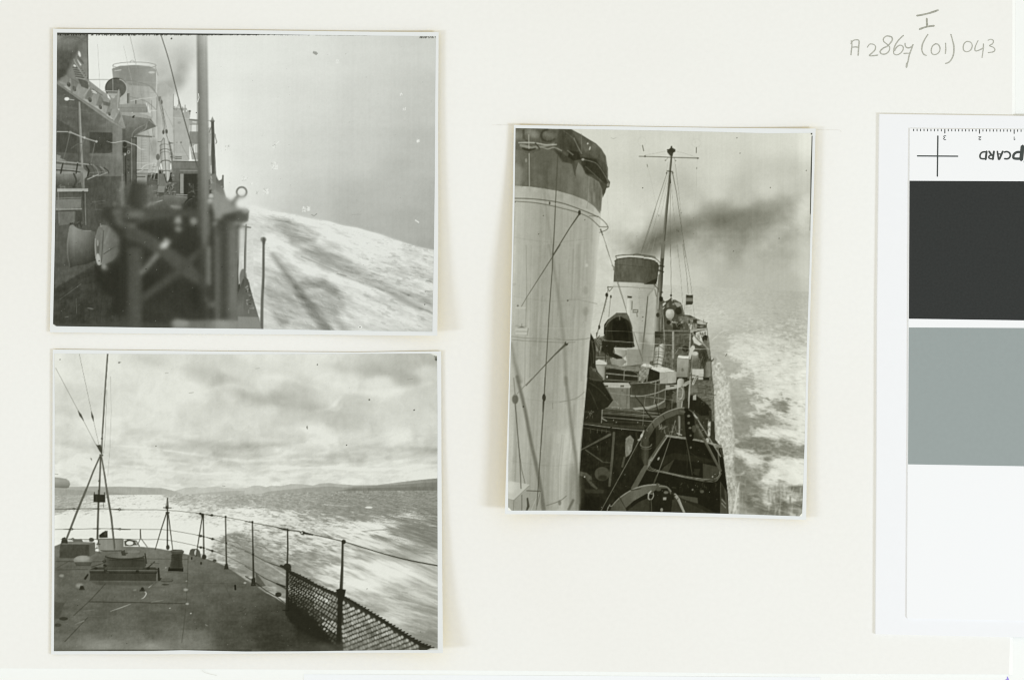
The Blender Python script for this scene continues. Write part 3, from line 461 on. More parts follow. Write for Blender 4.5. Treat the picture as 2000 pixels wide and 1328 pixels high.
    def flake(x, y, r, seed):
        q = random.Random(seed)
        for k in range(int(12 + r * 3)): s.line([(x + q.uniform(-r, r), y + q.uniform(-r, r) * 1.2), (x + q.uniform(-r, r), y + q.uniform(-r, r) * 1.2)], q.uniform(.7, 1.5), q.choice([240, 238, 190]), a=.75)
    flake(536.5, 324, 6.5, 1); flake(520, 374, 5, 2); flake(594, 409, 4, 3); flake(602, 408.5, 4, 4); flake(502, 377, 2.6, 5); flake(492, 359, 2.2, 6); flake(536, 286, 3.2, 7); s.line([(540, 282), (545, 277)], 1.2, 240); flake(660, 121, 3, 8); flake(784, 185, 2.4, 9); flake(790, 214, 2.6, 10); flake(817, 276, 2.6, 11)
    flake(444, 289, 4, 17); flake(477, 350, 4, 18); s.line([(812, 431), (818, 435)], 2.4, 236, a=.9); s.line([(609, 420), (614, 422), (619, 418)], 1.3, 132, a=.8); s.line([(688, 420), (706, 419)], 1.4, 160, a=.6)
    s.line([(388, 184), (389, 192), (386.5, 200)], 1.3, 236); s.ell(704, 639, 4, 2.4, 240); s.ell(703.5, 639, 1.5, .9, 80)
    s.line([(831, 571), (831, 569), (845, 569.5)], 1.1, 120, a=.8); s.ell(830, 595, 1.2, 1.2, 90); s.ell(384, 221, 1, 1, 60)
    s.specks(60, R, (420, 90, 845, 600), 130, (.5, .9), .5); s.specks(60, R, (110, 90, 500, 630), 210, (.5, .8), .55); s.specks(10, R, (120, 380, 480, 630), 30, (.8, 1.3), .8)
    s.poly([(101, 631), (107, 634.5), (113, 639), (101, 641)], 240)
    s.op = 'add'; s.full(lambda X, Y: 5 * (fbm(X / 2.2, Y / 2.2, 71, 2) - .5)); s.op = None
P1N = ['printed_sky', 'printed_sea', 'printed_ship', 'printed_superstructure', 'printed_blurred_gear', 'printed_smoke', 'printed_cable_drum', 'printed_mast']
# ---------------------------------------------------------------- print two: the quarterdeck, looking aft
P2 = dict(T=[(107, 690.5), (300, 691.5), (480, 692), (700, 691), (840, 690.5), (853.5, 692)], B=[(106, 1270.5), (300, 1269.5), (360, 1268), (480, 1270.5), (600, 1270), (855.5, 1265.5)],
          L=[(107, 690.5), (108, 800), (107.5, 960), (107, 1100), (106, 1270.5)], R=[(853.5, 692), (854.5, 800), (854.5, 960), (855, 1100), (855.5, 1265.5)])
def paint2(s):
    A = (90, 670, 4.4275); B = (480, 670, 4.2837); C = (90, 960, 4.025); D = (480, 960, 3.907); R = random.Random(5)
    s.id = 0
    sky = s.field([(110, 700, 215), (150, 720, 221), (215, 700, 225), (282, 697, 208), (330, 730, 226), (406, 731, 194), (429, 738, 184), (450, 720, 205), (480, 760, 196), (360, 760, 228), (250, 780, 216), (130, 780, 206), (110, 800, 200), (300, 800, 223), (200, 850, 222), (350, 850, 220),
        (400, 840, 208), (450, 850, 202), (350, 880, 194), (395, 873, 182), (429, 885, 174), (470, 880, 182), (200, 875, 196), (130, 880, 204), (150, 900, 222), (300, 900, 218), (400, 905, 204), (480, 895, 196), (300, 930, 222), (450, 930, 222), (130, 930, 214), (200, 945, 226),
        (503, 684, 223), (643, 700, 222), (713, 721, 184), (748, 724, 172), (807, 705, 176), (842, 698, 168), (795, 740, 170), (667, 714, 202), (585, 763, 186), (550, 782, 180), (620, 800, 185), (662, 819, 178), (678, 791, 188), (702, 819, 188), (667, 740, 223), (737, 745, 220), (632, 728, 223),
        (527, 747, 216), (527, 798, 216), (643, 782, 214), (760, 768, 212), (830, 731, 216), (849, 768, 200), (760, 800, 204), (818, 833, 200), (620, 845, 222), (639, 861, 227), (678, 868, 205), (527, 868, 198), (492, 878, 190), (573, 866, 195), (713, 857, 205), (783, 847, 218), (807, 871, 190),
        (842, 875, 180), (772, 892, 200), (655, 892, 188), (690, 896, 184), (620, 887, 195), (550, 885, 220), (503, 908, 196), (667, 906, 224), (713, 917, 215), (783, 903, 210), (842, 892, 200), (550, 927, 222), (818, 922, 227), (713, 934, 214), (620, 941, 210), (527, 943, 222), (560, 805, 186), (500, 830, 205), (460, 800, 205), (440, 770, 200)], 10, 1.7)
    def skyf(X, Y):
        d = 972 - Y; yy = 150 * np.log(1 + np.maximum(d, 1) / 90); p = sst(780, 950, Y); wx = 22 * (fbm(X / 34, yy / 24, 3, 3) - .5); wy = 9 * (fbm(X / 30, yy / 22, 4, 3) - .5); x, y = X + wx * 1.4, yy + wy * 2
        cl = fbm(x / 30, y / 15, 12, 4); st = fbm(x / (56 - 20 * p), y / 16, 6, 4); bil = 1 - np.abs(2 * fbm(x / 27, y / 15, 15, 4) - 1)
        b = sky(X + wx, Y + wy); b = 218 + (b - 218) * .78
        return b + 5 + (cl - .5) * 18 + (st - .5) * (6 + 38 * p) + (bil - .8) * (10 + 12 * p)
    s.full(skyf); s.view(98, 675, 2.156); s.op = 'add'
    for P_, w, v, so in (([(370, 50), (500, 85), (640, 110), (760, 170), (850, 230), (950, 250)], [20, 30, 40, 50, 40, 20], -10, 40), ([(800, 205), (900, 225), (1020, 240), (1120, 262), (1240, 290)], [20, 60, 70, 46, 20], -12, 40), ([(1150, 80), (1280, 100), (1420, 110), (1640, 130)], [16, 40, 60, 90], -10, 50),
                         ([(480, 385), (640, 412), (800, 428), (1010, 412)], [10, 26, 30, 10], -14, 22), ([(690, 452), (820, 466), (970, 456)], [8, 16, 8], -12, 14), ([(1230, 436), (1400, 428), (1640, 440)], [8, 22, 22], -12, 18), ([(1060, 486), (1200, 494), (1330, 484)], [6, 14, 6], -10, 12), ([(10, 275), (120, 268), (230, 285)], [20, 24, 10], -8, 26), ([(10, 408), (110, 416), (220, 430)], [14, 24, 10], -10, 20),
                         ([(660, 190), (760, 165), (850, 190)], [12, 22, 10], 14, 22), ([(1120, 275), (1180, 262), (1225, 215)], [8, 12, 5], 14, 14), ([(1050, 345), (1120, 360), (1200, 402)], [14, 24, 16], 12, 20), ([(480, 440), (600, 455), (760, 480), (900, 484), (1100, 476)], [6, 10, 12, 10, 5], 12, 9), ([(240, 500), (400, 512), (620, 538), (800, 530)], [6, 9, 9, 5], 10, 8), ([(960, 520), (1150, 510), (1380, 520), (1640, 500)], [6, 9, 10, 8], 12, 8),
                         ([(260, 420), (420, 430), (560, 450)], [5, 8, 4], 10, 8), ([(300, 470), (480, 478), (640, 500)], [5, 8, 4], -8, 8), ([(800, 500), (1000, 498), (1100, 505)], [5, 9, 4], -9, 8), ([(1100, 545), (1300, 540), (1640, 545)], [5, 8, 6], 8, 7), ([(560, 560), (740, 566), (900, 560)], [4, 8, 4], -6, 7), ([(40, 300), (200, 330), (330, 300)], [14, 30, 14], 10, 26), ([(900, 130), (1020, 140), (1160, 190)], [10, 30, 14], 12, 24), ([(1240, 190), (1400, 200), (1600, 160)], [10, 24, 20], 12, 22)):
        s.line(P_, w, v, soft=so, sp=5)
    for k in range(70):
        y = R.uniform(380, 575); x = R.uniform(-20, 1560); l = R.uniform(60, 220) ; w = 3 + (580 - y) * .05; s.line([(x, y), (x + l * .5, y + R.uniform(-8, 8)), (x + l, y + R.uniform(-5, 5))], [1, R.uniform(w, 2 * w), 1], R.choice([-9, -7, 8, 10]), soft=9 + w, a=.9, sp=3)
    s.op = 'min'; s.full(229); s.op = None
    s.view(*B); s.line([(720, 560), (780, 550), (810, 490)], [10, 20, 6], 222, soft=24, a=.5, sp=3); s.line([(560, 720), (640, 760), (720, 800)], 8, 228, soft=20, a=.5)
    s.id = 2                                                          # hills
    s.view(*A); s.poly([(1100, 1280), (1210, 1247), (1300, 1240), (1350, 1250), (1410, 1243), (1480, 1238), (1560, 1250), (1640, 1256), (1720, 1250), (1800, 1240), (1800, 1320), (1000, 1320)], 193, soft=5)
    s.poly([(60, 1262), (210, 1240), (280, 1240), (430, 1236), (520, 1240), (640, 1238), (820, 1243), (930, 1250), (1000, 1250), (1080, 1268), (1150, 1290), (1240, 1330), (60, 1330)], s.g(60, 0, 1200, 0, 172, 166, 168, 180), soft=5)
    s.poly([(60, 1250), (200, 1262), (400, 1278), (600, 1288), (700, 1305), (760, 1330), (60, 1330)], 158, soft=6); s.poly([(1200, 1310), (1400, 1290), (1600, 1275), (1800, 1268), (1800, 1340), (1200, 1340)], 176, soft=6)
    s.view(*B); s.poly([(-10, 1215), (60, 1192), (110, 1188), (170, 1202), (215, 1190), (290, 1194), (380, 1176), (480, 1178), (560, 1190), (620, 1173), (700, 1168), (790, 1178), (900, 1186), (1100, 1184), (1280, 1162), (1450, 1142), (1620, 1127), (1620, 1290), (-10, 1290)], s.g(0, 0, 1600, 0, 190, 184, 176, 170, 162, 134), soft=4)
    s.poly([(120, 1262), (190, 1240), (300, 1228), (500, 1208), (700, 1196), (820, 1205), (1050, 1192), (1300, 1180), (1500, 1165), (1620, 1160), (1620, 1290), (100, 1290)], s.g(100, 0, 1600, 0, 168, 158, 150, 138, 122), soft=5)
    s.poly([(760, 1236), (900, 1212), (1200, 1205), (1620, 1195), (1620, 1232), (1200, 1236)], 116, soft=8, a=.75)
    s.op = 'add'; s.poly([(-10, 1180), (1620, 1130), (1620, 1290), (-10, 1290)], lambda X, Y: 12 * (fbm(X / 9, Y / 5, 61) - .5), soft=6); s.op = None
    s.id = 1                                                          # sea
    hor = [(90, 967), (300, 965.5), (480, 965), (600, 961), (700, 958), (860, 957)]; s.view(0, 0, 1)
    base = s.field([(110, 975, 156), (250, 972, 158), (400, 972, 160), (110, 995, 150), (200, 985, 162), (500, 970, 152), (600, 968, 146), (700, 966, 142), (800, 966, 140), (850, 980, 138), (640, 985, 142), (780, 1000, 136), (850, 1010, 128), (850, 1060, 124), (700, 1000, 142), (840, 1100, 150),
        (500, 1070, 130), (520, 1100, 122), (560, 1130, 118), (600, 1110, 140), (800, 1170, 150), (850, 1200, 140), (700, 1200, 152), (840, 1250, 128), (440, 1060, 128), (760, 1240, 140)], 22, 2.4)
    dens = s.field([(110, 975, 0), (110, 992, .2), (110, 1015, 1), (140, 1010, .95), (180, 990, .5), (240, 983, .75), (300, 985, .85), (360, 972, .35), (400, 969, .4), (460, 975, .15), (330, 1000, .9), (200, 1010, 1), (250, 1030, 1), (110, 1040, .95), (300, 1050, 1.1), (380, 1060, 1.1), (420, 1040, .95),
        (400, 1000, .55), (440, 1010, .75), (480, 1005, .85), (520, 1003, .72), (560, 1010, .6), (620, 1010, .45), (480, 1030, .7), (430, 1075, .6), (460, 1050, .15), (480, 1065, .1), (520, 1050, .55), (560, 1045, .6), (540, 1080, .45), (520, 1095, .15), (600, 1060, .6), (640, 1075, .55), (600, 1090, .35), (650, 1030, .62), (700, 1030, .78), (740, 1030, .75), (770, 1030, .35),
        (700, 1010, .25), (640, 990, .12), (540, 985, .1), (720, 990, .14), (800, 1008, .45), (830, 1010, .5), (850, 1012, .2), (760, 985, .1), (840, 985, .05), (800, 1030, .05), (850, 1050, .05), (760, 1060, .6), (800, 1080, .35), (840, 1100, .6), (700, 1070, .7), (740, 1110, 1), (780, 1110, .95), (680, 1110, .75),
        (640, 1130, .6), (600, 1130, .2), (700, 1140, .95), (800, 1150, .6), (850, 1140, .6), (760, 1170, .6), (700, 1170, .5), (820, 1190, .45), (780, 1200, .7), (850, 1210, .5), (840, 1240, .15), (800, 1230, .45), (720, 1190, .35), (560, 1110, .15)], 14, 2.6)
    def sea(X, Y):
        h = np.interp(X, [90, 480, 860], [967, 965, 957]); d = np.maximum(Y - h, 1); p = np.clip(d / 200, .02, 1.6)
        D = d - .24 * np.maximum(X - 430, 0) * sst(10, 230, d) + 4 * (fbm(X / 22, Y / 10, 3, 2) - .5) * p; x0 = X - 430; far = sst(70, 160, d) * sst(620, 740, X)
        n = fbm(x0 / (7 + .14 * d), pers(D, 1.9, .040), 7, 4, .6); n2 = fbm(x0 / (3.4 + .06 * d), pers(D, 1.5, .024), 8, 3); rip = fbm(x0 / (3.5 + .05 * d), pers(D, 1.5, .018), 33, 3)
        web = 1 - np.abs(2 * fbm(x0 / (5 + .08 * d), pers(D, 1.9, .024), 27, 3) - 1); F = dens(X, Y); b = base(X, Y) + 12 - 10 * sst(560, 700, X) * (1 - sst(50, 110, d)) + (rip - .5) * (44 + 14 * (1 - p)) * (1 - .45 * far)
        m = n * .5 + n2 * .2 + web * .3 * (1 - far) + .18 * far + (F - .5) * .62 - .07
        k = sst(.36 - .08 * far, .66 + .10 * far, m); top = 231 - 14 * far * (1 - sst(.8, 1, F)) - 30 * (1 - sst(.2, .9, F)) + 30 * (n2 - .5) * (1 - sst(.85, 1.05, F))
        return np.clip(b + (top - b) * k + (n - .5) * 30 * far, 0, 231)
    s.poly(hor + [(870, 1290), (90, 1290)], sea, soft=2)
    s.view(*D); s.ell(940, 118, 28, 8, 222, soft=6); s.line([(600, 92), (700, 105), (780, 108)], 4, 215, sp=3, a=.6); s.line([(1050, 172), (1200, 215), (1280, 225)], 5, 108, soft=4, a=.6); s.line([(900, 300), (1000, 290), (1080, 285)], 5, 100, a=.6)
    for k in range(90):
        x, y = R.uniform(560, 1460), R.uniform(20, 470); l = R.uniform(20, 80) * (.4 + y / 400)
        if y > 240 and x < 1000: continue
        s.line([(x, y), (x + l * .5, y + R.uniform(-5, 2)), (x + l, y + R.uniform(0, 10))], R.uniform(2, 5), R.choice([100, 108, 165]), soft=4, a=.45, sp=2)
    for k in range(110):
        x, y = R.uniform(60, 620), R.uniform(200, 560); l = R.uniform(24, 90)
        if y > 400 + (x - 100) * .35: continue
        s.line([(x, y), (x + l * .5, y + R.uniform(-4, 6)), (x + l, y + R.uniform(0, 12))], R.uniform(2, 4), R.choice([140, 150, 232]), soft=3, a=.5, sp=2)
    s.view(0, 0, 1)
    for k in range(520):
        x = R.uniform(110, 852); d = R.random() ** 1.4 * 280 + 6; y = 963 + d; f = float(dens(np.array([[x]] * 1), np.array([[y]]))[0, 0]) if False else 0; p = d / 200
        l = R.uniform(4, 16) * (.5 + 1.4 * p); tl = (.0 if x < 430 else .06 + .2 * (x - 430) / 430) * min(1, d / 80)
        v = R.choice([236, 234, 230]) if R.random() < .62 else R.choice([120, 135, 150])
        if x < 430 and y < 1060 and v < 200: continue
        s.line([(x, y), (x + l * .5, y + l * .5 * tl + R.uniform(-1, 1) * p), (x + l, y + l * tl)], R.uniform(.5, 1.2) * (.6 + p), v, soft=1.4 + p * 1.6, a=R.uniform(.2, .5) * (.5 if y < 1000 and x > 560 and v > 200 else 1), sp=2)
    # wash along the hull, darker triangle
    s.view(0, 0, 1); s.poly([(405, 1086), (424, 1066), (450, 1052), (478, 1046), (500, 1052), (530, 1072), (556, 1092), (570, 1120), (600, 1150), (560, 1160), (520, 1140), (480, 1110), (440, 1092)], lambda X, Y: 143 + 50 * (fbm((X - 380) / 8, (Y - X * .35) / 3.2, 17, 3) - .5) + 40 * (fbm(X / 11, Y / 7, 19, 3) - .5), soft=30, a=.42)
    for k in range(120):
        x = R.uniform(415, 570); y = 1046 + abs(x - 462) * .33 * (x > 462) + (462 - x) * .6 * (x < 462) + R.gauss(6, 12); l = R.uniform(5, 16); s.line([(x, y), (x + l * .5, y + R.uniform(-1, 2.5)), (x + l, y + l * .3 + R.uniform(-1, 1))], R.uniform(.7, 1.5), R.choice([228, 216, 205, 104, 120]), soft=1.6, a=R.uniform(.3, .75), sp=2)
    for k in range(9): s.line([(500 + k * 9, 1088 + k * 5.5), (512 + k * 9, 1092 + k * 6), (524 + k * 9, 1099 + k * 6)], 1, 205, soft=1.4, a=.5, sp=2)
    s.view(*C)
    for x0, y0, x1, y1, v in ((430, 428, 700, 300, 228), (120, 215, 200, 205, 226)): s.ell((x0 + x1) / 2, (y0 + y1) / 2, 60, 20, v, soft=30, a=.5)
    s.poly([(600, 190), (1300, 250), (1290, 430), (1150, 460), (1000, 430), (780, 425), (620, 420), (560, 300)], 231, soft=60, a=.85); s.poly([(200, 220), (560, 200), (600, 380), (300, 370), (180, 300)], 230, soft=60, a=.8)
    s.clutter([(1300, 60), (1600, 60), (1600, 230), (1300, 230)], 50, 41, 130, 215, L=(3, 12), w=(.7, 1.4), ang=[0, .2, -.15], a=.5)
    # -- deck
    s.id = 3
    edge = [(60, 430), (120, 405), (420, 470), (620, 428), (740, 430), (860, 440), (1000, 465), (1130, 495), (1250, 520), (1330, 548), (1400, 575), (1500, 640), (1560, 672), (1620, 708)]
    dq = [(480 + x / 3.907, 960 + y / 3.907) for x, y in ((-2, 668), (60, 705), (150, 765), (230, 805), (310, 860), (330, 980), (600, 1060), (760, 1120), (1250, 1180), (1400, 1230))]
    s.view(0, 0, 1); cq = [(90 + x / 4.025, 960 + y / 4.025) for x, y in edge]
    s.poly(cq[:-2] + dq + [(830, 1290), (90, 1290)], s.field([(110, 1080, 104), (110, 1110, 96), (110, 1140, 98), (110, 1200, 92), (110, 1240, 100), (110, 1266, 96), (200, 1150, 98), (200, 1200, 92), (200, 1235, 96), (200, 1262, 136), (300, 1100, 110), (300, 1160, 98), (300, 1200, 90), (300, 1240, 92), (300, 1262, 140), (380, 1090, 104), (380, 1150, 94), (380, 1200, 84),
        (380, 1262, 116), (440, 1120, 98), (460, 1160, 88), (460, 1200, 76), (460, 1250, 74), (460, 1266, 84), (520, 1160, 80), (560, 1200, 64), (520, 1230, 60), (560, 1262, 64), (620, 1250, 50), (640, 1266, 70), (500, 1130, 96), (700, 1262, 66), (800, 1270, 76), (590, 1220, 48)], 14), soft=2.5)
    s.op = 'add'; s.poly([(90, 1060), (400, 1065), (620, 1200), (860, 1290), (90, 1290)], lambda X, Y: 20 * (fbx(X / 30, Y / 9, 14, 3) - .5) + 10 * (fbm(X / 4, Y / 3, 2, 2) - .5), soft=6); s.op = None
    s.view(*C); s.line([(500, 1180), (60, 1185)], 40, 142, soft=60, a=.4); s.poly([(60, 1238), (1620, 1232), (1620, 1256), (60, 1256)], s.g(60, 0, 1620, 0, 100, 70, 90, 60), soft=12, a=.8)
    s.poly([(60, 860), (150, 870), (110, 990), (60, 1000)], 74, soft=16, a=.7); s.ell(140, 995, 34, 14, 58, soft=8); s.ell(95, 1045, 28, 14, 66, soft=14); s.line([(60, 1050), (75, 430)], 12, 112, soft=20, a=.4)
    for P_, w, v in (([(475, 715), (350, 850), (220, 970)], 5, 58), ([(330, 985), (240, 1080), (150, 1175)], 5, 58), ([(345, 862), (700, 868), (1095, 876)], 6, 56), ([(1118, 510), (1115, 640), (1105, 860), (1085, 1060), (1070, 1180)], 4, 66), ([(1010, 715), (1560, 720)], 3, 80), ([(790, 525), (1120, 530)], 4, 70),
                     ([(80, 612), (330, 608)], 4, 66), ([(80, 545), (450, 548)], 5, 62), ([(940, 628), (1118, 638)], 3, 66), ([(480, 990), (330, 985)], 3, 76), ([(80, 600), (190, 540)], 4, 70), ([(1600, 980), (1560, 920), (1480, 880), (1400, 720)], 3, 76)): s.line(P_, w, v, soft=4, a=.8)
    s.line([(855, 712), (810, 750)], [3, 7], 172, soft=4, a=.8); s.line([(780, 785), (790, 800), (770, 830), (750, 838)], [5, 7, 5, 2], 200, soft=3, sp=3); s.line([(510, 936), (600, 905), (665, 880)], [3, 8, 4], 150, soft=5); s.line([(830, 865), (920, 850)], 7, 124, soft=6, a=.8); s.line([(230, 1040), (300, 1012)], [3, 8], 128, soft=6); s.line([(300, 935), (380, 925)], 7, 116, soft=8, a=.7)
    s.line([(1255, 1040), (1270, 1050)], 3, 190, a=.8); s.line([(1490, 940), (1540, 936), (1575, 910)], 2.5, 44, sp=3, a=.8)
    for x, y, r, v in ((1100, 768, 16, 150), (1112, 878, 12, 160), (1565, 714, 10, 170), (1140, 953, 6, 222), (976, 912, 5, 225), (943, 594, 5, 190), (1105, 700, 7, 140), (780, 500, 16, 120), (125, 657, 18, 140), (265, 735, 28, 140), (700, 770, 12, 120)): s.ell(x, y, r, r * .6, v, soft=r)
    s.op = 'add'; s.view(0, 0, 1); s.poly([(90, 1066), (300, 1066), (400, 1085), (500, 1140), (600, 1220), (860, 1290), (90, 1290)], 3, soft=12); s.op = None; s.view(*C)
    # fairlead rim and plates along the deck edge
    for x, y in ((1220, 560), (1147, 522)): s.ell(x, y, 6, 12, 44, soft=3)
    s.line([(1488, 735), (1490, 765)], 14, 34, soft=4); s.ell(1326, 540, 15, 12, 60, soft=3); s.line([(1280, 520), (1330, 545), (1400, 575)], 5, 150, a=.5)
    s.poly([(1125, 490), (1135, 455), (1150, 446), (1195, 448), (1210, 465), (1222, 515), (1140, 500)], 88, soft=3); s.ell(1178, 475, 10, 22, 196, soft=3, rot=.1); s.line([(1125, 500), (1220, 522)], 8, 104)
    # -- fittings
    s.id = 4
    def shade(x0, x1, *v): return s.g(x0, 0, x1, 0, *v)
    s.poly([(120, 400), (160, 388), (385, 395), (388, 480), (340, 505), (115, 520), (105, 470)], 88, soft=3); s.poly([(130, 408), (165, 390), (386, 398), (345, 412)], 122, soft=3); s.poly([(345, 410), (388, 400), (388, 485), (345, 508)], 96, soft=3); s.poly([(115, 415), (340, 415), (342, 520), (108, 518)], lambda X, Y: 74 + 20 * (fbm(X / 6, Y / 8, 19) - .5), soft=3)
    s.poly([(120, 400), (130, 362), (150, 355), (172, 380), (172, 405)], 60, soft=3); s.ell(205, 378, 28, 12, 200, soft=3); s.poly([(215, 372), (280, 368), (295, 392), (215, 394)], 104, soft=3); s.ell(358, 376, 22, 16, 72, soft=4); s.ell(320, 380, 22, 9, 205, soft=3)
    s.poly([(410, 372), (430, 362), (600, 365), (612, 375), (612, 455), (540, 462), (430, 462), (412, 450)], shade(410, 612, 128, 138, 132, 112), soft=4); s.line([(415, 372), (606, 370)], 6, 148, soft=3); s.line([(430, 462), (600, 462)], 6, 62, soft=5)
    s.poly([(418, 340), (450, 315), (485, 305), (487, 358), (420, 360)], 48, soft=4); s.ell(470, 325, 14, 20, 66, soft=4); s.clutter([(395, 370), (425, 370), (425, 480), (395, 480)], 12, 3, 30, 90, L=(2, 6))
    s.poly([(615, 385), (650, 374), (700, 382), (720, 420), (620, 424)], 92, soft=3); s.ell(660, 402, 30, 18, 220, soft=3); s.arc(660, 402, 32, 20, 6, 60); s.line([(640, 375), (710, 385), (735, 425)], 7, 66)
    s.ell(295, 535, 76, 36, shade(220, 370, 128, 140, 104), soft=4); s.poly([(225, 550), (365, 550), (350, 580), (240, 582)], 70, soft=8, a=.8); s.ell(290, 522, 50, 18, 158, soft=24, a=.8)
    # hatch
    s.poly([(350, 630), (870, 630), (866, 700), (345, 695)], 66, soft=5); s.poly([(345, 700), (880, 705), (840, 735), (400, 730)], 74, soft=20, a=.6); s.poly([(340, 612), (380, 592), (860, 592), (885, 612), (870, 640), (345, 638)], 66, soft=3); s.line([(345, 614), (880, 618)], 7, 108, soft=3); s.line([(350, 634), (870, 638)], 5, 44)
    s.poly([(455, 520), (775, 520), (790, 580), (760, 602), (480, 605), (452, 580)], shade(455, 790, 82, 66, 62, 74), soft=4); s.ell(620, 506, 156, 26, 70, soft=3); s.ell(620, 500, 148, 20, shade(470, 780, 96, 118, 108), soft=4); s.line([(500, 535), (770, 540)], 10, 56, soft=6, a=.7); s.line([(490, 596), (760, 596)], 4, 110, a=.6)
    s.line([(470, 512), (600, 530), (770, 520)], 5, 50, sp=4); s.poly([(590, 470), (620, 455), (630, 500), (600, 500)], 70, soft=4); s.line([(600, 490), (640, 482)], 8, 64); s.ell(690, 470, 50, 12, 128, soft=10, a=.8); s.line([(780, 485), (790, 560)], 10, 56, soft=3)
    for x, y in ((460, 545), (465, 580), (470, 620), (395, 600), (805, 600), (720, 625)): s.ell(x, y, 14, 11, 48, soft=5)
    s.line([(800, 598), (855, 548)], 7, 56); s.line([(820, 560), (890, 562)], 7, 90); s.line([(330, 650), (310, 680)], [12, 18], 46, soft=4); s.line([(885, 600), (890, 690), (905, 680)], [12, 20, 10], 48, soft=5); s.line([(360, 590), (450, 560)], 5, 62); s.clutter([(440, 520), (480, 520), (480, 640), (450, 640)], 16, 6, 36, 110, L=(2, 6))
    s.ell(950, 694, 52, 15, 74, soft=4); s.ell(950, 691, 46, 11, 96, soft=4); s.ell(940, 727, 28, 6, 66, soft=5)
    s.poly([(272, 735), (296, 735), (308, 770), (262, 770)], 62, soft=5); s.ell(284, 752, 14, 12, 50, soft=4); s.poly([(738, 765), (780, 765), (778, 780), (735, 780)], 60, soft=5); s.ell(760, 762, 12, 14, 48, soft=4)
    # bollard
    s.poly([(965, 590), (1080, 590), (1082, 625), (960, 622)], 40, soft=4); s.poly([(990, 480), (1075, 480), (1070, 540), (1078, 600), (970, 600), (985, 540)], shade(970, 1080, 82, 66, 58, 74), soft=4); s.poly([(978, 462), (1000, 452), (1070, 454), (1088, 466), (1080, 485), (990, 486)], 78, soft=3); s.line([(985, 464), (1080, 464)], 6, 104)
    for k in range(6): s.line([(985, 500 + k * 16), (1072, 502 + k * 16)], 4, 44, a=.6)
    # gun barrel end at left
    s.id = 5; s.view(*A); s.poly([(60, 1155), (110, 1160), (180, 1172), (203, 1190), (212, 1218), (200, 1245), (180, 1252), (60, 1250)], s.g(0, 1155, 0, 1252, 152, 158, 138, 112), soft=8)
    # -- flagstaff
    s.id = 6
    s.line([(86, 215), (300, 620), (430, 870)], 2.6, 104); s.line([(290, 95), (395, 590), (460, 880)], 2.4, 116, sp=1)
    s.line([(278, 582), (300, 622), (328, 670)], [3, 20, 4], 72, soft=4); s.line([(393, 590), (404, 635), (414, 676)], [3, 18, 4], 72, soft=4)
    s.line([(560, 290), (566, 600), (553, 930), (535, 1150)], 2, 150); s.line([(528, 400), (515, 770), (500, 950)], 2.2, 120)
    s.line([(534, 92), (512, 400), (489, 780), (483, 950)], [12, 12, 12, 13], 104, soft=4); s.line([(539, 92), (517, 400), (494, 780)], 4, 76, soft=3); s.ell(486, 825, 9, 9, 84)
    s.poly([(430, 870), (445, 880), (475, 878), (488, 920), (488, 965), (462, 930)], 72, soft=4); s.line([(470, 965), (490, 968)], 14, 84, soft=3)
    s.line([(472, 970), (410, 1110), (325, 1330)], [12, 14, 15], 96, soft=4); s.line([(480, 970), (510, 1150), (536, 1335)], [12, 15, 17], 110, soft=4); s.line([(474, 980), (468, 1150), (460, 1335)], [13, 14, 15], 78, soft=4)
    s.line([(484, 990), (516, 1160), (540, 1330)], 4, 76, soft=3); s.ell(458, 1190, 4, 7, 80)
    s.view(*C); s.line([(318, -20), (240, 170), (165, 365)], [17, 17, 15], 96, soft=4); s.line([(480, -10), (515, 200), (540, 450)], [18, 16, 13], 104, soft=4); s.line([(486, 40), (520, 220), (544, 440)], 5, 72); s.line([(418, -10), (412, 150), (406, 370)], [16, 15, 16], 78, soft=4)
    s.poly([(375, 18), (468, 22), (468, 84), (374, 80)], 52, soft=4); s.line([(400, 30), (400, 78)], 5, 78, a=.6); s.line([(382, 4), (382, 24)], 7, 70); s.line([(462, 6), (462, 26)], 7, 70); s.line([(452, 86), (454, 120)], 3, 70)
    # -- guard rail wires
    s.id = 7
    for P_, w, v in (([(72, 136), (200, 134), (420, 132), (600, 138), (950, 144), (1230, 172), (1420, 200), (1620, 238)], 3.4, 74), ([(76, 294), (240, 292), (420, 288), (600, 292), (800, 294), (960, 300), (1240, 350), (1420, 406), (1640, 486)], 3.2, 84), ([(120, 372), (420, 372), (640, 372), (800, 374), (955, 378), (1240, 438), (1430, 510), (1640, 612)], 3.2, 88)): s.line(P_, w, v, sp=4)
    for x0, y0, x1, y1, w in ((160, 134, 270, 134, 8), (510, 136, 620, 142, 9), (140, 293, 230, 292, 7), (510, 288, 620, 294, 9), (600, 295, 665, 296, 5), (370, 133, 430, 133, 6), (370, 290, 430, 290, 6), (1180, 166, 1240, 176, 8), (1260, 178, 1330, 188, 9), (1190, 340, 1240, 350, 7), (1260, 356, 1340, 378, 9), (1190, 430, 1240, 440, 8), (1260, 450, 1340, 472, 9), (630, 372, 665, 373, 5), (180, 370, 240, 372, 7)):
        s.line([(x0, y0), ((x0 + x1) / 2, (y0 + y1) / 2), (x1, y1)], [3, w, 3], 60, soft=3)
    for x, y in ((222, 133), (580, 138), (583, 292), (213, 370), (205, 292)): s.ell(x, y, 11, 9, 60, soft=3); s.ell(x, y, 4, 3.5, 205, soft=2)
    for x, y in ((1215, 171), (1305, 184), (1218, 346), (1310, 370), (1218, 436), (1308, 463)): s.ell(x, y, 11, 10, 56, soft=3)
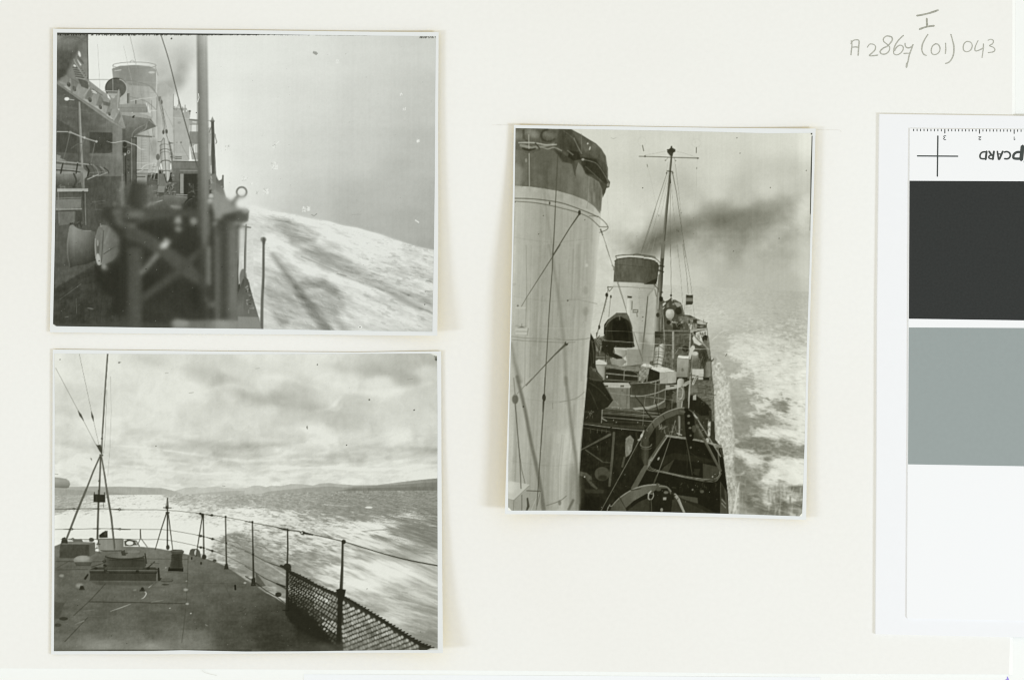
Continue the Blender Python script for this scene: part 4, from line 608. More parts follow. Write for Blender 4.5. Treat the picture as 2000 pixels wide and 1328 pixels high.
    for P_, w in (([(743, 296), (745, 358)], [8, 10]), ([(745, 362), (722, 415)], 5), ([(747, 364), (797, 432)], 5), ([(956, 165), (955, 440)], 11), ([(948, 168), (905, 300), (860, 452)], [9, 8, 6]), ([(962, 168), (982, 330), (997, 452)], [9, 8, 6]), ([(1238, 175), (1240, 350), (1242, 510)], [9, 10, 12]), ([(1230, 195), (1205, 350), (1180, 505)], [9, 8, 7]),
                  ([(1412, 195), (1416, 400), (1420, 600)], [9, 11, 13])): s.line(P_, w, 66, soft=3)
    s.line([(956, 50), (953, 125)], [8, 26], 72, soft=4); s.line([(950, 66), (950, 108)], 5, 190, soft=3); s.line([(925, 124), (985, 126)], 7, 54); s.line([(956, 125), (957, 165)], 9, 60); s.ell(957, 163, 17, 7, 56); s.ell(959, 435, 14, 20, 66, soft=4); s.ell(956, 297, 6, 6, 54); s.ell(956, 377, 6, 6, 54)
    s.ell(1232, 185, 12, 16, 52, soft=4); s.ell(1413, 196, 9, 9, 50, soft=3); s.ell(1244, 510, 18, 20, 58, soft=4); s.ell(1417, 402, 8, 8, 54); s.poly([(1400, 608), (1408, 570), (1428, 560), (1438, 608)], 54, soft=4); s.ell(1240, 352, 8, 8, 50); s.ell(1241, 440, 9, 9, 50)
    s.view(*D)
    s.line([(-5, 224), (52, 236), (200, 262), (310, 288), (400, 300), (520, 326), (745, 378), (900, 425), (1050, 470), (1250, 520), (1470, 560)], [4, 4, 5, 7, 7, 6, 6, 7, 8, 9, 10], 62, sp=3, soft=3)
    s.line([(-5, 452), (60, 480), (150, 530), (250, 565), (290, 580)], [4, 4, 5, 8, 12], 72, soft=3); s.line([(-5, 565), (70, 610), (150, 660), (240, 700), (310, 740)], [4, 4, 5, 8, 10], 66, soft=3); s.line([(240, 700), (300, 722)], 12, 50, soft=4)
    s.line([(52, 234), (57, 470), (62, 700)], [9, 12, 15], 58, soft=3); s.ell(52, 230, 8, 9, 48); s.ell(57, 478, 9, 9, 48); s.poly([(40, 718), (48, 660), (72, 650), (80, 718)], 50, soft=5); s.poly([(75, 610), (100, 640), (155, 715), (80, 725)], 78, soft=8, a=.8); s.ell(250, 782, 24, 18, 52, soft=6); s.line([(0, 645), (60, 680), (160, 755), (240, 800), (310, 855)], 8, 44, soft=4, a=.7)
    s.line([(240, 272), (300, 286), (330, 292)], [4, 14, 8], 48, soft=3); s.line([(410, 305), (440, 312), (512, 328)], [5, 14, 8], 48, soft=3); s.ell(436, 312, 18, 14, 48, soft=3); s.ell(430, 312, 7, 7, 205, soft=3)
    s.line([(320, 285), (322, 430), (318, 560)], [11, 12, 13], 60, soft=3); s.line([(740, 395), (738, 560), (728, 760)], [16, 19, 26], 62, soft=4); s.ell(748, 380, 17, 17, 50, soft=4); s.line([(746, 400), (740, 740)], 6, 88, soft=4, a=.6)
    s.ell(318, 572, 30, 28, 52, soft=6); s.line([(270, 562), (340, 590)], 16, 50, soft=5)
    # -- net
    s.id = 8
    net = [(322, 600), (380, 628), (440, 660), (520, 700), (600, 745), (700, 785), (780, 820), (860, 872), (940, 920), (1030, 975), (1100, 1020), (1200, 1080), (1300, 1130), (1440, 1198), (1300, 1222), (760, 1222), (600, 1100), (330, 960), (310, 900)]
    s.poly(net, s.g(320, 900, 900, 900, 40, 50, 58, 62), soft=8)
    s.poly([(322, 860), (560, 980), (720, 1100), (720, 1215), (420, 1060), (320, 950)], 42, soft=50, a=.85)
    import random as _r
    q = _r.Random(9)
    for side, n in ((0, 20), (1, 17)):
        for i in range(-14 if side else -2, n + 4):
            f = (i + .5) / n; cw = (10 + 9 * max(f, 0)) if side == 0 else 21; ch = (9 + 9 * max(f, 0)) if side == 0 else 22
            for j in range(26):
                if side == 0: x = 336 + 378 * max(f, -.05) ** 1.08 if f > 0 else 330; y = 622 + 190 * f + 8 + j * (17 + 8 * f) + (i % 2) * 0; x += (j % 2) * cw * .55
                else: x = 745 + i * 39 + j * 21; y = 838 + i * 21 + j * 28 + 6
                top = np.interp(x, [330, 440, 560, 700, 780, 900, 1040, 1200, 1330, 1440], [604, 652, 722, 780, 820, 890, 975, 1075, 1150, 1200]); bottom = 925 + (x - 320) * .66 if side == 0 else 1212
                if y > bottom - 4 or y < top + 20 or x > 1330 or (side and x < 742) or (not side and x > 705): continue
                z = (y - top) / max(60, bottom - top)
                if side == 0:
                    br = 118 + 74 * math.exp(-((y - (748 + (x - 360) * .30)) / 30) ** 2) * (x < 640) + 40 * (x > 520) * (z < .5) - 56 * z + q.uniform(-24, 20)
                    if abs(y - (1020 + (x - 640) * .55)) < 46 and x > 585: br = 180 + q.uniform(-24, 15)
                    if z > .66 + max(0, x - 470) * .0016 + q.uniform(-.05, .05): continue
                else: br = 196 - 34 * z + q.uniform(-38, 20) - (30 if 880 < x < 1000 and 990 < y < 1090 else 0)
                s.ell(x + q.uniform(-2, 2), y + q.uniform(-2, 2), cw * .50 * q.uniform(.85, 1.1), ch * .60 * q.uniform(.85, 1.15), max(62, br), soft=8 + 4 * side + (6 if y > 1120 else 0), rot=-.45, a=.9)
    s.poly([(300, 900), (345, 905), (480, 1010), (470, 1060), (330, 985)], 44, soft=22)
    s.line([(322, 598), (440, 652), (560, 722), (700, 780), (790, 822), (900, 890), (1040, 975), (1200, 1075), (1330, 1150), (1460, 1200)], [12, 14, 16, 18, 18, 22, 24, 24, 26, 20], 50, soft=7, sp=3)
    for k in range(46):
        f = k / 45; x = 330 + 1100 * f; y = np.interp(x, [330, 440, 560, 700, 900, 1040, 1200, 1330, 1440], [604, 652, 722, 780, 890, 975, 1075, 1150, 1195]); s.line([(x, y), (x + 16 + 16 * f, y - 3 + q.uniform(-5, 3))], 5 + 6 * f, 48, soft=5)
    s.line([(318, 590), (316, 760), (312, 935)], [20, 17, 16], 46, soft=5); s.line([(725, 790), (716, 960), (708, 1150)], [40, 34, 30], 44, soft=10); s.poly([(690, 745), (720, 735), (765, 745), (755, 800), (740, 840), (705, 830), (700, 790)], 44, soft=8); s.line([(285, 900), (330, 905)], 7, 40, soft=4)
    s.poly([(380, 1150), (760, 1150), (1000, 1180), (1360, 1200), (1440, 1240), (380, 1240)], s.g(380, 0, 1440, 0, 78, 92, 104, 120, 100), soft=40, a=.35)
    s.id = 1; s.poly([(1385, 1192), (1420, 1180), (1475, 1180), (1475, 1196), (1440, 1200)], 212, soft=5)
    # marks on the print
    s.finish(102, rough={2: .6, 3: .3, 4: .5}); s.view(0, 0, 1); s.id = None
    for x, y, l, a in ((233.5, 708, 3, .9), (323, 729, 6, .5), (370, 767.5, 8, .55), (500, 720, 7, .4), (683, 757, 0, .5), (797, 741, 9, .4)): s.line([(x, y), (x + l, y - l * .15)], 1.4, 96, a=a * .7)
    for x, y, r in ((721.5, 780.5, 1.5), (809, 800.5, 1.5), (620, 712, 1.2), (677, 869, 1.2), (305, 871, 1), (600, 834.5, 1.3), (118, 702, 1.1), (233, 708, 1.6), (179, 896, 1.3), (852, 702, 2.4)): s.ell(x, y, r, r, 80)
    s.line([(600, 832), (600.5, 837)], 1.4, 96); s.line([(177, 894), (180, 899)], 1.4, 150); s.line([(108, 925), (114, 926)], 1.2, 140); s.line([(435, 948.3), (440, 949)], 1, 150)
    for k in range(8): s.line([(850 + R.uniform(-2, 3), 694 + R.uniform(-2, 8)), (852 + R.uniform(-2, 2), 696 + R.uniform(0, 9))], 1.1, 110, a=.7)
    s.poly([(836, 688), (858, 688), (858, 700), (853, 695), (846, 693)], 236)
    s.specks(60, R, (110, 1140, 850, 1262), 190, (.4, .8), .5); s.specks(40, R, (110, 700, 850, 940), 140, (.4, .8), .4); s.specks(14, R, (110, 1140, 850, 1262), 30, (.6, 1), .8)
    s.op = 'add'; s.full(lambda X, Y: 6 * (fbm(X / 2.2, Y / 2.2, 71, 2) - .5)); s.poly([(100, 685), (125, 685), (118, 900), (112, 1100), (100, 1275)], 8, soft=20); s.op = None
P2N = ['printed_sky', 'printed_sea', 'printed_hills', 'printed_deck', 'printed_deck_fittings', 'printed_gun_barrel', 'printed_flagstaff', 'printed_guard_rail', 'printed_net']
# ---------------------------------------------------------------- print three: from the bridge, looking aft past two funnels
P3 = dict(T=[(1007, 251.5), (1120, 253), (1290, 256), (1400, 258.5), (1500, 261.5), (1586, 261)], B=[(992.5, 994.5), (1130, 996), (1260, 998.5), (1400, 1002), (1565, 1007)],
          L=[(1007, 251.5), (1005, 400), (1001, 560), (996, 750), (993, 900), (992.5, 994.5)], R=[(1586, 261), (1583, 400), (1580, 520), (1574, 690), (1570, 870), (1565, 1007)])
def paint3(s):
    A = (940, 230, 4.918); B = (1260, 230, 4.918); C = (940, 480, 4.918); D = (1260, 480, 4.579); E = (940, 740, 4.579); F = (1260, 740, 4.579); G = (1130, 540, 5.107)
    H = (1130, 780, 5.774); I = (1140, 690, 9.4875); J = (1270, 560, 9.4875); K = (1270, 680, 9.4875); R = random.Random(8)
    s.id = 0
    sk = s.field([(1200, 260, 212), (1300, 265, 212), (1400, 265, 212), (1500, 265, 214), (1575, 265, 220), (1400, 330, 210), (1200, 400, 214), (1180, 500, 210), (1290, 400, 208), (1400, 370, 206), (1500, 370, 204), (1570, 400, 212), (1240, 430, 212), (1350, 410, 200), (1450, 390, 196), (1540, 370, 200),
        (1272, 482, 160), (1290, 458, 160), (1311, 448, 158), (1340, 438, 160), (1374, 430, 156), (1400, 440, 154), (1414, 424, 156), (1440, 436, 146), (1455, 428, 142), (1480, 422, 152), (1514, 412, 164), (1534, 400, 176), (1555, 386, 194), (1380, 465, 172), (1400, 480, 178), (1440, 470, 150), (1440, 488, 168), (1370, 470, 176), (1340, 480, 186), (1480, 460, 176),
        (1500, 480, 190), (1540, 450, 188), (1565, 430, 200), (1300, 510, 200), (1350, 510, 194), (1400, 500, 190), (1430, 490, 172), (1460, 500, 192), (1500, 500, 184), (1530, 505, 182), (1560, 520, 198), (1350, 540, 198), (1450, 540, 188), (1540, 550, 184), (1290, 550, 206), (1180, 540, 206), (1570, 480, 204), (1240, 485, 176), (1225, 497, 200)], 11)
    def skyf(X, Y):
        m = np.exp(-((Y - np.interp(X, [1230, 1311, 1400, 1500, 1570], [495, 455, 455, 445, 430])) / 60) ** 2); wx = 20 * (fbm(X / 24, Y / 24, 2, 3) - .5); wy = 16 * (fbm(X / 24, Y / 24, 6, 3) - .5)
        return sk(X, Y) + (fbm((X + wx) / 26, (Y + wy) / 16, 4, 3) - .5) * 34 * m + (fbx(X / 3, Y / 160, 9, 2) - .5) * 4 + (fbm(X / 60, Y / 60, 44, 2) - .5) * 8
    s.full(skyf); s.id = 6
    s.view(*B); s.line([(20, 1290), (90, 1180), (180, 1100), (330, 1040), (480, 980), (700, 960), (960, 990), (1150, 940), (1320, 850)], [80, 130, 120, 130, 150, 190, 170, 150, 120], 150, soft=170, a=.28, sp=3)
    s.view(0, 0, 1); s.op = 'add'
    s.line([(1224, 500), (1245, 488), (1272, 472), (1304, 456), (1340, 444), (1385, 433), (1430, 426), (1470, 424), (1510, 416), (1550, 394), (1585, 366)], [6, 26, 36, 38, 34, 34, 42, 44, 36, 26, 18], -13, soft=46, a=1, sp=4); s.line([(1222, 501), (1242, 490), (1268, 474), (1300, 456), (1340, 442), (1390, 430), (1430, 426)], [4, 16, 24, 28, 26, 26, 14], -17, soft=26, sp=4); s.line([(1240, 500), (1275, 486), (1310, 474), (1350, 464)], [10, 26, 28, 10], -12, soft=24, sp=4); s.line([(1300, 490), (1360, 478), (1440, 470), (1520, 470), (1580, 470)], [10, 50, 70, 80, 70], -11, soft=70, sp=4)
    s.line([(1226, 500), (1250, 490), (1280, 478), (1310, 470), (1340, 462)], [8, 30, 40, 34, 10], -16, soft=26, sp=4); s.line([(1390, 440), (1450, 432), (1500, 430)], [10, 26, 10], -12, soft=26, sp=4); s.op = None; s.view(*B)
    s.ell(940, 1000, 120, 60, 136, soft=120, a=.45); s.ell(540, 1000, 80, 60, 148, soft=100, a=.4); s.ell(870, 1190, 60, 80, 156, soft=80, a=.45)
    s.id = 1
    s.view(0, 0, 1)
    base = s.field([(1180, 560, 202), (1300, 560, 196), (1400, 570, 188), (1560, 572, 178), (1391, 578, 190), (1478, 590, 184), (1544, 590, 178), (1435, 602, 192), (1390, 611, 206), (1370, 593, 196), (1478, 628, 186), (1413, 666, 182), (1200, 620, 198), (1170, 640, 200), (1413, 698, 174), (1413, 720, 170), (1456, 753, 164), (1540, 640, 172), (1560, 700, 168),
        (1445, 784, 154), (1445, 838, 142), (1456, 871, 124), (1456, 904, 128), (1456, 936, 122), (1468, 980, 114), (1533, 795, 132), (1522, 816, 140), (1533, 871, 130), (1500, 875, 120), (1560, 882, 122), (1555, 954, 116), (1562, 985, 110), (1522, 985, 110), (1500, 960, 130), (1533, 998, 122), (1445, 990, 150), (1480, 640, 178)], 12, 1.7)
    dens = s.field([(1300, 560, 0), (1450, 570, 0), (1560, 575, 0), (1390, 611, .6), (1370, 620, .7), (1435, 620, .3), (1500, 600, .1), (1456, 625, .55), (1413, 640, .3), (1480, 640, .5), (1540, 648, .55), (1390, 650, .3), (1400, 672, .1), (1440, 665, .75), (1480, 665, .85), (1530, 670, .7), (1560, 660, .5), (1405, 700, 0), (1440, 690, .85), (1480, 700, .9),
        (1540, 700, .85), (1415, 720, 0), (1440, 732, .7), (1450, 750, .1), (1500, 730, .8), (1550, 740, .95), (1470, 760, .6), (1520, 765, .85), (1565, 770, 1), (1440, 780, 0), (1460, 800, .1), (1489, 795, .8), (1520, 792, .3), (1555, 800, .75), (1467, 806, .6), (1455, 830, 0), (1480, 815, .35), (1510, 830, .35), (1540, 835, .65), (1565, 820, .9), (1470, 832, .55), (1500, 845, .9), (1544, 845, .95),
        (1480, 865, 0), (1510, 868, .25), (1540, 870, .1), (1560, 862, .7), (1562, 882, .15), (1457, 886, .7), (1470, 897, .75), (1440, 900, 0), (1500, 890, .3), (1522, 904, .8), (1555, 910, 1.1), (1511, 926, .95), (1555, 936, 1.05), (1490, 920, .3), (1500, 947, .6), (1533, 947, .5), (1562, 954, .05), (1522, 958, .45), (1544, 970, .7), (1565, 985, .1), (1522, 985, .1), (1500, 980, .45), (1533, 1000, .3), (1548, 998, .6), (1460, 950, 0), (1470, 990, .1), (1200, 620, .1), (1180, 660, .3)], 9, 1.9)
    def sea(X, Y):
        h = np.interp(X, [1100, 1293, 1575], [553, 556, 570]); d = np.maximum(Y - h, 1); p = d / 430; w = sst(.45, .68, p)
        D = d - .14 * (X - 1440) * sst(20, 300, d) + 6 * (fbm(X / 22, Y / 14, 3, 3) - .5) * p; x0 = X - 1440 + .10 * d
        n = fbm(x0 / (7 + .07 * d), pers(D, 1.9, .034), 7, 5, .6); n2 = fbm(x0 / (3.6 + .04 * d), pers(D, 1.6, .022), 8, 4); web = 1 - np.abs(2 * fbm(x0 / (5 + .04 * d), pers(D, 1.7, .020), 27, 3) - 1)
        F = dens(X, Y); m = n * .45 + n2 * .2 + web * .35 + (F - .5) * .66 - .10 + .03 * w
        k = sst(.36 - .08 * w, .66 + .10 * w, m)
        b = base(X, Y) + (fbm(x0 / (3.5 + .03 * d), pers(D, 1.4, .014), 33, 3) - .5) * (16 + 22 * p) + (fbm(X / 9, Y / 16, 22, 3) - .5) * 14 * w
        top = np.interp(p, [0, .2, .35, 1], [200, 208, 219, 227]) - 18 * (1 - sst(.3, 1, F)) + 34 * (n2 - .5)
        return np.minimum(b + (top - b) * k, 229)
    s.poly([(1100, 553), (1293, 556), (1575, 570), (1600, 572), (1600, 1020), (1100, 1020)], sea, soft=3)
    s.view(*D); s.line([(740, 940), (790, 925), (900, 930), (960, 950)], 12, 214, soft=6, sp=3, a=.9); s.line([(740, 940), (800, 965), (900, 990)], 8, 214, soft=5, sp=3, a=.7); s.line([(905, 1270), (950, 1290), (1080, 1300)], 7, 215, soft=5, sp=3)
    s.line([(600, 840), (680, 770), (740, 750)], 10, 204, soft=10, a=.6)
    for k in range(150):
        x, y = R.uniform(740, 1420), R.uniform(760, 1300); l = R.uniform(20, 70); s.line([(x, y), (x + l * .5, y + R.uniform(-8, 4)), (x + l, y + R.uniform(-8, 10))], R.uniform(2, 5), R.choice([165, 160, 222, 226]), soft=4, a=.5, sp=2)
    for k in range(60):
        x, y = R.uniform(480, 1420), R.uniform(520, 760); l = R.uniform(20, 80); s.line([(x, y), (x + l, y + R.uniform(-3, 5))], R.uniform(1.5, 3.5), R.choice([178, 206, 210]), soft=3, a=.5)
    s.view(0, 0, 1)
    for k in range(420):
        x = R.uniform(1395, 1572); d = 40 + 390 * R.random(); y = 566 + d; p = d / 430
        if x < 1430 + 30 * (p > .5) and p > .3: continue
        l = R.uniform(4, 15) * (.6 + p); tl = R.uniform(-.15, .3) * (.4 + p); s.line([(x, y), (x + l * .5, y + l * .5 * tl + R.uniform(-1, 1)), (x + l, y + l * tl)], R.uniform(.6, 1.3) * (.7 + p), R.choice([228, 226, 224, 170, 160, 190]) - (20 if p < .3 else 0), soft=1.4 + 2 * p, a=R.uniform(.2, .5), sp=2)
    # foamy strip beside the hull
    s.view(0, 0, 1)
    def strip(X, Y):
        n = fbm(X / 4.2, Y / 5.5, 61, 4); m = fbm(X / 1.9, Y / 2.6, 62, 2); lo = sst(880, 960, Y)
        return 186 - 14 * lo + (n - .5) * (88 + 20 * lo) + (m - .5) * 34
    s.poly([(1391, 700), (1400, 695), (1412, 715), (1424, 745), (1428, 800), (1434, 860), (1432, 920), (1444, 960), (1442, 1010), (1422, 1010), (1419, 960), (1414, 900), (1400, 870), (1393, 760)], strip, soft=7)
    s.view(*F); s.line([(838, 930), (820, 1030), (790, 1200)], [6, 18, 22], 212, soft=12, a=.85, sp=3); s.line([(745, 1000), (770, 1120), (745, 1210)], [14, 20, 14], 198, soft=14, a=.6, sp=3)
    for k in range(60):
        x, y = R.uniform(1080, 1400), R.uniform(920, 1200); s.line([(x, y), (x - R.uniform(-10, 20), y + R.uniform(30, 90))], R.uniform(5, 12), R.choice([104, 120, 196, 210]), soft=14, a=.4)
    for k in range(50):
        x, y = R.uniform(740, 900), R.uniform(700, 1200); s.line([(x, y), (x + R.uniform(-6, 6), y + R.uniform(20, 60))], R.uniform(3, 7), R.choice([104, 160, 175]), soft=9, a=.35)
    # ---- after part of the ship
    s.id = 2; s.view(*G)
    body = [(100, 640), (350, 560), (760, 560), (790, 180), (860, 250), (960, 230), (1020, 265), (1050, 380), (1130, 400), (1270, 460), (1285, 560), (1300, 640), (1325, 860), (1340, 1200), (1350, 1340), (60, 1340)]
    s.poly(body, 88, soft=5); s.view(*F); s.poly([(-200, 0), (600, 0), (612, 250), (625, 540), (690, 620), (735, 1000), (745, 1210), (-600, 1210), (-600, 0)], 58, soft=4); s.view(*G)
    s.op = 'add'; s.poly(body, lambda X, Y: 46 * (fbm(X / 5, Y / 5, 91, 3) - .5), soft=5); s.op = None
    # deck on right side
    s.poly([(1120, 900), (1240, 900), (1250, 1010), (1325, 1030), (1345, 1340), (1180, 1340), (1090, 1180)], lambda X, Y: 92 + 50 * (fbx(X / 9, Y / 2, 92, 3) - .5), soft=6)
    s.poly([(1130, 920), (1240, 930), (1245, 1000), (1130, 1010)], 196, soft=6, a=.85); s.line([(1130, 985), (1240, 1000)], 8, 70); s.line([(1170, 1000), (1140, 1070)], 22, 176, soft=4); s.line([(1172, 1000), (1146, 1060)], 5, 80)
    s.poly([(1100, 1180), (1180, 1190), (1290, 1280), (1330, 1340), (1080, 1340)], 40, soft=10)
    # funnel
    s.id = 4
    s.view(*C); s.poly([(1270, 345), (1400, 350), (1672, 372), (1672, 900), (1530, 1110), (1420, 1110), (1400, 900), (1230, 720)], s.g(1230, 0, 1672, 0, 200, 190, 196, 188, 150), soft=4)
    s.view(*G); s.poly([(350, 50), (560, 60), (790, 80), (770, 560), (740, 840), (560, 880), (400, 900), (330, 620), (316, 400)], s.g(316, 0, 790, 0, 196, 198, 182, 164, 156), soft=4)
    s.poly([(680, 200), (760, 70), (780, 90), (750, 560), (700, 900), (610, 860), (650, 560)], s.g(600, 0, 780, 0, 140, 168, 182), soft=4); s.line([(690, 200), (660, 520), (625, 840)], [10, 12, 12], 92, soft=4); s.line([(770, 75), (740, 130), (690, 190)], [24, 20, 16], 150, soft=4); s.line([(760, 130), (775, 200)], 6, 90)
    s.poly([(610, 560), (740, 700), (730, 860), (600, 860)], 120, soft=60, a=.6); s.poly([(480, 720), (640, 730), (640, 880), (480, 890)], 132, soft=20, a=.8)
    s.view(*C); s.poly([(1282, 150), (1300, 128), (1420, 112), (1560, 122), (1672, 145), (1672, 375), (1500, 356), (1268, 348)], s.g(1268, 0, 1700, 0, 92, 96, 88, 80), soft=3)
    s.view(*D); s.poly([(-10, 120), (60, 128), (110, 150), (125, 180), (105, 320), (60, 345), (-10, 345)], s.g(-10, 0, 125, 0, 84, 66), soft=4); s.poly([(40, 320), (110, 290), (100, 340), (0, 345)], 50, soft=5)
    s.view(0, 0, 1); s.op = 'add'; s.poly([(1200, 505), (1280, 505), (1282, 552), (1200, 552)], lambda X, Y: 26 * (fbx(X / 4, Y / 18, 16, 3) - .5), soft=2); s.op = None
    s.view(*C); s.line([(1280, 150), (1320, 128), (1440, 115), (1560, 125), (1672, 147)], 7, 60, sp=4); s.arc(1480, 108, 190, 20, 5, 74, -180, 10, soft=2, rot=.02); s.line([(1290, 105), (1300, 125)], 5, 66); s.arc(1495, 92, 34, 14, 4, 74, 180, 360); s.line([(1462, 84), (1462, 115)], 4, 70); s.line([(1290, 100), (1400, 88), (1530, 92), (1672, 120)], 5, 78, sp=3); s.poly([(1310, 108), (1440, 98), (1600, 108), (1672, 128), (1672, 140), (1560, 118), (1420, 108), (1320, 118)], 204, soft=3)
    s.line([(1276, 180), (1400, 190), (1672, 215)], 4, 66, a=.7); s.line([(1265, 392), (1400, 396), (1640, 412)], 6, 128, a=.9); s.line([(1262, 400), (1230, 440), (1210, 400), (1250, 398)], 5, 78)
    s.view(*D); s.line([(-10, 100), (60, 102), (110, 130), (132, 155)], 6, 74, sp=3); s.line([(-10, 112), (60, 116), (105, 140)], 8, 206, sp=3)
    s.view(*G); s.line([(600, 190), (620, 400), (600, 700)], 4, 150, a=.6)
    for y in range(150, 640, 22): s.line([(596 + (y % 5), y), (640, y + 3)], 3, 140, a=.65)
    s.poly([(486, 195), (532, 198), (530, 216), (488, 214)], 66, soft=3); s.poly([(480, 240), (500, 216), (528, 240), (522, 310), (520, 430), (480, 380)], s.g(475, 0, 530, 0, 212, 202, 160), soft=4); s.line([(534, 250), (530, 330)], 9, 110, soft=4)
    s.rect(540, 330, 594, 362, 96, soft=3); s.rect(546, 338, 585, 352, 176, soft=3); s.line([(580, 365), (584, 400)], 10, 116, soft=5); s.ell(640, 405, 8, 8, 110, soft=4)
    # hanging blocks to the left
    s.id = 2
    s.line([(292, 100), (290, 160)], 5, 74); s.line([(335, 105), (295, 105)], 4, 78); s.ell(280, 185, 15, 21, 46, soft=3); s.ell(321, 202, 8, 16, 54, soft=3); s.line([(280, 200), (240, 360), (205, 490), (180, 590)], [7, 6, 6, 6], 66); s.line([(286, 205), (250, 360)], 3, 90); s.line([(318, 215), (300, 400)], 4, 90); s.ell(205, 505, 11, 22, 50, soft=3)
    s.line([(178, 560), (180, 620), (210, 590)], 6, 60); s.poly([(170, 620), (240, 598), (260, 640), (250, 740), (200, 760), (172, 740)], 126, soft=6, a=.9)
    for k in range(5): s.arc(205 + k * 8, 660 + k * 16, 34, 44, 4, 44, 150, 330)
    # mainmast and its gear
    s.id = 3
    s.view(*G); s.poly([(795, -20), (842, -20), (832, 150), (812, 300), (806, 560), (770, 560), (780, 200)], s.g(775, 0, 842, 0, 140, 88, 56), soft=4); s.rect(758, 560, 800, 680, 84, soft=5)
    s.line([(808, 130), (835, 160)], 12, 60, soft=3); s.line([(745, 75), (815, 150)], 8, 84, soft=3); s.ell(822, 225, 20, 26, 44, soft=4); s.line([(800, 160), (790, 320)], 10, 160, soft=4); s.ell(790, 385, 18, 22, 60, soft=6)
    s.view(*D); s.poly([(148, -10), (176, -10), (150, 400), (120, 420), (130, 180)], s.g(128, 0, 176, 0, 112, 66, 54), soft=3); s.line([(130, 180), (165, 186)], 12, 60); s.line([(118, 220), (160, 235)], 14, 62, soft=3)
    s.view(*B); s.line([(252, 375), (240, 500), (224, 700), (205, 880), (190, 1060), (176, 1200), (168, 1340)], [16, 20, 22, 25, 27, 29, 30], s.g(170, 0, 250, 0, 112, 108, 96), soft=4); s.line([(255, 380), (246, 500), (234, 640), (212, 880), (186, 1180)], [5, 6, 6, 7, 7], 70, soft=3)
    s.poly([(208, 306), (228, 306), (244, 290), (246, 274), (258, 274), (262, 292), (290, 308), (290, 330), (270, 338), (262, 372), (242, 372), (212, 336)], 66, soft=3); s.ell(250, 320, 22, 14, 58, soft=3); s.line([(-60, 374), (100, 378), (250, 384), (400, 388), (512, 392)], [5, 6, 7, 6, 7], 74, soft=2); s.ell(503, 392, 6, 8, 60)
    s.line([(215, 320), (100, 345), (0, 362)], 2.2, 160); s.line([(288, 322), (400, 352), (500, 386)], 2.2, 160)
    s.line([(218, 386), (205, 404), (192, 414)], 3, 120); s.line([(275, 386), (282, 402), (292, 416)], 3, 120); s.ell(194, 413, 6, 5, 90); s.ell(291, 416, 6, 5, 90)
    s.line([(212, 516), (262, 520)], 8, 60, soft=2); s.ell(206, 534, 7, 9, 76); s.ell(264, 534, 7, 9, 76); s.line([(238, 560), (244, 630)], 9, 60, soft=3)
    for P_, w, v in (([(207, 540), (120, 800), (0, 1170), (-40, 1290)], 3.4, 96), ([(216, 560), (150, 800), (80, 1060), (10, 1320)], 2.4, 128), ([(222, 600), (170, 850), (60, 1300)], 2, 150), ([(264, 540), (300, 720), (340, 1000), (390, 1340)], [6, 4, 3.4, 3], 82), ([(290, 450), (320, 700), (350, 1000), (375, 1340)], 2.2, 130),
                     ([(246, 640), (238, 900), (243, 1340)], 2.8, 104), ([(250, 640), (270, 880), (300, 1180), (318, 1340)], 2.2, 128), ([(285, 430), (310, 640)], 1.8, 150), ([(215, 430), (200, 540)], 1.8, 150), ([(500, 400), (488, 700), (462, 970)], 1.5, 170), ([(15, 430), (60, 620), (110, 860)], 1.5, 170)): s.line(P_, w, v)
    s.ell(20, 464, 3, 8, 110); s.ell(495, 488, 3, 8, 100); s.line([(491, 290), (490, 340)], 6, 66, soft=2); s.arc(490, 246, 44, 40, 1.5, 178); s.arc(-30, 232, 40, 44, 1.5, 178); s.line([(462, 160), (462, 210)], 1.5, 185, a=.6); s.line([(522, 160), (522, 210)], 1.5, 185, a=.6); s.ell(130, 942, 4, 9, 120, a=.8); s.ell(464, 966, 4, 7, 130); s.ell(345, 916, 4, 4, 90)
    s.view(*A); s.line([(1547, 270), (1560, 322)], 6, 66, soft=2); s.ell(1572, 374, 9, 9, 80); s.line([(1590, 450), (1597, 475)], 4, 110); s.line([(1200, 690), (1230, 1000), (1260, 1340)], 1.6, 186, a=.9); s.line([(1672, 880), (1600, 1120), (1530, 1320)], 3.2, 104)
    s.view(*D)
    for P_, w, v in (([(224, -10), (230, 200), (232, 440)], 3, 100), ([(288, -10), (320, 300), (335, 540)], 2.2, 130), ([(335, -10), (370, 260), (385, 430)], 3, 104), ([(345, -10), (400, 290), (418, 440)], 2.6, 112), ([(362, 440), (350, 610)], 2.4, 120), ([(370, 530), (374, 620)], 2, 150), ([(405, 530), (414, 620)], 2, 160), ([(425, 520), (442, 640)], 2.4, 140), ([(8, 60), (40, -20)], 2, 140)): s.line(P_, w, v)
    # small flag (bands)
    s.id = 7
    s.poly([(366, 438), (400, 444), (426, 440), (428, 510), (418, 526), (362, 530)], 62, soft=3); s.poly([(366, 466), (427, 468), (427, 497), (364, 498)], 116, soft=4)
    # covered gun, director etc. right of the mast
    s.id = 2; s.view(*J)
    s.poly([(225, 300), (330, 250), (380, 215), (420, 240), (450, 290), (560, 295), (590, 350), (635, 520), (640, 780), (240, 800), (225, 560)], 76, soft=8); s.poly([(225, 320), (270, 290), (300, 300), (235, 380)], 196, soft=6); s.poly([(225, 400), (275, 370), (240, 420)], 190, soft=6)
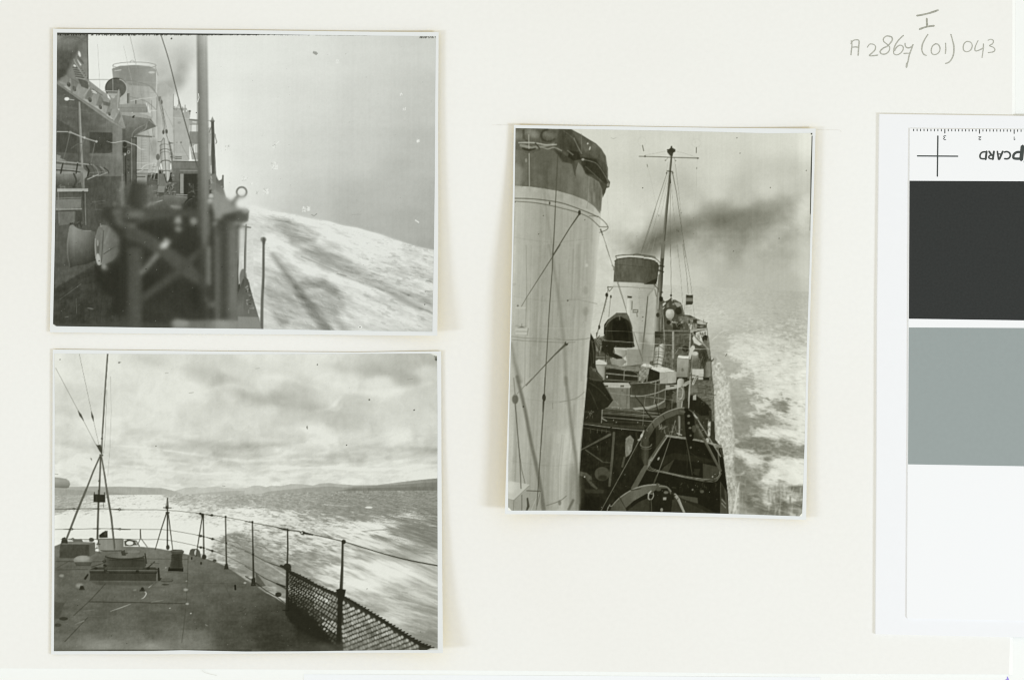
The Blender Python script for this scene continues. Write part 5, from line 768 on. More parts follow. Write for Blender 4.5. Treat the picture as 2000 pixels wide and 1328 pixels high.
    s.poly([(300, 330), (340, 290), (350, 380), (300, 390)], 116, soft=8, a=.8); s.poly([(400, 330), (450, 290), (540, 300), (580, 350), (500, 385), (470, 340)], 140, soft=8); s.poly([(560, 360), (590, 350), (630, 520), (600, 520)], 100, soft=6); s.ell(520, 450, 60, 70, 50, soft=24)
    s.line([(383, 110), (384, 215)], 6, 50, soft=5); s.ell(383, 163, 20, 18, 40, soft=6); s.line([(390, 210), (430, 280), (480, 380)], 9, 60, soft=4); s.line([(384, 215), (384, 330)], 7, 50, soft=4); s.line([(380, 215), (300, 300), (230, 385)], 9, 64, soft=4); s.ell(402, 245, 8, 20, 205, soft=4, rot=-.3)
    s.poly([(284, 480), (310, 430), (365, 415), (420, 430), (445, 490), (430, 560), (390, 620), (400, 700), (360, 700), (340, 610), (295, 560)], s.g(284, 430, 445, 600, 190, 176, 128), soft=5, sp=3); s.ell(345, 470, 40, 36, 205, soft=40, a=.8); s.poly([(320, 580), (400, 600), (410, 760), (340, 640)], 112, soft=14, a=.7)
    s.ell(340, 660, 40, 40, 48, soft=16); s.line([(410, 658), (510, 664)], 11, 222, soft=5); s.ell(405, 650, 7, 9, 225, soft=3); s.poly([(520, 560), (600, 540), (660, 600), (620, 680), (540, 660)], 110, soft=14); s.poly([(560, 610), (600, 605), (600, 680), (560, 680)], 150, soft=10); s.rect(420, 690, 560, 800, 52, soft=14)
    s.poly([(630, 540), (760, 545), (800, 570), (900, 610), (1050, 670), (1045, 760), (860, 770), (700, 700), (620, 620)], 110, soft=8); s.poly([(640, 525), (740, 530), (820, 570), (740, 575)], 70, soft=8); s.poly([(790, 610), (860, 605), (870, 680), (780, 670)], 60, soft=12); s.poly([(860, 640), (930, 625), (1040, 680), (1020, 700), (870, 690)], 170, soft=14); s.poly([(870, 690), (1040, 720), (1040, 760), (860, 770)], 60, soft=8); s.line([(870, 735), (1030, 742)], 7, 150, soft=5)
    s.ell(775, 636, 15, 15, 212, soft=6); s.line([(690, 600), (780, 640)], 26, 136, soft=12); s.poly([(680, 690), (770, 685), (760, 790), (735, 790)], 205, soft=7); s.line([(985, 610), (990, 680)], 5, 60); s.line([(1040, 680), (1055, 670)], 9, 50)
    s.poly([(770, 690), (860, 690), (860, 780), (775, 790)], 132, soft=8); s.poly([(740, 800), (860, 780), (1050, 765), (1040, 800), (880, 815), (790, 850), (740, 860)], 160, soft=6); s.poly([(600, 700), (700, 690), (740, 800), (620, 800)], 84, soft=14)
    s.poly([(820, 860), (900, 830), (1060, 800), (1060, 940), (1020, 900), (960, 980), (990, 1060), (900, 1090), (810, 1040), (780, 960)], 196, soft=8)
    s.clutter([(830, 840), (1040, 820), (960, 960), (860, 900)], 20, 4, 66, 120, L=(3, 9), w=(.8, 1.6), ang=[1.2, 1.4]); s.poly([(800, 830), (840, 830), (836, 920), (810, 900)], 52, soft=6)
    s.ell(1020, 960, 60, 60, 56, soft=16); s.ell(1025, 915, 22, 18, 36, soft=6); s.line([(1055, 770), (1058, 920)], 8, 76, soft=4); s.poly([(1060, 930), (1085, 950), (1110, 1328), (1060, 1328), (1040, 1100)], 118, soft=6); s.poly([(1000, 980), (1060, 1000), (1040, 1120), (960, 1060)], 110, soft=12, a=.8)
    s.line([(790, 870), (880, 980), (1000, 1080), (1080, 1170)], [22, 26, 30, 26], 140, soft=5); s.line([(800, 900), (1060, 1170)], 5, 70, soft=4); s.poly([(790, 1060), (900, 1090), (1040, 1170), (1080, 1328), (900, 1328), (830, 1180)], s.g(790, 0, 1080, 0, 80, 64, 60), soft=12)
    s.line([(240, 815), (480, 820), (700, 830)], [14, 16, 18], 120, soft=5); s.rect(240, 838, 700, 860, 60, soft=6); s.rect(402, 830, 445, 1328, s.g(402, 0, 445, 0, 150, 160, 110), soft=5); s.poly([(270, 860), (400, 860), (400, 1200), (280, 1180)], 84, soft=10); s.poly([(450, 870), (720, 860), (720, 1150), (450, 1150)], 92, soft=12)
    s.line([(740, 880), (728, 1160)], 22, 168, soft=5); s.line([(762, 860), (775, 1060)], 16, 60, soft=6); s.line([(555, 900), (548, 1200)], 7, 56, soft=4); s.line([(520, 900), (500, 1040)], 7, 130, soft=6, a=.7); s.ell(650, 1150, 60, 60, 44, soft=24); s.line([(515, 1160), (460, 1240)], 8, 150, soft=4)
    s.line([(228, 400), (245, 720), (268, 1080)], [10, 12, 10], 162, soft=4); s.line([(196, 330), (190, 560), (188, 870)], [7, 7, 6], 150, soft=4); s.line([(206, 330), (205, 860)], 5, 140, soft=3, a=.8); s.line([(215, 360), (232, 700)], 4, 52); s.line([(176, 430), (158, 620)], 5, 150, a=.7); s.poly([(88, 830), (230, 840), (230, 960), (80, 960)], 58, soft=12)
    s.clutter([(90, 850), (400, 870), (400, 1300), (230, 1300), (80, 1000)], 50, 33, 50, 140, L=(3, 10), w=(.8, 1.6), ang=[0, 1.57]); s.clutter([(640, 560), (1040, 760), (700, 800), (440, 780), (440, 560)], 46, 35, 40, 150, L=(2, 7), w=(.8, 1.8)); s.clutter([(450, 870), (720, 870), (720, 1300), (450, 1300)], 40, 37, 46, 140, L=(3, 9), w=(.8, 1.6), ang=[0, 1.57])
    # balloon-like fenders and ventilator
    s.line([(790, 1120), (750, 1250), (730, 1328)], [66, 40, 34], 184, soft=6); s.ell(785, 1140, 42, 34, 192, soft=6)
    s.view(*K); s.poly([(740, -10), (800, -10), (770, 60), (720, 160), (700, 160)], 184, soft=5); s.poly([(770, 90), (800, 66), (860, 64), (888, 90), (884, 160), (900, 230), (880, 320), (800, 340), (770, 200)], s.g(770, 60, 900, 330, 190, 140, 96, 88), soft=8); s.ell(826, 100, 54, 36, 186, soft=20)
    s.line([(778, 140), (770, 220), (768, 340), (745, 480)], 9, 150, soft=4); s.line([(720, 180), (715, 400), (700, 560)], 8, 122, soft=4); s.poly([(890, 60), (1050, 60), (1060, 200), (990, 400), (940, 280)], 62, soft=14); s.clutter([(900, 60), (1050, 60), (1050, 220), (980, 400), (930, 280)], 30, 44, 30, 110, L=(4, 12), w=(.8, 1.6), ang=[1.2, 1.9])
    s.poly([(1030, 260), (1130, 240), (1140, 540), (1010, 540)], s.g(1010, 0, 1140, 0, 84, 118, 128, 100), soft=6); s.line([(1060, 220), (1140, 235), (1180, 190)], [20, 26, 8], 84, soft=5); s.rect(980, 540, 1110, 590, 44, soft=8); s.ell(950, 495, 10, 16, 40, soft=4); s.rect(860, 385, 985, 480, 186, soft=7); s.rect(890, 470, 975, 580, 176, soft=6); s.line([(860, 525), (980, 540)], 8, 66)
    s.line([(1120, 540), (1150, 760), (1165, 1328)], [60, 56, 50], lambda X, Y: 104 + 60 * (fbm(X / 2, Y / 4, 5, 2) - .5), soft=6)
    # ready-use lockers
    s.poly([(500, 180), (520, 132), (712, 148), (708, 200)], 214, soft=4); s.poly([(496, 182), (710, 200), (690, 540), (490, 530)], s.g(0, 182, 0, 540, 158, 140, 128), soft=4); s.line([(498, 186), (708, 202)], 5, 96); s.ell(595, 400, 26, 34, 100, soft=14, a=.8); s.rect(484, 535, 690, 570, 46, soft=8)
    s.poly([(0, 310), (60, 330), (260, 350), (330, 370), (470, 430), (180, 450), (0, 380)], 206, soft=5); s.poly([(0, 380), (175, 445), (172, 570), (0, 590)], 46, soft=6); s.poly([(175, 448), (488, 436), (478, 640), (172, 668)], s.g(175, 0, 488, 0, 166, 160, 166, 150), soft=4); s.line([(310, 480), (312, 650)], 4, 120, a=.7); s.line([(180, 660), (480, 650)], 4, 110)
    s.poly([(180, 690), (500, 670), (610, 660), (720, 610), (740, 640), (660, 700), (450, 750), (180, 790)], 160, soft=6); s.poly([(200, 705), (280, 700), (275, 725), (205, 740)], 50, soft=4); s.poly([(360, 690), (445, 685), (440, 705), (365, 715)], 50, soft=4); s.poly([(620, 640), (700, 600), (760, 590), (700, 680)], 150, soft=6)
    # cowl ventilator
    s.poly([(500, 600), (520, 560), (580, 552), (620, 580), (625, 650), (560, 720), (510, 760), (490, 840), (485, 900), (490, 1100), (590, 1100), (600, 980), (630, 940), (640, 820), (620, 720)], 116, soft=6); s.poly([(500, 600), (525, 562), (580, 556), (618, 585), (618, 660), (560, 720), (520, 740), (500, 820), (488, 830), (495, 700)], s.g(495, 0, 620, 0, 186, 172, 140), soft=6)
    s.line([(505, 780), (492, 900), (485, 1000)], [24, 16, 10], 172, soft=6); s.line([(570, 735), (600, 760), (600, 840), (580, 920), (545, 945)], 11, 184, soft=4, sp=3)
    for y in (790, 860, 920, 980): s.line([(508, y), (600, y + 8)], 5, 160, a=.8)
    s.line([(590, 990), (575, 1090)], 12, 176, soft=4); s.line([(400, 960), (394, 1140)], 7, 130, soft=3); s.line([(420, 800), (470, 830)], 8, 140); s.poly([(400, 850), (490, 800), (490, 1000), (410, 1000)], 96, soft=10, a=.8)
    s.line([(740, 520), (725, 700), (716, 900), (704, 1110)], [12, 20, 26, 26], 166, soft=5); s.line([(740, 640), (730, 900)], 5, 205, a=.8); s.poly([(750, 660), (820, 700), (870, 720), (880, 820), (760, 820)], 116, soft=10, a=.8); s.poly([(790, 880), (850, 850), (850, 960), (790, 960)], 158, soft=7)
    s.poly([(780, 960), (940, 1000), (1060, 1060), (1090, 1240), (940, 1250), (740, 1120), (740, 960)], 38, soft=14); s.poly([(640, 980), (700, 980), (700, 1110), (620, 1100)], 54, soft=10)
    s.clutter([(760, 640), (1110, 600), (1130, 1000), (900, 960), (880, 820)], 34, 46, 60, 150, L=(4, 12), w=(.7, 1.5), ang=[0, .1, 1.5])
    # rolled raft with lashings
    s.id = 5; s.view(*K); s.poly([(95, -20), (260, -20), (250, 60), (235, 190), (218, 340), (60, 350), (52, 300), (62, 190), (75, 70)], s.g(55, 0, 250, 0, 118, 176, 192, 128), soft=5); s.line([(150, -60), (140, 100), (122, 350)], 8, 56, soft=3)
    for x0, y0, x1, y1, w in ((80, 105, 240, 125, 6), (70, 150, 235, 165, 9), (62, 225, 225, 240, 4), (55, 295, 220, 312, 12)): s.line([(x0, y0 + 8), ((x0 + x1) / 2, y0 - 6), (x1, y1 + 6)], w, 50, soft=3, sp=3)
    s.view(*J); s.poly([(160, 1080), (230, 1050), (270, 1070), (262, 1240), (240, 1330), (75, 1330), (95, 1200)], s.g(80, 0, 265, 0, 124, 180, 190, 120), soft=5); s.line([(160, 1080), (148, 1330)], 8, 56, soft=3); s.line([(165, 1100), (210, 1130), (250, 1160)], 7, 56, soft=3, sp=2)
    for y in (1200, 1240, 1300): s.line([(85, y + 18), (160, y), (245, y + 22)], 6, 60, soft=3, sp=3)
    # covered machine-gun with its drum platform
    s.id = 2; s.view(*G)
    s.poly([(380, 710), (480, 710), (480, 780), (440, 820), (330, 820), (360, 760)], s.g(360, 0, 480, 0, 176, 158, 130), soft=5); s.line([(365, 720), (475, 725)], 18, 178, soft=4); s.poly([(310, 815), (440, 815), (480, 850), (430, 890), (330, 880)], s.g(310, 0, 480, 0, 132, 150, 120), soft=6)
    s.poly([(375, 365), (480, 365), (500, 400), (530, 500), (540, 620), (560, 700), (520, 712), (300, 705), (250, 570), (255, 480), (290, 430), (350, 395)], 42, soft=5); s.poly([(375, 365), (480, 366), (500, 400), (520, 470), (480, 430), (420, 400), (360, 410), (290, 470), (262, 500), (300, 425)], 92, soft=9); s.line([(408, 395), (410, 440)], 10, 110, soft=8); s.poly([(350, 440), (460, 430), (510, 520), (500, 640), (360, 640), (320, 560)], 32, soft=26)
    for P_, w, v in (([(300, 470), (275, 540), (270, 640), (300, 700)], 14, 62), ([(330, 450), (330, 560), (345, 690)], 7, 58), ([(500, 440), (530, 540), (545, 640), (540, 700)], 12, 66), ([(470, 440), (500, 560), (505, 700)], 6, 52), ([(360, 410), (300, 440), (268, 500)], 12, 104), ([(480, 380), (515, 450), (535, 520)], 9, 96), ([(290, 690), (400, 700), (520, 700)], 7, 66), ([(400, 650), (420, 700)], 8, 58)): s.line(P_, w, v, soft=8, a=.8, sp=3)
    s.poly([(230, 640), (360, 640), (340, 760), (430, 800), (440, 818), (380, 822), (290, 790), (230, 740)], 46, soft=8); s.poly([(205, 830), (280, 830), (285, 880), (262, 900), (255, 1030), (170, 1030), (170, 840)], s.g(170, 0, 285, 0, 160, 156, 132), soft=4); s.poly([(170, 840), (200, 826), (255, 845), (280, 860), (276, 880), (170, 876)], 200, soft=4); s.line([(172, 882), (280, 884)], 5, 104)
    s.clutter([(180, 590), (260, 610), (260, 760), (180, 760)], 16, 5, 36, 90, L=(3, 8)); s.poly([(270, 925), (450, 900), (600, 960), (600, 1050), (270, 1030)], 48, soft=5)
    for y0, y1, v, w in ((895, 945, 120, 16), (965, 1000, 128, 12), (1030, 1050, 80, 12)): s.line([(275, y0), (590, y1 - 5)], w, v, soft=4)
    s.poly([(280, 880), (430, 890), (600, 900), (620, 940), (450, 935), (285, 910)], 124, soft=6, a=.8); s.ell(283, 1000, 8, 11, 205, soft=4)
    s.poly([(600, 960), (620, 890), (680, 865), (740, 885), (720, 930), (680, 1000), (640, 1060), (600, 1040)], lambda X, Y: 132 + 90 * (fbm(X / 3, Y / 2.4, 71, 2) - .5), soft=6); s.poly([(620, 890), (650, 868), (700, 868), (745, 900), (690, 905)], 204, soft=6); s.poly([(705, 915), (805, 960), (805, 1040), (690, 1040)], 42, soft=5); s.rect(690, 1040, 810, 1060, 50, soft=4)
    # platform with locker below
    s.view(*I); s.poly([(400, 560), (1518, 560), (1518, 1000), (1280, 1060), (400, 1020)], s.g(400, 560, 400, 1000, 62, 72, 86), soft=6); s.poly([(325, 565), (345, 540), (830, 545), (872, 610), (860, 640), (380, 640)], 168, soft=4); s.poly([(330, 570), (380, 590), (865, 615), (862, 640), (400, 640)], 176, soft=4); s.line([(340, 545), (820, 560)], 7, 190)
    for x in (415, 710): s.rect(x - 32, 590, x + 36, 622, 84, soft=5)
    s.poly([(385, 630), (860, 640), (850, 1030), (430, 1000), (300, 1000)], s.g(385, 0, 860, 0, 112, 116, 118), soft=4); s.line([(805, 650), (795, 1020)], 6, 74); s.line([(862, 640), (852, 1025)], 8, 50); s.line([(880, 570), (872, 1020)], 5, 110); s.ell(710, 690, 12, 14, 86, soft=8, a=.7)
    s.line([(575, 880), (645, 950)], 8, 150, soft=4); s.line([(510, 995), (640, 1000)], 9, 150, soft=4); s.poly([(900, 1010), (1200, 980), (1400, 920), (1500, 860), (1500, 890), (1380, 970), (1200, 1030), (950, 1050)], 150, soft=6); s.poly([(900, 860), (1300, 850), (1420, 900), (1200, 960), (900, 1000)], 84, soft=14, a=.6)
    s.poly([(300, 1050), (1518, 1080), (1518, 1328), (0, 1328), (0, 1100)], 44, soft=8)
    for y0, y1, v, w in ((1050, 1120, 74, 46), (1085, 1165, 150, 10), (1110, 1190, 92, 24), (1175, 1270, 136, 13), (1150, 1250, 40, 22), (1240, 1310, 54, 30)): s.line([(330, y0), (800, y0 + (y1 - y0) * .42), (1400, y1)], [w * .6, w, w], v, soft=5)
    # rails, ladder hoops
    s.id = 8; s.view(*I)
    for P_, w, v in (([(30, 705), (360, 722), (860, 772), (1140, 795), (1518, 845)], 9, 136), ([(15, 985), (340, 1010), (860, 1055), (1300, 1100), (1400, 1110)], 9, 140), ([(380, 480), (700, 500), (1000, 545), (1180, 545), (1400, 580)], 7, 120), ([(352, 730), (345, 1000), (325, 1290)], 15, 138), ([(1140, 790), (1110, 1060), (1095, 1328)], 9, 124), ([(1335, 510), (1320, 800), (1300, 930)], 10, 140),
                     ([(860, 555), (1060, 550), (1180, 540), (1340, 505), (1518, 460)], [9, 10, 12, 12, 10], 160), ([(870, 790), (940, 795), (1100, 785), (1300, 745), (1440, 700), (1518, 660)], [20, 14, 11, 11, 11, 10], 158), ([(860, 800), (850, 1020)], 7, 124), ([(1000, 380), (1010, 440), (1010, 530)], 10, 160), ([(750, 330), (740, 490)], 11, 150), ([(760, 310), (860, 320), (950, 345), (1000, 380)], 8, 136),
                     ([(1170, 30), (1170, 520)], 10, 150), ([(1205, 60), (1190, 320)], 7, 128), ([(800, 20), (1200, 60), (1518, 100)], 5, 128), ([(810, 110), (1040, 160), (1200, 200)], 6, 132), ([(720, 210), (1050, 240)], 5, 130), ([(400, 370), (700, 400), (1000, 430)], 6, 120), ([(230, 70), (400, 75)], 7, 150), ([(400, 0), (402, 150)], 14, 56)): s.line(P_, w, v, soft=3, sp=2)
    s.arc(735, 265, 40, 46, 7, 146, 120, 300, soft=2); s.arc(750, 70, 34, 36, 7, 132, 100, 320, soft=2); s.arc(430, 40, 30, 40, 8, 96, -90, 90, soft=2); s.line([(730, 300), (780, 320)], 12, 150); s.line([(800, -20), (760, 300)], 5, 118, soft=2)
    s.line([(950, 790), (1080, 950), (1180, 1110), (1290, 1240)], [12, 15, 20, 24], 42, soft=4); s.line([(1320, 860), (1370, 1060), (1400, 1160)], [9, 12, 14], 44, soft=4); s.line([(340, 1200), (425, 1250)], [16, 12], 168, soft=4); s.line([(0, 1290), (540, 1300)], 14, 74, soft=6)
    s.clutter([(60, 1040), (180, 1040), (180, 1180), (60, 1180)], 20, 9, 40, 140, L=(2, 6), w=(.6, 1.3))
    for x, y in ((80, 1010), (275, 940), (686, 1018), (550, 1236), (602, 1275), (640, 1008), (1000, 1275)): s.ell(x, y, 8, 8, 176, soft=6)
    s.view(*K)
    for P_, w, v in (([(0, 640), (160, 595), (280, 550), (310, 480), (270, 420)], [12, 12, 10, 8, 6], 146), ([(0, 855), (120, 825), (240, 770), (290, 740), (292, 660)], [12, 12, 10, 8, 6], 150), ([(0, 650), (200, 670)], 7, 120), ([(0, 905), (200, 935), (430, 955)], 8, 126), ([(100, 600), (90, 760), (80, 980)], 10, 136), ([(160, 560), (155, 800), (145, 1100)], 9, 120), ([(275, 760), (272, 930), (240, 990), (120, 1060), (0, 1100)], [9, 9, 14, 22, 26], 138),
                     ([(0, 50), (180, 70), (420, 95), (720, 130)], 5, 126), ([(0, 165), (300, 190), (480, 215)], 5, 130), ([(400, 30), (405, 380)], 9, 128), ([(260, 70), (250, 360)], 6, 110), ([(0, 300), (30, 290)], 6, 130), ([(300, 400), (700, 420)], 4, 130), ([(760, 380), (880, 388)], 5, 140), ([(800, 16), (1110, 24)], 4, 176), ([(0, 20), (330, 30)], 4, 176), ([(80, 900), (150, 1180)], [8, 12], 46)): s.line(P_, w, v, soft=3, sp=2)
    s.clutter([(240, 80), (400, 80), (400, 340), (240, 340)], 26, 51, 50, 140, L=(3, 10), w=(.7, 1.4), ang=[1.57, 1.5, 0])
    s.view(*G)
    for P_, w, v in (([(260, 640), (400, 648), (560, 660), (780, 675), (930, 685)], 3.6, 186), ([(250, 540), (500, 550), (700, 570), (1000, 590)], 3, 120), ([(1000, 712), (1150, 722), (1480, 718)], 3.4, 190), ([(550, 560), (600, 720), (640, 840)], 5, 92), ([(370, 10), (410, 140), (470, 320)], 4.4, 100), ([(470, 800), (700, 800), (860, 812)], 4, 128), ([(560, 850), (760, 840), (980, 860)], 3, 120), ([(640, 800), (630, 860)], 4, 110)): s.line(P_, w, v, soft=2)
    # dark cloaked shapes beside near funnel
    s.id = 2; s.poly([(120, 565), (150, 620), (170, 720), (165, 880), (190, 950), (240, 1010), (235, 1040), (270, 1110), (345, 1230), (290, 1300), (200, 1340), (55, 1340), (80, 900)], 42, soft=5); s.poly([(105, 900), (170, 960), (245, 1015), (230, 1050), (110, 1030)], 72, soft=12, a=.8); s.ell(160, 930, 24, 16, 96, soft=14, a=.8); s.line([(130, 640), (150, 760), (150, 860)], 12, 72, soft=8)
    for P_, w, v in (([(120, 900), (180, 960), (235, 1015)], 12, 92), ([(110, 1060), (200, 1120), (300, 1230)], 9, 66), ([(100, 1120), (150, 1220), (190, 1320)], 10, 60), ([(240, 1060), (300, 1150), (335, 1225)], 7, 78), ([(115, 760), (130, 860), (120, 900)], 9, 58), ([(100, 1010), (160, 1030), (230, 1030)], 7, 84)): s.line(P_, w, v, soft=7, a=.85, sp=3)
    # ---- below the platform: dark well, davits, whaler
    s.id = 2; s.view(*E); s.poly([(905, 380), (1560, 440), (1560, 1200), (860, 1200)], 38, soft=4)
    s.op = 'add'; s.poly([(905, 380), (1560, 440), (1560, 1200), (860, 1200)], lambda X, Y: 16 * (fbm(X / 7, Y / 7, 81, 3) - .5), soft=4); s.op = None
    for P_, w, v in (([(908, 400), (1150, 432)], 6, 150), ([(1170, 435), (1450, 462)], 6, 140), ([(905, 390), (1450, 440)], 20, 62), ([(905, 432), (1150, 470)], 4, 96), ([(890, 632), (1150, 495)], [12, 22], 84), ([(1185, 480), (1170, 700), (1145, 950)], 22, 84), ([(930, 630), (1080, 735)], 9, 84), ([(1080, 740), (1150, 745)], 8, 70), ([(1060, 500), (1062, 720)], 3, 60)): s.line(P_, w, v, soft=4)
    s.ell(1080, 845, 68, 62, 74, soft=10); s.ell(1085, 880, 40, 24, 44, soft=20, a=.8); s.poly([(875, 820), (940, 835), (985, 870), (985, 905), (920, 870), (880, 860)], 80, soft=8); s.line([(930, 870), (990, 940), (1030, 975)], [20, 26, 18], 76, soft=6); s.ell(922, 871, 6, 6, 205, soft=4); s.poly([(920, 980), (1100, 985), (1090, 1020), (930, 1015)], 54, soft=10); s.poly([(860, 1060), (1050, 1050), (1050, 1190), (860, 1190)], 30, soft=20, a=.7)
    s.poly([(1290, 530), (1330, 500), (1365, 540), (1345, 640), (1320, 680), (1290, 700), (1285, 600)], lambda X, Y: 120 + 50 * (fbm(X / 3, Y / 6, 15, 2) - .5), soft=5); s.line([(1280, 700), (1260, 780)], 18, 76, soft=8); s.line([(1380, 480), (1400, 560), (1360, 680)], 16, 50, soft=8)
    for x in (975, 1035, 1115, 1075): s.line([(x, 450), (x + 2, 480)], 4, 90)
    # whaler hull
    s.id = 9; s.view(*H)
    s.poly([(990, 410), (1200, 435), (1320, 450), (1600, 520), (1630, 690), (1660, 900), (1680, 1060), (1685, 1290), (600, 1290), (580, 1080), (660, 960), (760, 740)], 32, soft=4)
    s.poly([(960, 760), (1080, 670), (1400, 720), (1580, 760), (1560, 880), (1400, 900), (1000, 830), (930, 800)], 60, soft=8); s.poly([(1080, 672), (1400, 715), (1400, 890), (1010, 815)], 32, soft=6); s.poly([(900, 660), (1080, 600), (1400, 650), (1560, 700), (1400, 715), (1080, 670), (930, 760)], 42, soft=16)
    s.poly([(1400, 720), (1570, 760), (1590, 830), (1500, 890), (1405, 890)], 66, soft=6); s.poly([(1300, 780), (1370, 780), (1350, 860), (1300, 840)], 52, soft=10, a=.8); s.poly([(1600, 930), (1670, 1040), (1685, 1290), (1600, 1290)], 74, soft=8); s.line([(1598, 930), (1596, 1290)], 5, 92, soft=3); s.poly([(1600, 940), (1640, 1000), (1650, 1140), (1605, 1100)], 46, soft=10)
    s.line([(985, 420), (860, 610), (730, 800), (620, 1000)], [36, 44, 54, 60], 88, soft=6); s.line([(1005, 410), (900, 560), (820, 690)], [8, 7, 6], 160, soft=3); s.line([(990, 408), (1200, 436), (1330, 456), (1450, 482), (1600, 528)], [24, 24, 20, 20, 30], lambda X, Y: 132 + 60 * (fbm(X / 2, Y / 2, 19, 2) - .5), soft=4); s.ell(1570, 525, 40, 22, 118, soft=8)
    s.line([(1570, 540), (1580, 700), (1600, 800)], [16, 14, 12], 92, soft=4); s.line([(1600, 560), (1625, 640)], 22, 66, soft=5)
    s.line([(1450, 450), (1455, 465)], [34, 30], 176, soft=8)
    # grab lines around the whaler
    for dy in (0, 12, 26, 34):
        s.line([(826 - dy * .9, 650 + dy), (800 - dy * .8, 730 + dy), (830 - dy, 775 + dy * .7), (960, 812 + dy * .4), (1180, 862 + dy * .4), (1380, 890 + dy * .7), (1530, 890 + dy * 1.0), (1580, 850 + dy), (1590 + dy * .5, 800 + dy)], 5, 146 - dy, soft=2.5, sp=4)
    s.ell(900, 665, 10, 18, 150, soft=5, rot=.4); s.ell(1508, 868, 8, 12, 150, soft=4); s.ell(1283, 1014, 10, 10, 120, soft=6)
    s.ell(1390, 1035, 22, 18, 84, soft=10); s.arc(1470, 960, 80, 50, 9, 52, 150, 380, soft=4)
    for k in range(4): s.line([(1612, 1100 + k * 22), (1655, 1150 + k * 22)], 6, 150 if k % 2 else 60, soft=3)
    s.poly([(1060, 1065), (1340, 1105), (1345, 1170), (1250, 1150), (1160, 1110)], 74, soft=5); s.poly([(1040, 1130), (1150, 1110), (1400, 1200), (1560, 1290), (1040, 1290)], 56, soft=8); s.poly([(1130, 1110), (1345, 1170), (1560, 1285), (1480, 1285)], 44, soft=8)
    # guys and white fender
    s.line([(1472, 250), (1470, 400)], [32, 26], 196, soft=4); s.line([(1478, 250), (1476, 400)], 4, 150, a=.5); s.ell(1478, 240, 6, 14, 44)
    s.line([(1130, 190), (1130, 400)], 20, 116, soft=6); s.line([(1140, 190), (1140, 390)], 5, 190, soft=2); s.line([(1110, 380), (1160, 400)], 12, 176, soft=4)
    s.line([(1090, 240), (1040, 410), (960, 650), (880, 870)], [12, 8, 8, 8], 118, soft=3); s.line([(880, 860), (850, 940)], 18, 72, soft=4)
    s.line([(1210, 450), (1240, 600), (1280, 850)], [10, 9, 8], 74, soft=3); s.line([(1220, 560), (1225, 860)], 3, 62); s.line([(1260, 600), (1400, 690)], 3, 62)
    s.line([(1290, 150), (1400, 320), (1500, 480), (1600, 640)], [18, 13, 12, 12], 140, soft=3); s.line([(1300, 170), (1340, 210)], 10, 190, soft=3); s.line([(1330, 290), (1430, 480), (1540, 690), (1600, 800)], [26, 28, 28, 28], 84, soft=5); s.line([(1340, 300), (1440, 480), (1550, 690)], 5, 118, soft=3)
    # davit heads
    s.id = 10
    s.poly([(700, 520), (760, 330), (840, 235), (960, 160), (1100, 108), (1190, 92), (1260, 110), (1300, 160), (1280, 220), (1200, 170), (1120, 165), (980, 220), (860, 320), (790, 440), (790, 520)], s.g(760, 350, 1200, 100, 70, 92, 86, 74), soft=5)
    s.line([(840, 235), (960, 155), (1100, 102), (1190, 92)], [6, 10, 12, 10], 140, soft=4, sp=4); s.line([(760, 350), (800, 290), (850, 240)], 8, 104, soft=5); s.line([(950, 180), (970, 215)], 6, 44, soft=3); s.line([(830, 270), (850, 320)], 7, 40, soft=3)
    s.poly([(1190, 95), (1250, 100), (1290, 150), (1310, 260), (1295, 440), (1260, 490), (1210, 440), (1195, 250)], 32, soft=5); s.ell(1240, 185, 18, 14, 112, soft=8); s.ell(1240, 265, 14, 16, 92, soft=8); s.ell(1255, 320, 16, 12, 100, soft=6); s.ell(1262, 405, 12, 12, 100, soft=6); s.ell(1300, 330, 24, 40, 84, soft=14, a=.8); s.ell(1265, 540, 12, 12, 92, soft=5)
    s.line([(1240, 110), (1280, 140), (1300, 180)], 8, 104, soft=4); s.line([(1150, 130), (1190, 140)], 24, 96, soft=8)
    s.poly([(715, 480), (800, 470), (790, 600), (780, 740), (740, 740), (700, 640)], s.g(700, 0, 800, 0, 44, 76, 50), soft=6); s.arc(758, 505, 62, 34, 12, 104, 0, 200, soft=4); s.arc(762, 540, 58, 20, 9, 92, 20, 170, soft=3); s.line([(700, 490), (740, 360)], 7, 104, soft=3)
    s.line([(735, 350), (700, 430), (685, 460)], [16, 20, 14], 150, soft=4); s.ell(710, 405, 13, 24, 186, soft=4, rot=.4); s.ell(680, 455, 16, 12, 160, soft=4); s.line([(680, 465), (560, 690), (400, 980), (245, 1260)], [6, 6, 6, 5], 132, soft=2.5)
    s.poly([(330, 1290), (380, 1190), (470, 1090), (600, 1010), (740, 965), (900, 950), (990, 975), (1045, 1030), (1040, 1100), (930, 1040), (760, 1060), (620, 1140), (530, 1220), (540, 1290)], s.g(330, 1290, 900, 960, 66, 84, 100, 86), soft=5)
    s.line([(370, 1200), (460, 1105), (600, 1015), (740, 968), (900, 955)], [6, 10, 12, 14, 16], 138, soft=4, sp=4); s.line([(905, 975), (990, 980), (1040, 1030)], 10, 128, soft=4, sp=3); s.line([(885, 950), (895, 990)], 24, 80, soft=5); s.line([(460, 1100), (540, 1240)], 6, 44, soft=3); s.line([(590, 1020), (700, 1000)], 12, 66, soft=8); s.poly([(560, 1240), (680, 1150), (800, 1100), (800, 1290), (540, 1290)], 56, soft=8)
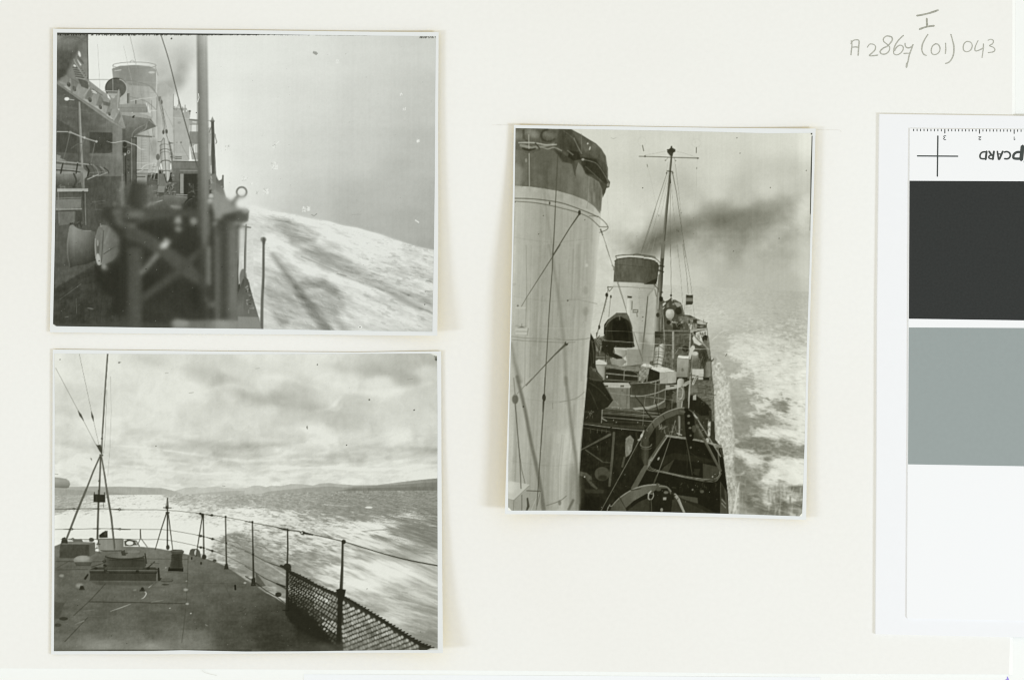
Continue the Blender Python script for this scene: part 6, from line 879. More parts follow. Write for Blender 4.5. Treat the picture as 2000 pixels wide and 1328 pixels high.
    s.poly([(820, 1050), (900, 1000), (1000, 1000), (1055, 1100), (1050, 1200), (1030, 1290), (800, 1290), (830, 1150)], 36, soft=8); s.poly([(950, 1100), (990, 1100), (985, 1130), (950, 1130)], 140, soft=5); s.ell(985, 1045, 26, 16, 100, soft=10); s.ell(935, 1240, 16, 20, 128, soft=8); s.ell(900, 1010, 30, 20, 80, soft=10)
    s.line([(815, 1030), (790, 1060), (785, 1110), (805, 1125)], [12, 13, 12, 10], 174, soft=4, sp=3); s.line([(840, 1050), (842, 1090), (820, 1125)], 10, 160, soft=4, sp=3); s.line([(780, 1055), (830, 1060)], 8, 150); s.line([(815, 1120), (822, 1280)], 8, 84, soft=3)
    s.line([(1080, 1070), (1120, 1120), (1150, 1190), (1190, 1275)], [30, 30, 24, 26], 142, soft=5); s.arc(1100, 1100, 24, 28, 9, 70, 0, 360, soft=3); s.line([(1090, 1060), (1130, 1110), (1190, 1260)], 6, 186, soft=3); s.line([(1060, 1050), (1075, 1080)], 16, 50, soft=5)
    s.line([(350, 1180), (330, 1220), (345, 1190), (365, 1200)], 9, 140, soft=3); s.line([(330, 1215), (320, 1250)], 8, 150, soft=3)
    s.clutter([(0, 400), (700, 400), (560, 700), (240, 1200), (0, 900)], 30, 61, 44, 72, L=(4, 14), w=(.8, 2), a=.5); s.clutter([(900, 880), (1560, 940), (1560, 1060), (900, 1000)], 24, 63, 50, 84, L=(2, 7), w=(.8, 1.6), a=.6)
    s.clutter([(900, 260), (1100, 270), (1180, 400), (900, 400)], 36, 65, 50, 160, L=(3, 9), w=(.8, 1.6)); s.clutter([(1300, 180), (1460, 190), (1520, 480), (1330, 430)], 40, 67, 40, 120, L=(2, 8), w=(.8, 1.6))
    # ---- near funnel
    s.id = 11
    def fun(X, Y):
        r = np.interp(Y, [250, 390, 490, 580, 660, 750, 850, 920, 1010], [1180, 1174, 1167, 1160, 1152, 1146, 1137, 1131, 1130]); l = 1000.; t = (X - l) / (r - l)
        v = np.interp(t, [0, .12, .3, .5, .7, .84, .93, 1], [184, 180, 160, 160, 166, 166, 174, 190])
        v = np.interp(Y, [400, 560, 680, 760, 860, 1000], [0, -2, -2, 0, 2, -8]) + v
        v = v + 20 * (fbx((X + (Y - 700) * .04) / 5, Y / 220, 11, 3) - .5) * (.5 + t) + 10 * (fbm(X / 26, Y / 60, 12) - .5)
        return v - 34 * np.exp(-((X - (1000 + 6)) / 12) ** 2) * sst(560, 700, Y) * .5
    s.view(0, 0, 1); s.poly([(980, 340), (1060, 345), (1150, 370), (1175, 392), (1172, 445), (1167, 500), (1160, 590), (1152, 660), (1145, 750), (1134, 862), (1130, 925), (1129.5, 1010), (980, 1010)], fun, soft=2)
    s.view(*E); s.line([(943, -10), (920, 250), (890, 600), (872, 860)], 6, 196, soft=4, a=.8); s.ell(815, 990, 80, 220, 128, soft=100, a=.55); s.poly([(860, 850), (880, 850), (880, 1180), (840, 1180)], 110, soft=24, a=.6)
    s.op = 'add'
    for x, w, v in ((640, 60, 10), (735, 90, 14), (600, 30, -8), (690, 12, -14), (710, 8, -10), (780, 14, 12)): s.line([(x + 30, 500), (x, 800), (x - 6, 1150)], w, v, soft=w * .8)
    s.op = None
    s.view(0, 0, 1); s.op = 'add'
    for k in range(110):
        x = R.uniform(1000, 1165); y = R.uniform(400, 960); l = R.uniform(20, 150); s.line([(x, y), (x - l * .04, y + l)], R.uniform(.8, 4), R.choice([-9, -7, 7, 9, -12]), soft=R.uniform(1.5, 4), a=R.uniform(.3, .9))
    for y0 in (470, 585, 663, 780, 905): s.line([(1000, y0 - 6), (1080, y0 + 4), (1150, y0 - 4)], 1.4, -12, soft=1.6, a=.7, sp=4)
    for k in range(150): s.ell(1008 + (k % 3) * 54 - (k // 3) * .25, 380 + (k // 3) * 12, .8, .8, -16, a=.6)
    s.op = None
    # wind shadows of the stays across it
    s.view(*C); s.line([(650, 0), (690, 180), (745, 520), (785, 870), (800, 1040), (812, 1328)], [20, 26, 28, 36, 34, 30], 130, soft=26, a=.7, sp=3)
    s.line([(935, 0), (925, 400), (880, 700)], [30, 22, 16], 146, soft=26, a=.6); s.ell(1000, 430, 22, 40, 146, soft=30, a=.7); s.ell(1000, 630, 26, 40, 136, soft=36, a=.6); s.ell(1012, 190, 14, 16, 186, soft=14)
    s.line([(290, 940), (320, 1120), (370, 1300)], [20, 30, 40], 120, soft=30, a=.7); s.line([(820, 520), (900, 518), (1000, 535), (1110, 558)], 6, 142, soft=5, a=.8, sp=3)
    s.view(*E); s.line([(320, -20), (390, 270), (440, 540), (510, 860), (560, 1180)], [28, 30, 30, 34, 38], 104, soft=18, a=.85, sp=3); s.line([(755, -10), (780, 200), (815, 500), (850, 760), (865, 1100)], [30, 26, 28, 30, 30], 116, soft=22, a=.75, sp=3)
    # bands, seams, wires
    s.view(*C); s.line([(700, 885), (800, 905), (960, 900), (1050, 885)], 5, 120, soft=4, sp=3, a=.9); s.line([(290, 870), (400, 885), (600, 893), (760, 905)], 5, 128, soft=4, sp=3, a=.9); s.line([(300, 902), (500, 918), (760, 930), (900, 925)], 5, 116, soft=4, sp=3, a=.9)
    s.line([(430, 0), (435, 400), (420, 900), (418, 1328)], 5, 132, soft=4, a=.7); s.line([(480, 0), (470, 500), (468, 1328)], 4, 140, soft=5, a=.5)
    for k in range(60): s.ell(610 - k * 1.2, 10 + k * 22, 4, 3, 142, a=.5)
    s.line([(690, -10), (680, 240), (650, 650), (630, 1000), (608, 1340)], [8, 9, 9, 9, 9], 88, soft=3); s.line([(756, -5), (600, 240), (440, 490), (385, 585)], [9, 8, 5, 4], 92, soft=3); s.line([(812, 945), (700, 1050), (560, 1200), (430, 1340)], [22, 12, 8, 7], 88, soft=3); s.ell(815, 940, 18, 20, 74, soft=6); s.ell(822, 928, 10, 8, 160, soft=4)
    s.rect(325, 592, 425, 604, 186, soft=4); s.ell(350, 578, 8, 7, 96); s.ell(318, 372, 16, 12, 170, soft=4); s.poly([(325, 790), (450, 792), (448, 856), (328, 852)], 186, soft=4); s.line([(330, 770), (430, 775)], 4, 130); s.line([(332, 822), (446, 826)], 4, 124); s.poly([(345, 790), (390, 772), (425, 792)], 120, soft=4); s.line([(390, 750), (390, 775)], 4, 100); s.line([(430, 784), (1050, 800)], 2, 186, a=.7); s.line([(450, 795), (440, 860)], 9, 140)
    s.ell(830, 528, 6, 6, 40); s.line([(585, 485), (580, 540)], 3, 120, a=.7)
    # top: black band, cover
    s.view(*A)
    s.poly([(300, 180), (300, 658), (320, 658), (480, 668), (600, 685), (730, 706), (880, 748), (1000, 795), (1080, 850), (1140, 925), (1160, 760), (1170, 560), (1000, 300), (600, 200)], s.g(320, 0, 1160, 0, 110, 98, 98, 106, 114, 124), soft=5)
    s.poly([(1035, 560), (1165, 660), (1150, 900), (1080, 850), (1020, 800)], lambda X, Y: 118 + 40 * (fbx(X / 4, Y / 30, 24, 2) - .5), soft=14); s.op = 'add'; s.poly([(320, 300), (1160, 600), (1140, 900), (320, 660)], lambda X, Y: 22 * (fbx(X / 6, Y / 60, 25, 3) - .5) + 16 * (fbm(X / 12, Y / 12, 26, 3) - .5), soft=10); s.op = None
    s.ell(340, 560, 60, 110, 146, soft=70, a=.7); s.ell(560, 400, 90, 60, 96, soft=60, a=.5); s.ell(960, 480, 60, 90, 128, soft=60, a=.7); s.line([(600, 690), (625, 900), (680, 1240)], [20, 24, 26], 138, soft=20, a=.5, sp=2)
    s.line([(735, 350), (718, 700), (700, 1100), (686, 1340)], [8, 8, 9, 9], 84, soft=3); s.line([(1035, 560), (1030, 780), (1010, 880)], 5, 140, soft=4)
    for P_, w, v in (([(322, 780), (450, 782), (600, 795), (760, 820), (900, 865), (1040, 920), (1120, 955)], 7, 82), ([(322, 808), (500, 820), (650, 845), (800, 880), (930, 915), (1040, 965), (1135, 1050)], 6, 88), ([(1120, 950), (1180, 1000), (1216, 1050), (1200, 1080), (1135, 1105)], 6, 92), ([(1135, 1050), (1216, 1052)], 6, 92), ([(1035, 945), (1120, 952)], 5, 96), ([(940, 930), (850, 1060), (690, 1320)], [14, 9, 9], 80)): s.line(P_, w, v, soft=2.5, sp=4 if len(P_) > 3 else 0)
    s.line([(322, 795), (500, 805), (650, 822), (800, 852), (940, 895)], 7, 182, soft=3, sp=3, a=.7); s.ell(656, 825, 8, 14, 76, soft=3); s.ell(942, 915, 14, 24, 62, soft=4); s.line([(1000, 880), (1090, 920)], 10, 186, soft=6, a=.7)
    s.line([(458, 160), (462, 660)], 7, 172, soft=5); s.ell(430, 415, 10, 20, 138, soft=12)
    s.id = 12
    s.poly([(318, 104), (600, 108), (870, 118), (960, 165), (1040, 215), (1100, 250), (1150, 300), (1195, 370), (1200, 430), (1216, 490), (1215, 590), (1236, 620), (1230, 670), (1200, 680), (1190, 720), (1165, 772), (1160, 690), (1130, 620), (1060, 575), (1010, 552), (975, 480), (930, 430), (905, 520), (910, 590), (890, 540), (870, 450), (800, 430), (740, 370), (690, 320), (600, 300), (500, 345), (430, 345), (380, 320), (318, 310)], s.g(318, 104, 1200, 600, 104, 92, 88, 84, 74), soft=4)
    s.poly([(740, 110), (860, 116), (960, 240), (970, 370), (900, 400), (800, 330), (730, 270)], 72, soft=40, a=.9); s.poly([(870, 130), (1040, 225), (1150, 310), (1200, 440), (1120, 400), (1000, 340), (940, 240)], 96, soft=30, a=.9); s.line([(1060, 240), (1150, 310), (1195, 390), (1212, 560)], 9, 112, soft=10, a=.8)
    s.poly([(960, 380), (1100, 400), (1200, 560), (1200, 640), (1100, 560), (1000, 540), (960, 450)], 54, soft=20, a=.85); s.poly([(850, 320), (930, 330), (960, 400), (880, 420), (830, 380)], 52, soft=20); s.poly([(700, 300), (860, 400), (900, 440), (780, 430)], 70, soft=26)
    s.line([(890, 200), (930, 290), (965, 350)], 7, 140, soft=5, a=.8, sp=2); s.line([(960, 160), (965, 330)], 5, 118, soft=4); s.line([(975, 405), (1080, 430), (1130, 470), (1200, 580), (1225, 640)], [8, 6, 5, 6, 8], 120, soft=4, sp=3); s.ell(975, 405, 14, 12, 150, soft=8); s.line([(1000, 470), (1100, 560), (1160, 620)], 5, 104, soft=4); s.ell(1042, 298, 7, 18, 186, soft=5, rot=.2); s.ell(1022, 252, 8, 8, 200, soft=4); s.ell(1216, 650, 12, 16, 132, soft=6)
    s.line([(790, 130), (880, 200), (940, 300)], 5, 110, soft=5, a=.7, sp=2)
    for x, y, rx, ry, v in ((490, 155, 64, 44, 150), (640, 165, 56, 36, 132), (350, 175, 40, 46, 146)): s.ell(x, y, rx, ry * .8, v - 22, soft=54, rot=.3)
    s.arc(645, 175, 72, 58, 20, 70, 40, 260, soft=14); s.line([(405, 130), (410, 200), (440, 230)], 18, 78, soft=14, sp=2); s.line([(360, 245), (500, 245), (620, 265), (720, 262)], 11, 172, soft=8, sp=3); s.line([(380, 270), (480, 290), (600, 280), (700, 250)], [24, 30, 20, 8], 148, soft=12, sp=3, a=.8); s.line([(400, 300), (460, 315), (520, 300)], [20, 24, 10], 62, soft=12, sp=2); s.line([(590, 290), (640, 305), (700, 290), (770, 320)], 10, 140, soft=8, sp=3); s.line([(420, 260), (490, 280)], 7, 84)
    s.line([(520, 250), (560, 300)], 12, 70, soft=8); s.line([(830, 320), (880, 360)], 10, 128, soft=8, a=.8); s.line([(455, 170), (458, 300)], 9, 186, soft=6, a=.7)
    # locker and bottle screw at the funnel's foot
    s.id = 11; s.view(*E); s.poly([(230, 900), (400, 930), (435, 938), (290, 1075), (230, 1060)], 184, soft=5); s.poly([(230, 1062), (290, 1076), (400, 985), (535, 995), (520, 1190), (230, 1190)], 150, soft=6, a=.85); s.line([(290, 1076), (285, 1180)], 5, 112); s.line([(405, 990), (530, 998)], 7, 84, soft=4); s.line([(230, 1060), (290, 1076), (430, 945)], 5, 120, a=.8); s.ell(260, 960, 60, 50, 204, soft=40, a=.6)
    s.line([(302, 130), (300, 180), (320, 420), (345, 720), (355, 970)], [10, 12, 10, 10, 9], 104, soft=6); s.ell(303, 178, 28, 42, 98, soft=16); s.line([(290, -10), (302, 140)], 10, 130, soft=6); s.line([(335, 600), (360, 800), (390, 925)], 6, 106, soft=4); s.line([(320, 130), (450, -5)], 5, 118, soft=3)
    s.line([(568, -10), (562, 180), (545, 400), (525, 700), (512, 900), (495, 1130)], [8, 9, 9, 8, 7, 6], 78, soft=3); s.ell(560, 165, 16, 34, 60, soft=6); s.line([(554, 200), (550, 290)], [14, 10], 70, soft=4); s.ell(375, 244, 6, 6, 40); s.line([(700, 205), (780, 190), (860, 165), (920, 115)], 6, 126, soft=5, sp=3, a=.8); s.line([(570, 215), (700, 208)], 4, 140, a=.7); s.line([(636, 215), (638, 265)], 4, 120)
    s.line([(580, 1125), (700, 1085), (760, 1040)], 6, 112, soft=4, sp=3); s.ell(700, 1100, 14, 24, 122, soft=10); s.line([(820, 1080), (780, 1160)], 22, 96, soft=14, a=.8); s.line([(412, 1060), (420, 1130), (400, 1180)], [14, 22, 12], 76, soft=6); s.line([(490, 1060), (440, 1180)], 4, 176); s.line([(528, 1000), (490, 1160)], 5, 100); s.line([(362, 1030), (362, 1190)], 8, 108, soft=4); s.ell(745, 640, 4, 4, 200)
    # halyards from the funnel's edge
    s.id = 3; s.view(*A); s.line([(1145, 1075), (1165, 1130)], [12, 8], 76, soft=3); s.line([(1160, 1110), (1200, 1230), (1230, 1330)], 4, 104); s.view(*C); s.line([(1195, 0), (1240, 130), (1300, 310), (1360, 500), (1395, 640)], 4, 110); s.line([(1255, 190), (1275, 205), (1272, 235)], 5, 80)
    # marks on the print
    s.finish(103, .14, rough={2: .8, 4: .5, 5: .5, 9: .6, 10: .6, 11: .14, 12: .9}); s.view(0, 0, 1); s.id = None
    s.poly([(1584.2, 266.5), (1586.8, 266.5), (1585, 330), (1582.5, 420), (1580.8, 418), (1582, 340)], 44, soft=1.4); s.ell(1584, 262, 1.5, 2.4, 50); s.line([(1581.5, 420), (1580.5, 450)], 1.3, 110, a=.6)
    s.line([(1321, 450), (1325, 451), (1325.5, 453.5)], 1.2, 90); s.line([(1417, 695), (1419.5, 691)], 1.3, 90); s.line([(1193, 270), (1198, 272), (1203, 270)], 1, 176)
    for x, y in ((1255, 367.5), (1432, 491), (1521, 466), (1574, 334), (1504, 367), (1439, 270), (1445, 300), (1006, 396), (1061, 422), (1052, 458), (1142, 430)): s.ell(x, y, 1.1, 1.1, 96)
    s.poly([(988, 986), (995, 990), (1001, 997), (988, 998)], 238); s.poly([(1558, 1009), (1563, 1003), (1567, 998), (1570, 1012)], 238)
    s.specks(110, R, (1000, 640, 1420, 1000), 205, (.5, .85), .55); s.specks(50, R, (1200, 262, 1575, 560), 150, (.4, .8), .4); s.specks(20, R, (1000, 340, 1420, 990), 50, (.4, .9), .7)
    s.op = 'add'; s.poly([(1560, 255), (1590, 255), (1572, 1012), (1548, 1012), (1562, 600)], 9, soft=16); s.poly([(990, 480), (1008, 480), (1002, 1000), (985, 1000)], 10, soft=10); s.full(lambda X, Y: 6 * (fbm(X / 2.2, Y / 2.2, 71, 2) - .5)); s.op = None
P3N = ['printed_sky', 'printed_sea', 'printed_ship', 'printed_mast', 'printed_far_funnel', 'printed_raft', 'printed_smoke', 'printed_flag', 'printed_rails', 'printed_boat', 'printed_davit', 'printed_near_funnel', 'printed_funnel_cover']
# ================================================================ helpers
def lin(c): c = c / 255.; return c / 12.92 if c <= .04045 else ((c + .055) / 1.055) ** 2.4
def rgb(r, g, b): return (lin(r), lin(g), lin(b), 1)
ALB = 1.0
def mat(name, col, rough=.85, spec=.15, grain=0.0, gscale=900, bump=0.0, col2=None, mixs=60, attr=None, coat=0, back=None):
    m = bpy.data.materials.new(name); m.use_nodes = True; nt = m.node_tree; N = nt.nodes; L = nt.links
    p = N['Principled BSDF']; p.inputs['Roughness'].default_value = rough; p.inputs['Specular IOR Level'].default_value = spec
    tc = N.new('ShaderNodeTexCoord'); src = None
    if attr:
        a = N.new('ShaderNodeAttribute'); a.attribute_name = attr; src = a.outputs['Color']
    else:
        r = N.new('ShaderNodeRGB'); r.outputs[0].default_value = col; src = r.outputs[0]
    if col2:
        n = N.new('ShaderNodeTexNoise'); n.inputs['Scale'].default_value = mixs; n.inputs['Detail'].default_value = 4; L.new(tc.outputs['Object'], n.inputs['Vector'])
        rp = N.new('ShaderNodeValToRGB'); rp.color_ramp.elements[0].position = .38; rp.color_ramp.elements[1].position = .68; L.new(n.outputs['Fac'], rp.inputs['Fac'])
        mx = N.new('ShaderNodeMix'); mx.data_type = 'RGBA'; L.new(rp.outputs['Color'], mx.inputs['Factor']); L.new(src, mx.inputs['A']); mx.inputs['B'].default_value = col2; src = mx.outputs['Result']
    if grain:
        n = N.new('ShaderNodeTexNoise'); n.inputs['Scale'].default_value = gscale; n.inputs['Detail'].default_value = 3; L.new(tc.outputs['Object'], n.inputs['Vector'])
        mr = N.new('ShaderNodeMapRange'); mr.inputs['From Min'].default_value = .25; mr.inputs['From Max'].default_value = .75; mr.inputs['To Min'].default_value = 1 - grain; mr.inputs['To Max'].default_value = 1 + grain; L.new(n.outputs['Fac'], mr.inputs['Value'])
        vm = N.new('ShaderNodeVectorMath'); vm.operation = 'SCALE'; L.new(src, vm.inputs[0]); L.new(mr.outputs[0], vm.inputs['Scale']); src = vm.outputs[0]
    if back:
        g = N.new('ShaderNodeNewGeometry'); mx = N.new('ShaderNodeMix'); mx.data_type = 'RGBA'; L.new(g.outputs['Backfacing'], mx.inputs['Factor']); L.new(src, mx.inputs['A']); mx.inputs['B'].default_value = back; src = mx.outputs['Result']
    L.new(src, p.inputs['Base Color'])
    if bump:
        n = N.new('ShaderNodeTexNoise'); n.inputs['Scale'].default_value = gscale * .8; n.inputs['Detail'].default_value = 3; L.new(tc.outputs['Object'], n.inputs['Vector'])
        b = N.new('ShaderNodeBump'); b.inputs['Strength'].default_value = bump; b.inputs['Distance'].default_value = .0002; L.new(n.outputs['Fac'], b.inputs['Height']); L.new(b.outputs[0], p.inputs['Normal'])
    return m
def link(name, me, parent=None):
    o = bpy.data.objects.new(name, me); sc.collection.objects.link(o)
    if parent: o.parent = parent
    return o
def mesh(name, V, F, m, parent=None, smooth=False):
    me = bpy.data.meshes.new(name); me.from_pydata([tuple(v) for v in V], [], F); me.materials.append(m)
    if smooth: me.polygons.foreach_set('use_smooth', [True] * len(me.polygons))
    me.update(); return link(name, me, parent)
def thing(o, label, cat, group=None):
    o['label'] = label; o['category'] = cat
    if group: o['group'] = group
    return o
def empty(name, loc): o = link(name, None); o.location = loc; o.empty_display_size = .01; return o
def slab(name, pts, z0, z1, m, parent=None, bevel=0, mside=None):
    """flat sheet with real thickness; pts in sheet units clockwise on the page"""
    n = len(pts); V = [W(x, y, z0) for x, y in pts]
    if bevel:
        cx = sum(p[0] for p in pts) / n; cy = sum(p[1] for p in pts) / n
        V += [W(x, y, z1 - bevel * U) for x, y in pts]; V += [W(x + (bevel if x < cx else -bevel), y + (bevel if y < cy else -bevel), z1) for x, y in pts]
        F = [tuple(range(2 * n, 3 * n))[::-1]]
        for r in (0, 1): F += [(r * n + i, r * n + (i + 1) % n, (r + 1) * n + (i + 1) % n, (r + 1) * n + i) for i in range(n)]
    else:
        V += [W(x, y, z1) for x, y in pts]; F = [tuple(range(n, 2 * n))[::-1]] + [(i, (i + 1) % n, n + (i + 1) % n, n + i) for i in range(n)]
    F.append(tuple(range(n)))
    o = mesh(name, V, F, m, parent)
    import bmesh
    b = bmesh.new(); b.from_mesh(o.data); bmesh.ops.recalc_face_normals(b, faces=b.faces); b.to_mesh(o.data); b.free(); return o
def ribbon(V, F, pts, w, z):
    """pencil or pen stroke: a flat ribbon with round-ish ends, sheet units"""
    P = [np.array(p[:2], float) for p in pts]; n = len(P); k0 = len(V)
    Wd = list(np.interp(np.linspace(0, 1, n), np.linspace(0, 1, len(w)), w)) if isinstance(w, (list, tuple)) else [w] * n
    for i in range(n):
        d = P[min(i + 1, n - 1)] - P[max(i - 1, 0)]; d = d / (np.hypot(*d) + 1e-9); nn = np.array([-d[1], d[0]]) * Wd[i] / 2
        z += 4e-7; a, b = P[i] + nn, P[i] - nn; V.append(W(a[0], a[1], z)); V.append(W(b[0], b[1], z))
    for i in range(n - 1): F.append((k0 + 2 * i, k0 + 2 * i + 1, k0 + 2 * i + 3, k0 + 2 * i + 2))
    for i, s in ((0, -1), (n - 1, 1)):
        d = P[min(i + 1, n - 1)] - P[max(i - 1, 0)]; d = d / (np.hypot(*d) + 1e-9); c = P[i] + s * d * Wd[i] * .45; V.append(W(c[0], c[1], z)); F.append((k0 + 2 * i, k0 + 2 * i + 1, len(V) - 1))

# ================================================================ materials
M_table = mat('white_backing_paper', rgb(247, 249, 244), grain=.006, gscale=500)
M_mount = mat('cream_mount_paper', rgb(244, 244, 238), grain=.012, gscale=700, bump=.25, col2=rgb(241, 240, 233), mixs=7)
M_edge = mat('pale_board_edge', rgb(250, 251, 245))
M_slip = mat('pale_blue_paper', rgb(244, 247, 247), grain=.006)
M_card = mat('white_card', rgb(243, 244, 244), grain=.005, gscale=400, bump=.1)
M_card2 = mat('coated_card', rgb(245, 246, 245), rough=.6, spec=.25)
M_black = mat('black_patch_ink', rgb(55, 57, 55), rough=.8, spec=.08, grain=.10, gscale=1500)
M_grey = mat('grey_patch_ink', rgb(154, 163, 160), rough=.7, spec=.2, grain=.02, gscale=900)
M_ink = mat('printing_ink', rgb(68, 74, 71), rough=.7, spec=.2)
M_pencil = mat('graphite', rgb(166, 167, 154), rough=.6, spec=.2, col2=rgb(198, 198, 186), mixs=2600)
M_pencil2 = mat('graphite_heavy', rgb(146, 147, 133), rough=.6, spec=.3, col2=rgb(186, 186, 172), mixs=2200)
M_guide = mat('faint_pencil', rgb(226, 224, 214), col2=rgb(240, 238, 230), mixs=900)
M_violet = mat('violet_ink', rgb(160, 148, 232))
M_hair = mat('fibre', rgb(226, 225, 218))
M_paper = mat('baryta_paper', rgb(233, 236, 234), rough=.6, spec=.2, grain=.006, gscale=800)
M_back = mat('bounce_tint_paper_back', rgb(246, 222, 120), rough=.9, spec=.05, grain=.03, gscale=300)  # unseen underside, its yellow pushed to warm light bounced into the edge shadows
M_print = mat('silver_emulsion', (0, 0, 0, 1), rough=.45, spec=.08, attr='tone')

# ================================================================ ground: backing paper, mount board
T0, T1 = -.0006, 0.0                                                  # top of backing paper, top of mount board
bk = mesh('table_surface', [(-.6, -.5, T0), (.6, -.5, T0), (.6, .5, T0), (-.6, .5, T0)], [(0, 1, 2, 3)], M_table); bk['kind'] = 'structure'
mount = empty('mount_board', (0, 0, T0)); thing(mount, 'cream mount board carrying three photographs and pencilled numbers', 'mount board')
def ch(o, p): o.parent = p; o.matrix_parent_inverse = p.matrix_world.inverted() if False else o.matrix_parent_inverse; o.location = (-p.location.x, -p.location.y, -p.location.z); return o
b_top = [(-900, -900), (1978, -900), (1977, 240), (1973, 1240), (1970, 1316.5), (1500, 1314.5), (1000, 1309), (500, 1306.5), (0, 1304.5), (-900, 1303)]
ch(slab('board_sheet', b_top, T0 + .0001, T1, M_mount), mount)
# paler strip down the trimmed right edge
ch(mesh('trimmed_edge', [W(1978, -900, T1 - .00002), W(1987, -900, T0 + .00002), W(1979, 1318, T0 + .00002), W(1970, 1316.5, T1 - .00002), W(1973, 1240, T1 - .00002), W(1977, 240, T1 - .00002)], [(0, 1, 2, 3, 4, 5)], M_edge), mount)
sl = slab('paper_slip', [(593, 1316), (1602, 1322), (1602, 1700), (593, 1700)], T0, T0 + .0002, M_slip); thing(sl, 'pale bluish paper slip showing below the bottom edge of the mount board', 'paper slip')
V, F = [], []; ribbon(V, F, spline([(1969, 1327.5), (1968, 1321)], 2), [5, 1], T0 + .00006); ribbon(V, F, [(1966, 1328), (1970, 1340)], 5, T0 + .00005)
thing(mesh('pen_mark', V, F, M_violet), 'violet pen mark on the backing paper at the bottom right edge', 'pen mark')
hp = spline([(394, 1305.5), (396, 1310), (400, 1313), (408, 1315.5), (415, 1317), (423, 1319)], 5)
V, F = [], []
for i, p in enumerate(hp):
    for k in range(4): a = math.pi / 2 * k + .7; V.append(W(p[0], p[1] + .45 * math.cos(a), T0 + .0003 + .45 * U * math.sin(a)))
for i in range(len(hp) - 1): F += [(4 * i + k, 4 * i + (k + 1) % 4, 4 * i + 4 + (k + 1) % 4, 4 * i + 4 + k) for k in range(4)]
thing(mesh('stray_fibre', V, F, M_hair), 'tiny grey fibre lying beside the lower edge of the mount board', 'fibre')

# ---------------------------------------------------------------- pencilled numbers on the board (strokes traced at 5x)
def q5(pts): return [(1600 + x / 5, y / 5) for x, y in pts]
PC = [  # (material, width, stroke lists) per character
 (1, 3.2, [[(955, 157), (1010, 148), (1090, 128), (1163, 102)], [(1050, 184), (1052, 225), (1054, 262)], [(980, 290), (1020, 274), (1070, 262), (1122, 256)]]),
 (0, 2.2, [[(312, 402), (320, 440), (314, 500), (310, 540)], [(310, 432), (330, 402), (360, 393), (388, 402), (386, 460), (380, 545)], [(318, 468), (350, 462), (384, 466)]]),
 (0, 2.0, [[(470, 466), (490, 438), (520, 434), (548, 452), (545, 490), (515, 522), (490, 546), (530, 548), (572, 542)]]),
 (0, 2.0, [[(702, 362), (660, 356), (628, 380), (632, 410), (665, 438), (688, 466), (680, 505), (645, 532), (606, 528), (596, 505), (625, 475), (665, 455), (695, 425), (714, 392), (706, 366), (680, 358)]]),
 (0, 2.0, [[(822, 350), (780, 390), (745, 440), (728, 490), (730, 528), (760, 540), (798, 520), (820, 485), (815, 455), (785, 446), (752, 470), (736, 500)]]),
 (0, 2.1, [[(838, 426), (842, 455), (865, 472), (895, 464), (918, 440)], [(916, 440), (902, 480), (880, 540), (868, 600), (856, 640)], [(826, 526), (880, 524)]]),
 (0, 2.4, [[(1062, 340), (1030, 390), (1008, 440), (1002, 490), (1018, 530), (1046, 546)]]),
 (0, 1.9, [[(1140, 430), (1108, 452), (1094, 492), (1104, 530), (1138, 536), (1170, 514), (1180, 476), (1164, 440), (1136, 432)]]),
 (0, 2.0, [[(1234, 426), (1236, 480), (1232, 528)]]),
 (0, 2.5, [[(1286, 340), (1300, 390), (1314, 450), (1314, 520), (1296, 575), (1266, 612), (1234, 624)]]),
 (0, 1.9, [[(1440, 408), (1415, 430), (1406, 470), (1418, 502), (1452, 508), (1482, 488), (1494, 450), (1480, 418), (1446, 408)]]),
 (0, 2.0, [[(1552, 400), (1532, 440), (1520, 480), (1530, 502), (1570, 490), (1606, 470)], [(1604, 430), (1602, 480), (1596, 530), (1590, 566)]]),
 (0, 1.9, [[(1648, 398), (1675, 388), (1700, 400), (1694, 430), (1664, 450), (1700, 466), (1716, 488), (1700, 510), (1650, 518)]]),
]
ins = ch(link('pencil_inscription', None), mount)
ins['label'] = 'pencilled I and A 2867 (01) 043 in grey handwriting'
for heavy, w, strokes in PC:
    V, F = [], []
    for st in strokes:
        P = spline(q5(st), 7); r = random.Random(int(st[0][0])); ribbon(V, F, P, [w * 1.15 * r.uniform(.75, 1.1) for _ in range(7)], T1 + .00003)
    mesh('pencil_character', V, F, M_pencil2 if heavy else M_pencil, ins)
V, F = [], []; ribbon(V, F, spline(q5([(858, 620), (852, 660)]), 3), 3.6, T1 + .000034); mesh('pencil_character', V, F, M_pencil, ins)

for gx0, gy0, gx1, gy1 in ((962, 244.3, 1003, 245), (1593, 253.5, 1640, 254.5), (1640, 254.5, 1643, 258)):
    V, F = [], []; ribbon(V, F, [(gx0, gy0), (gx1, gy1)], .8, T1 + .00003); ch(mesh('guide_line', V, F, M_guide), mount)

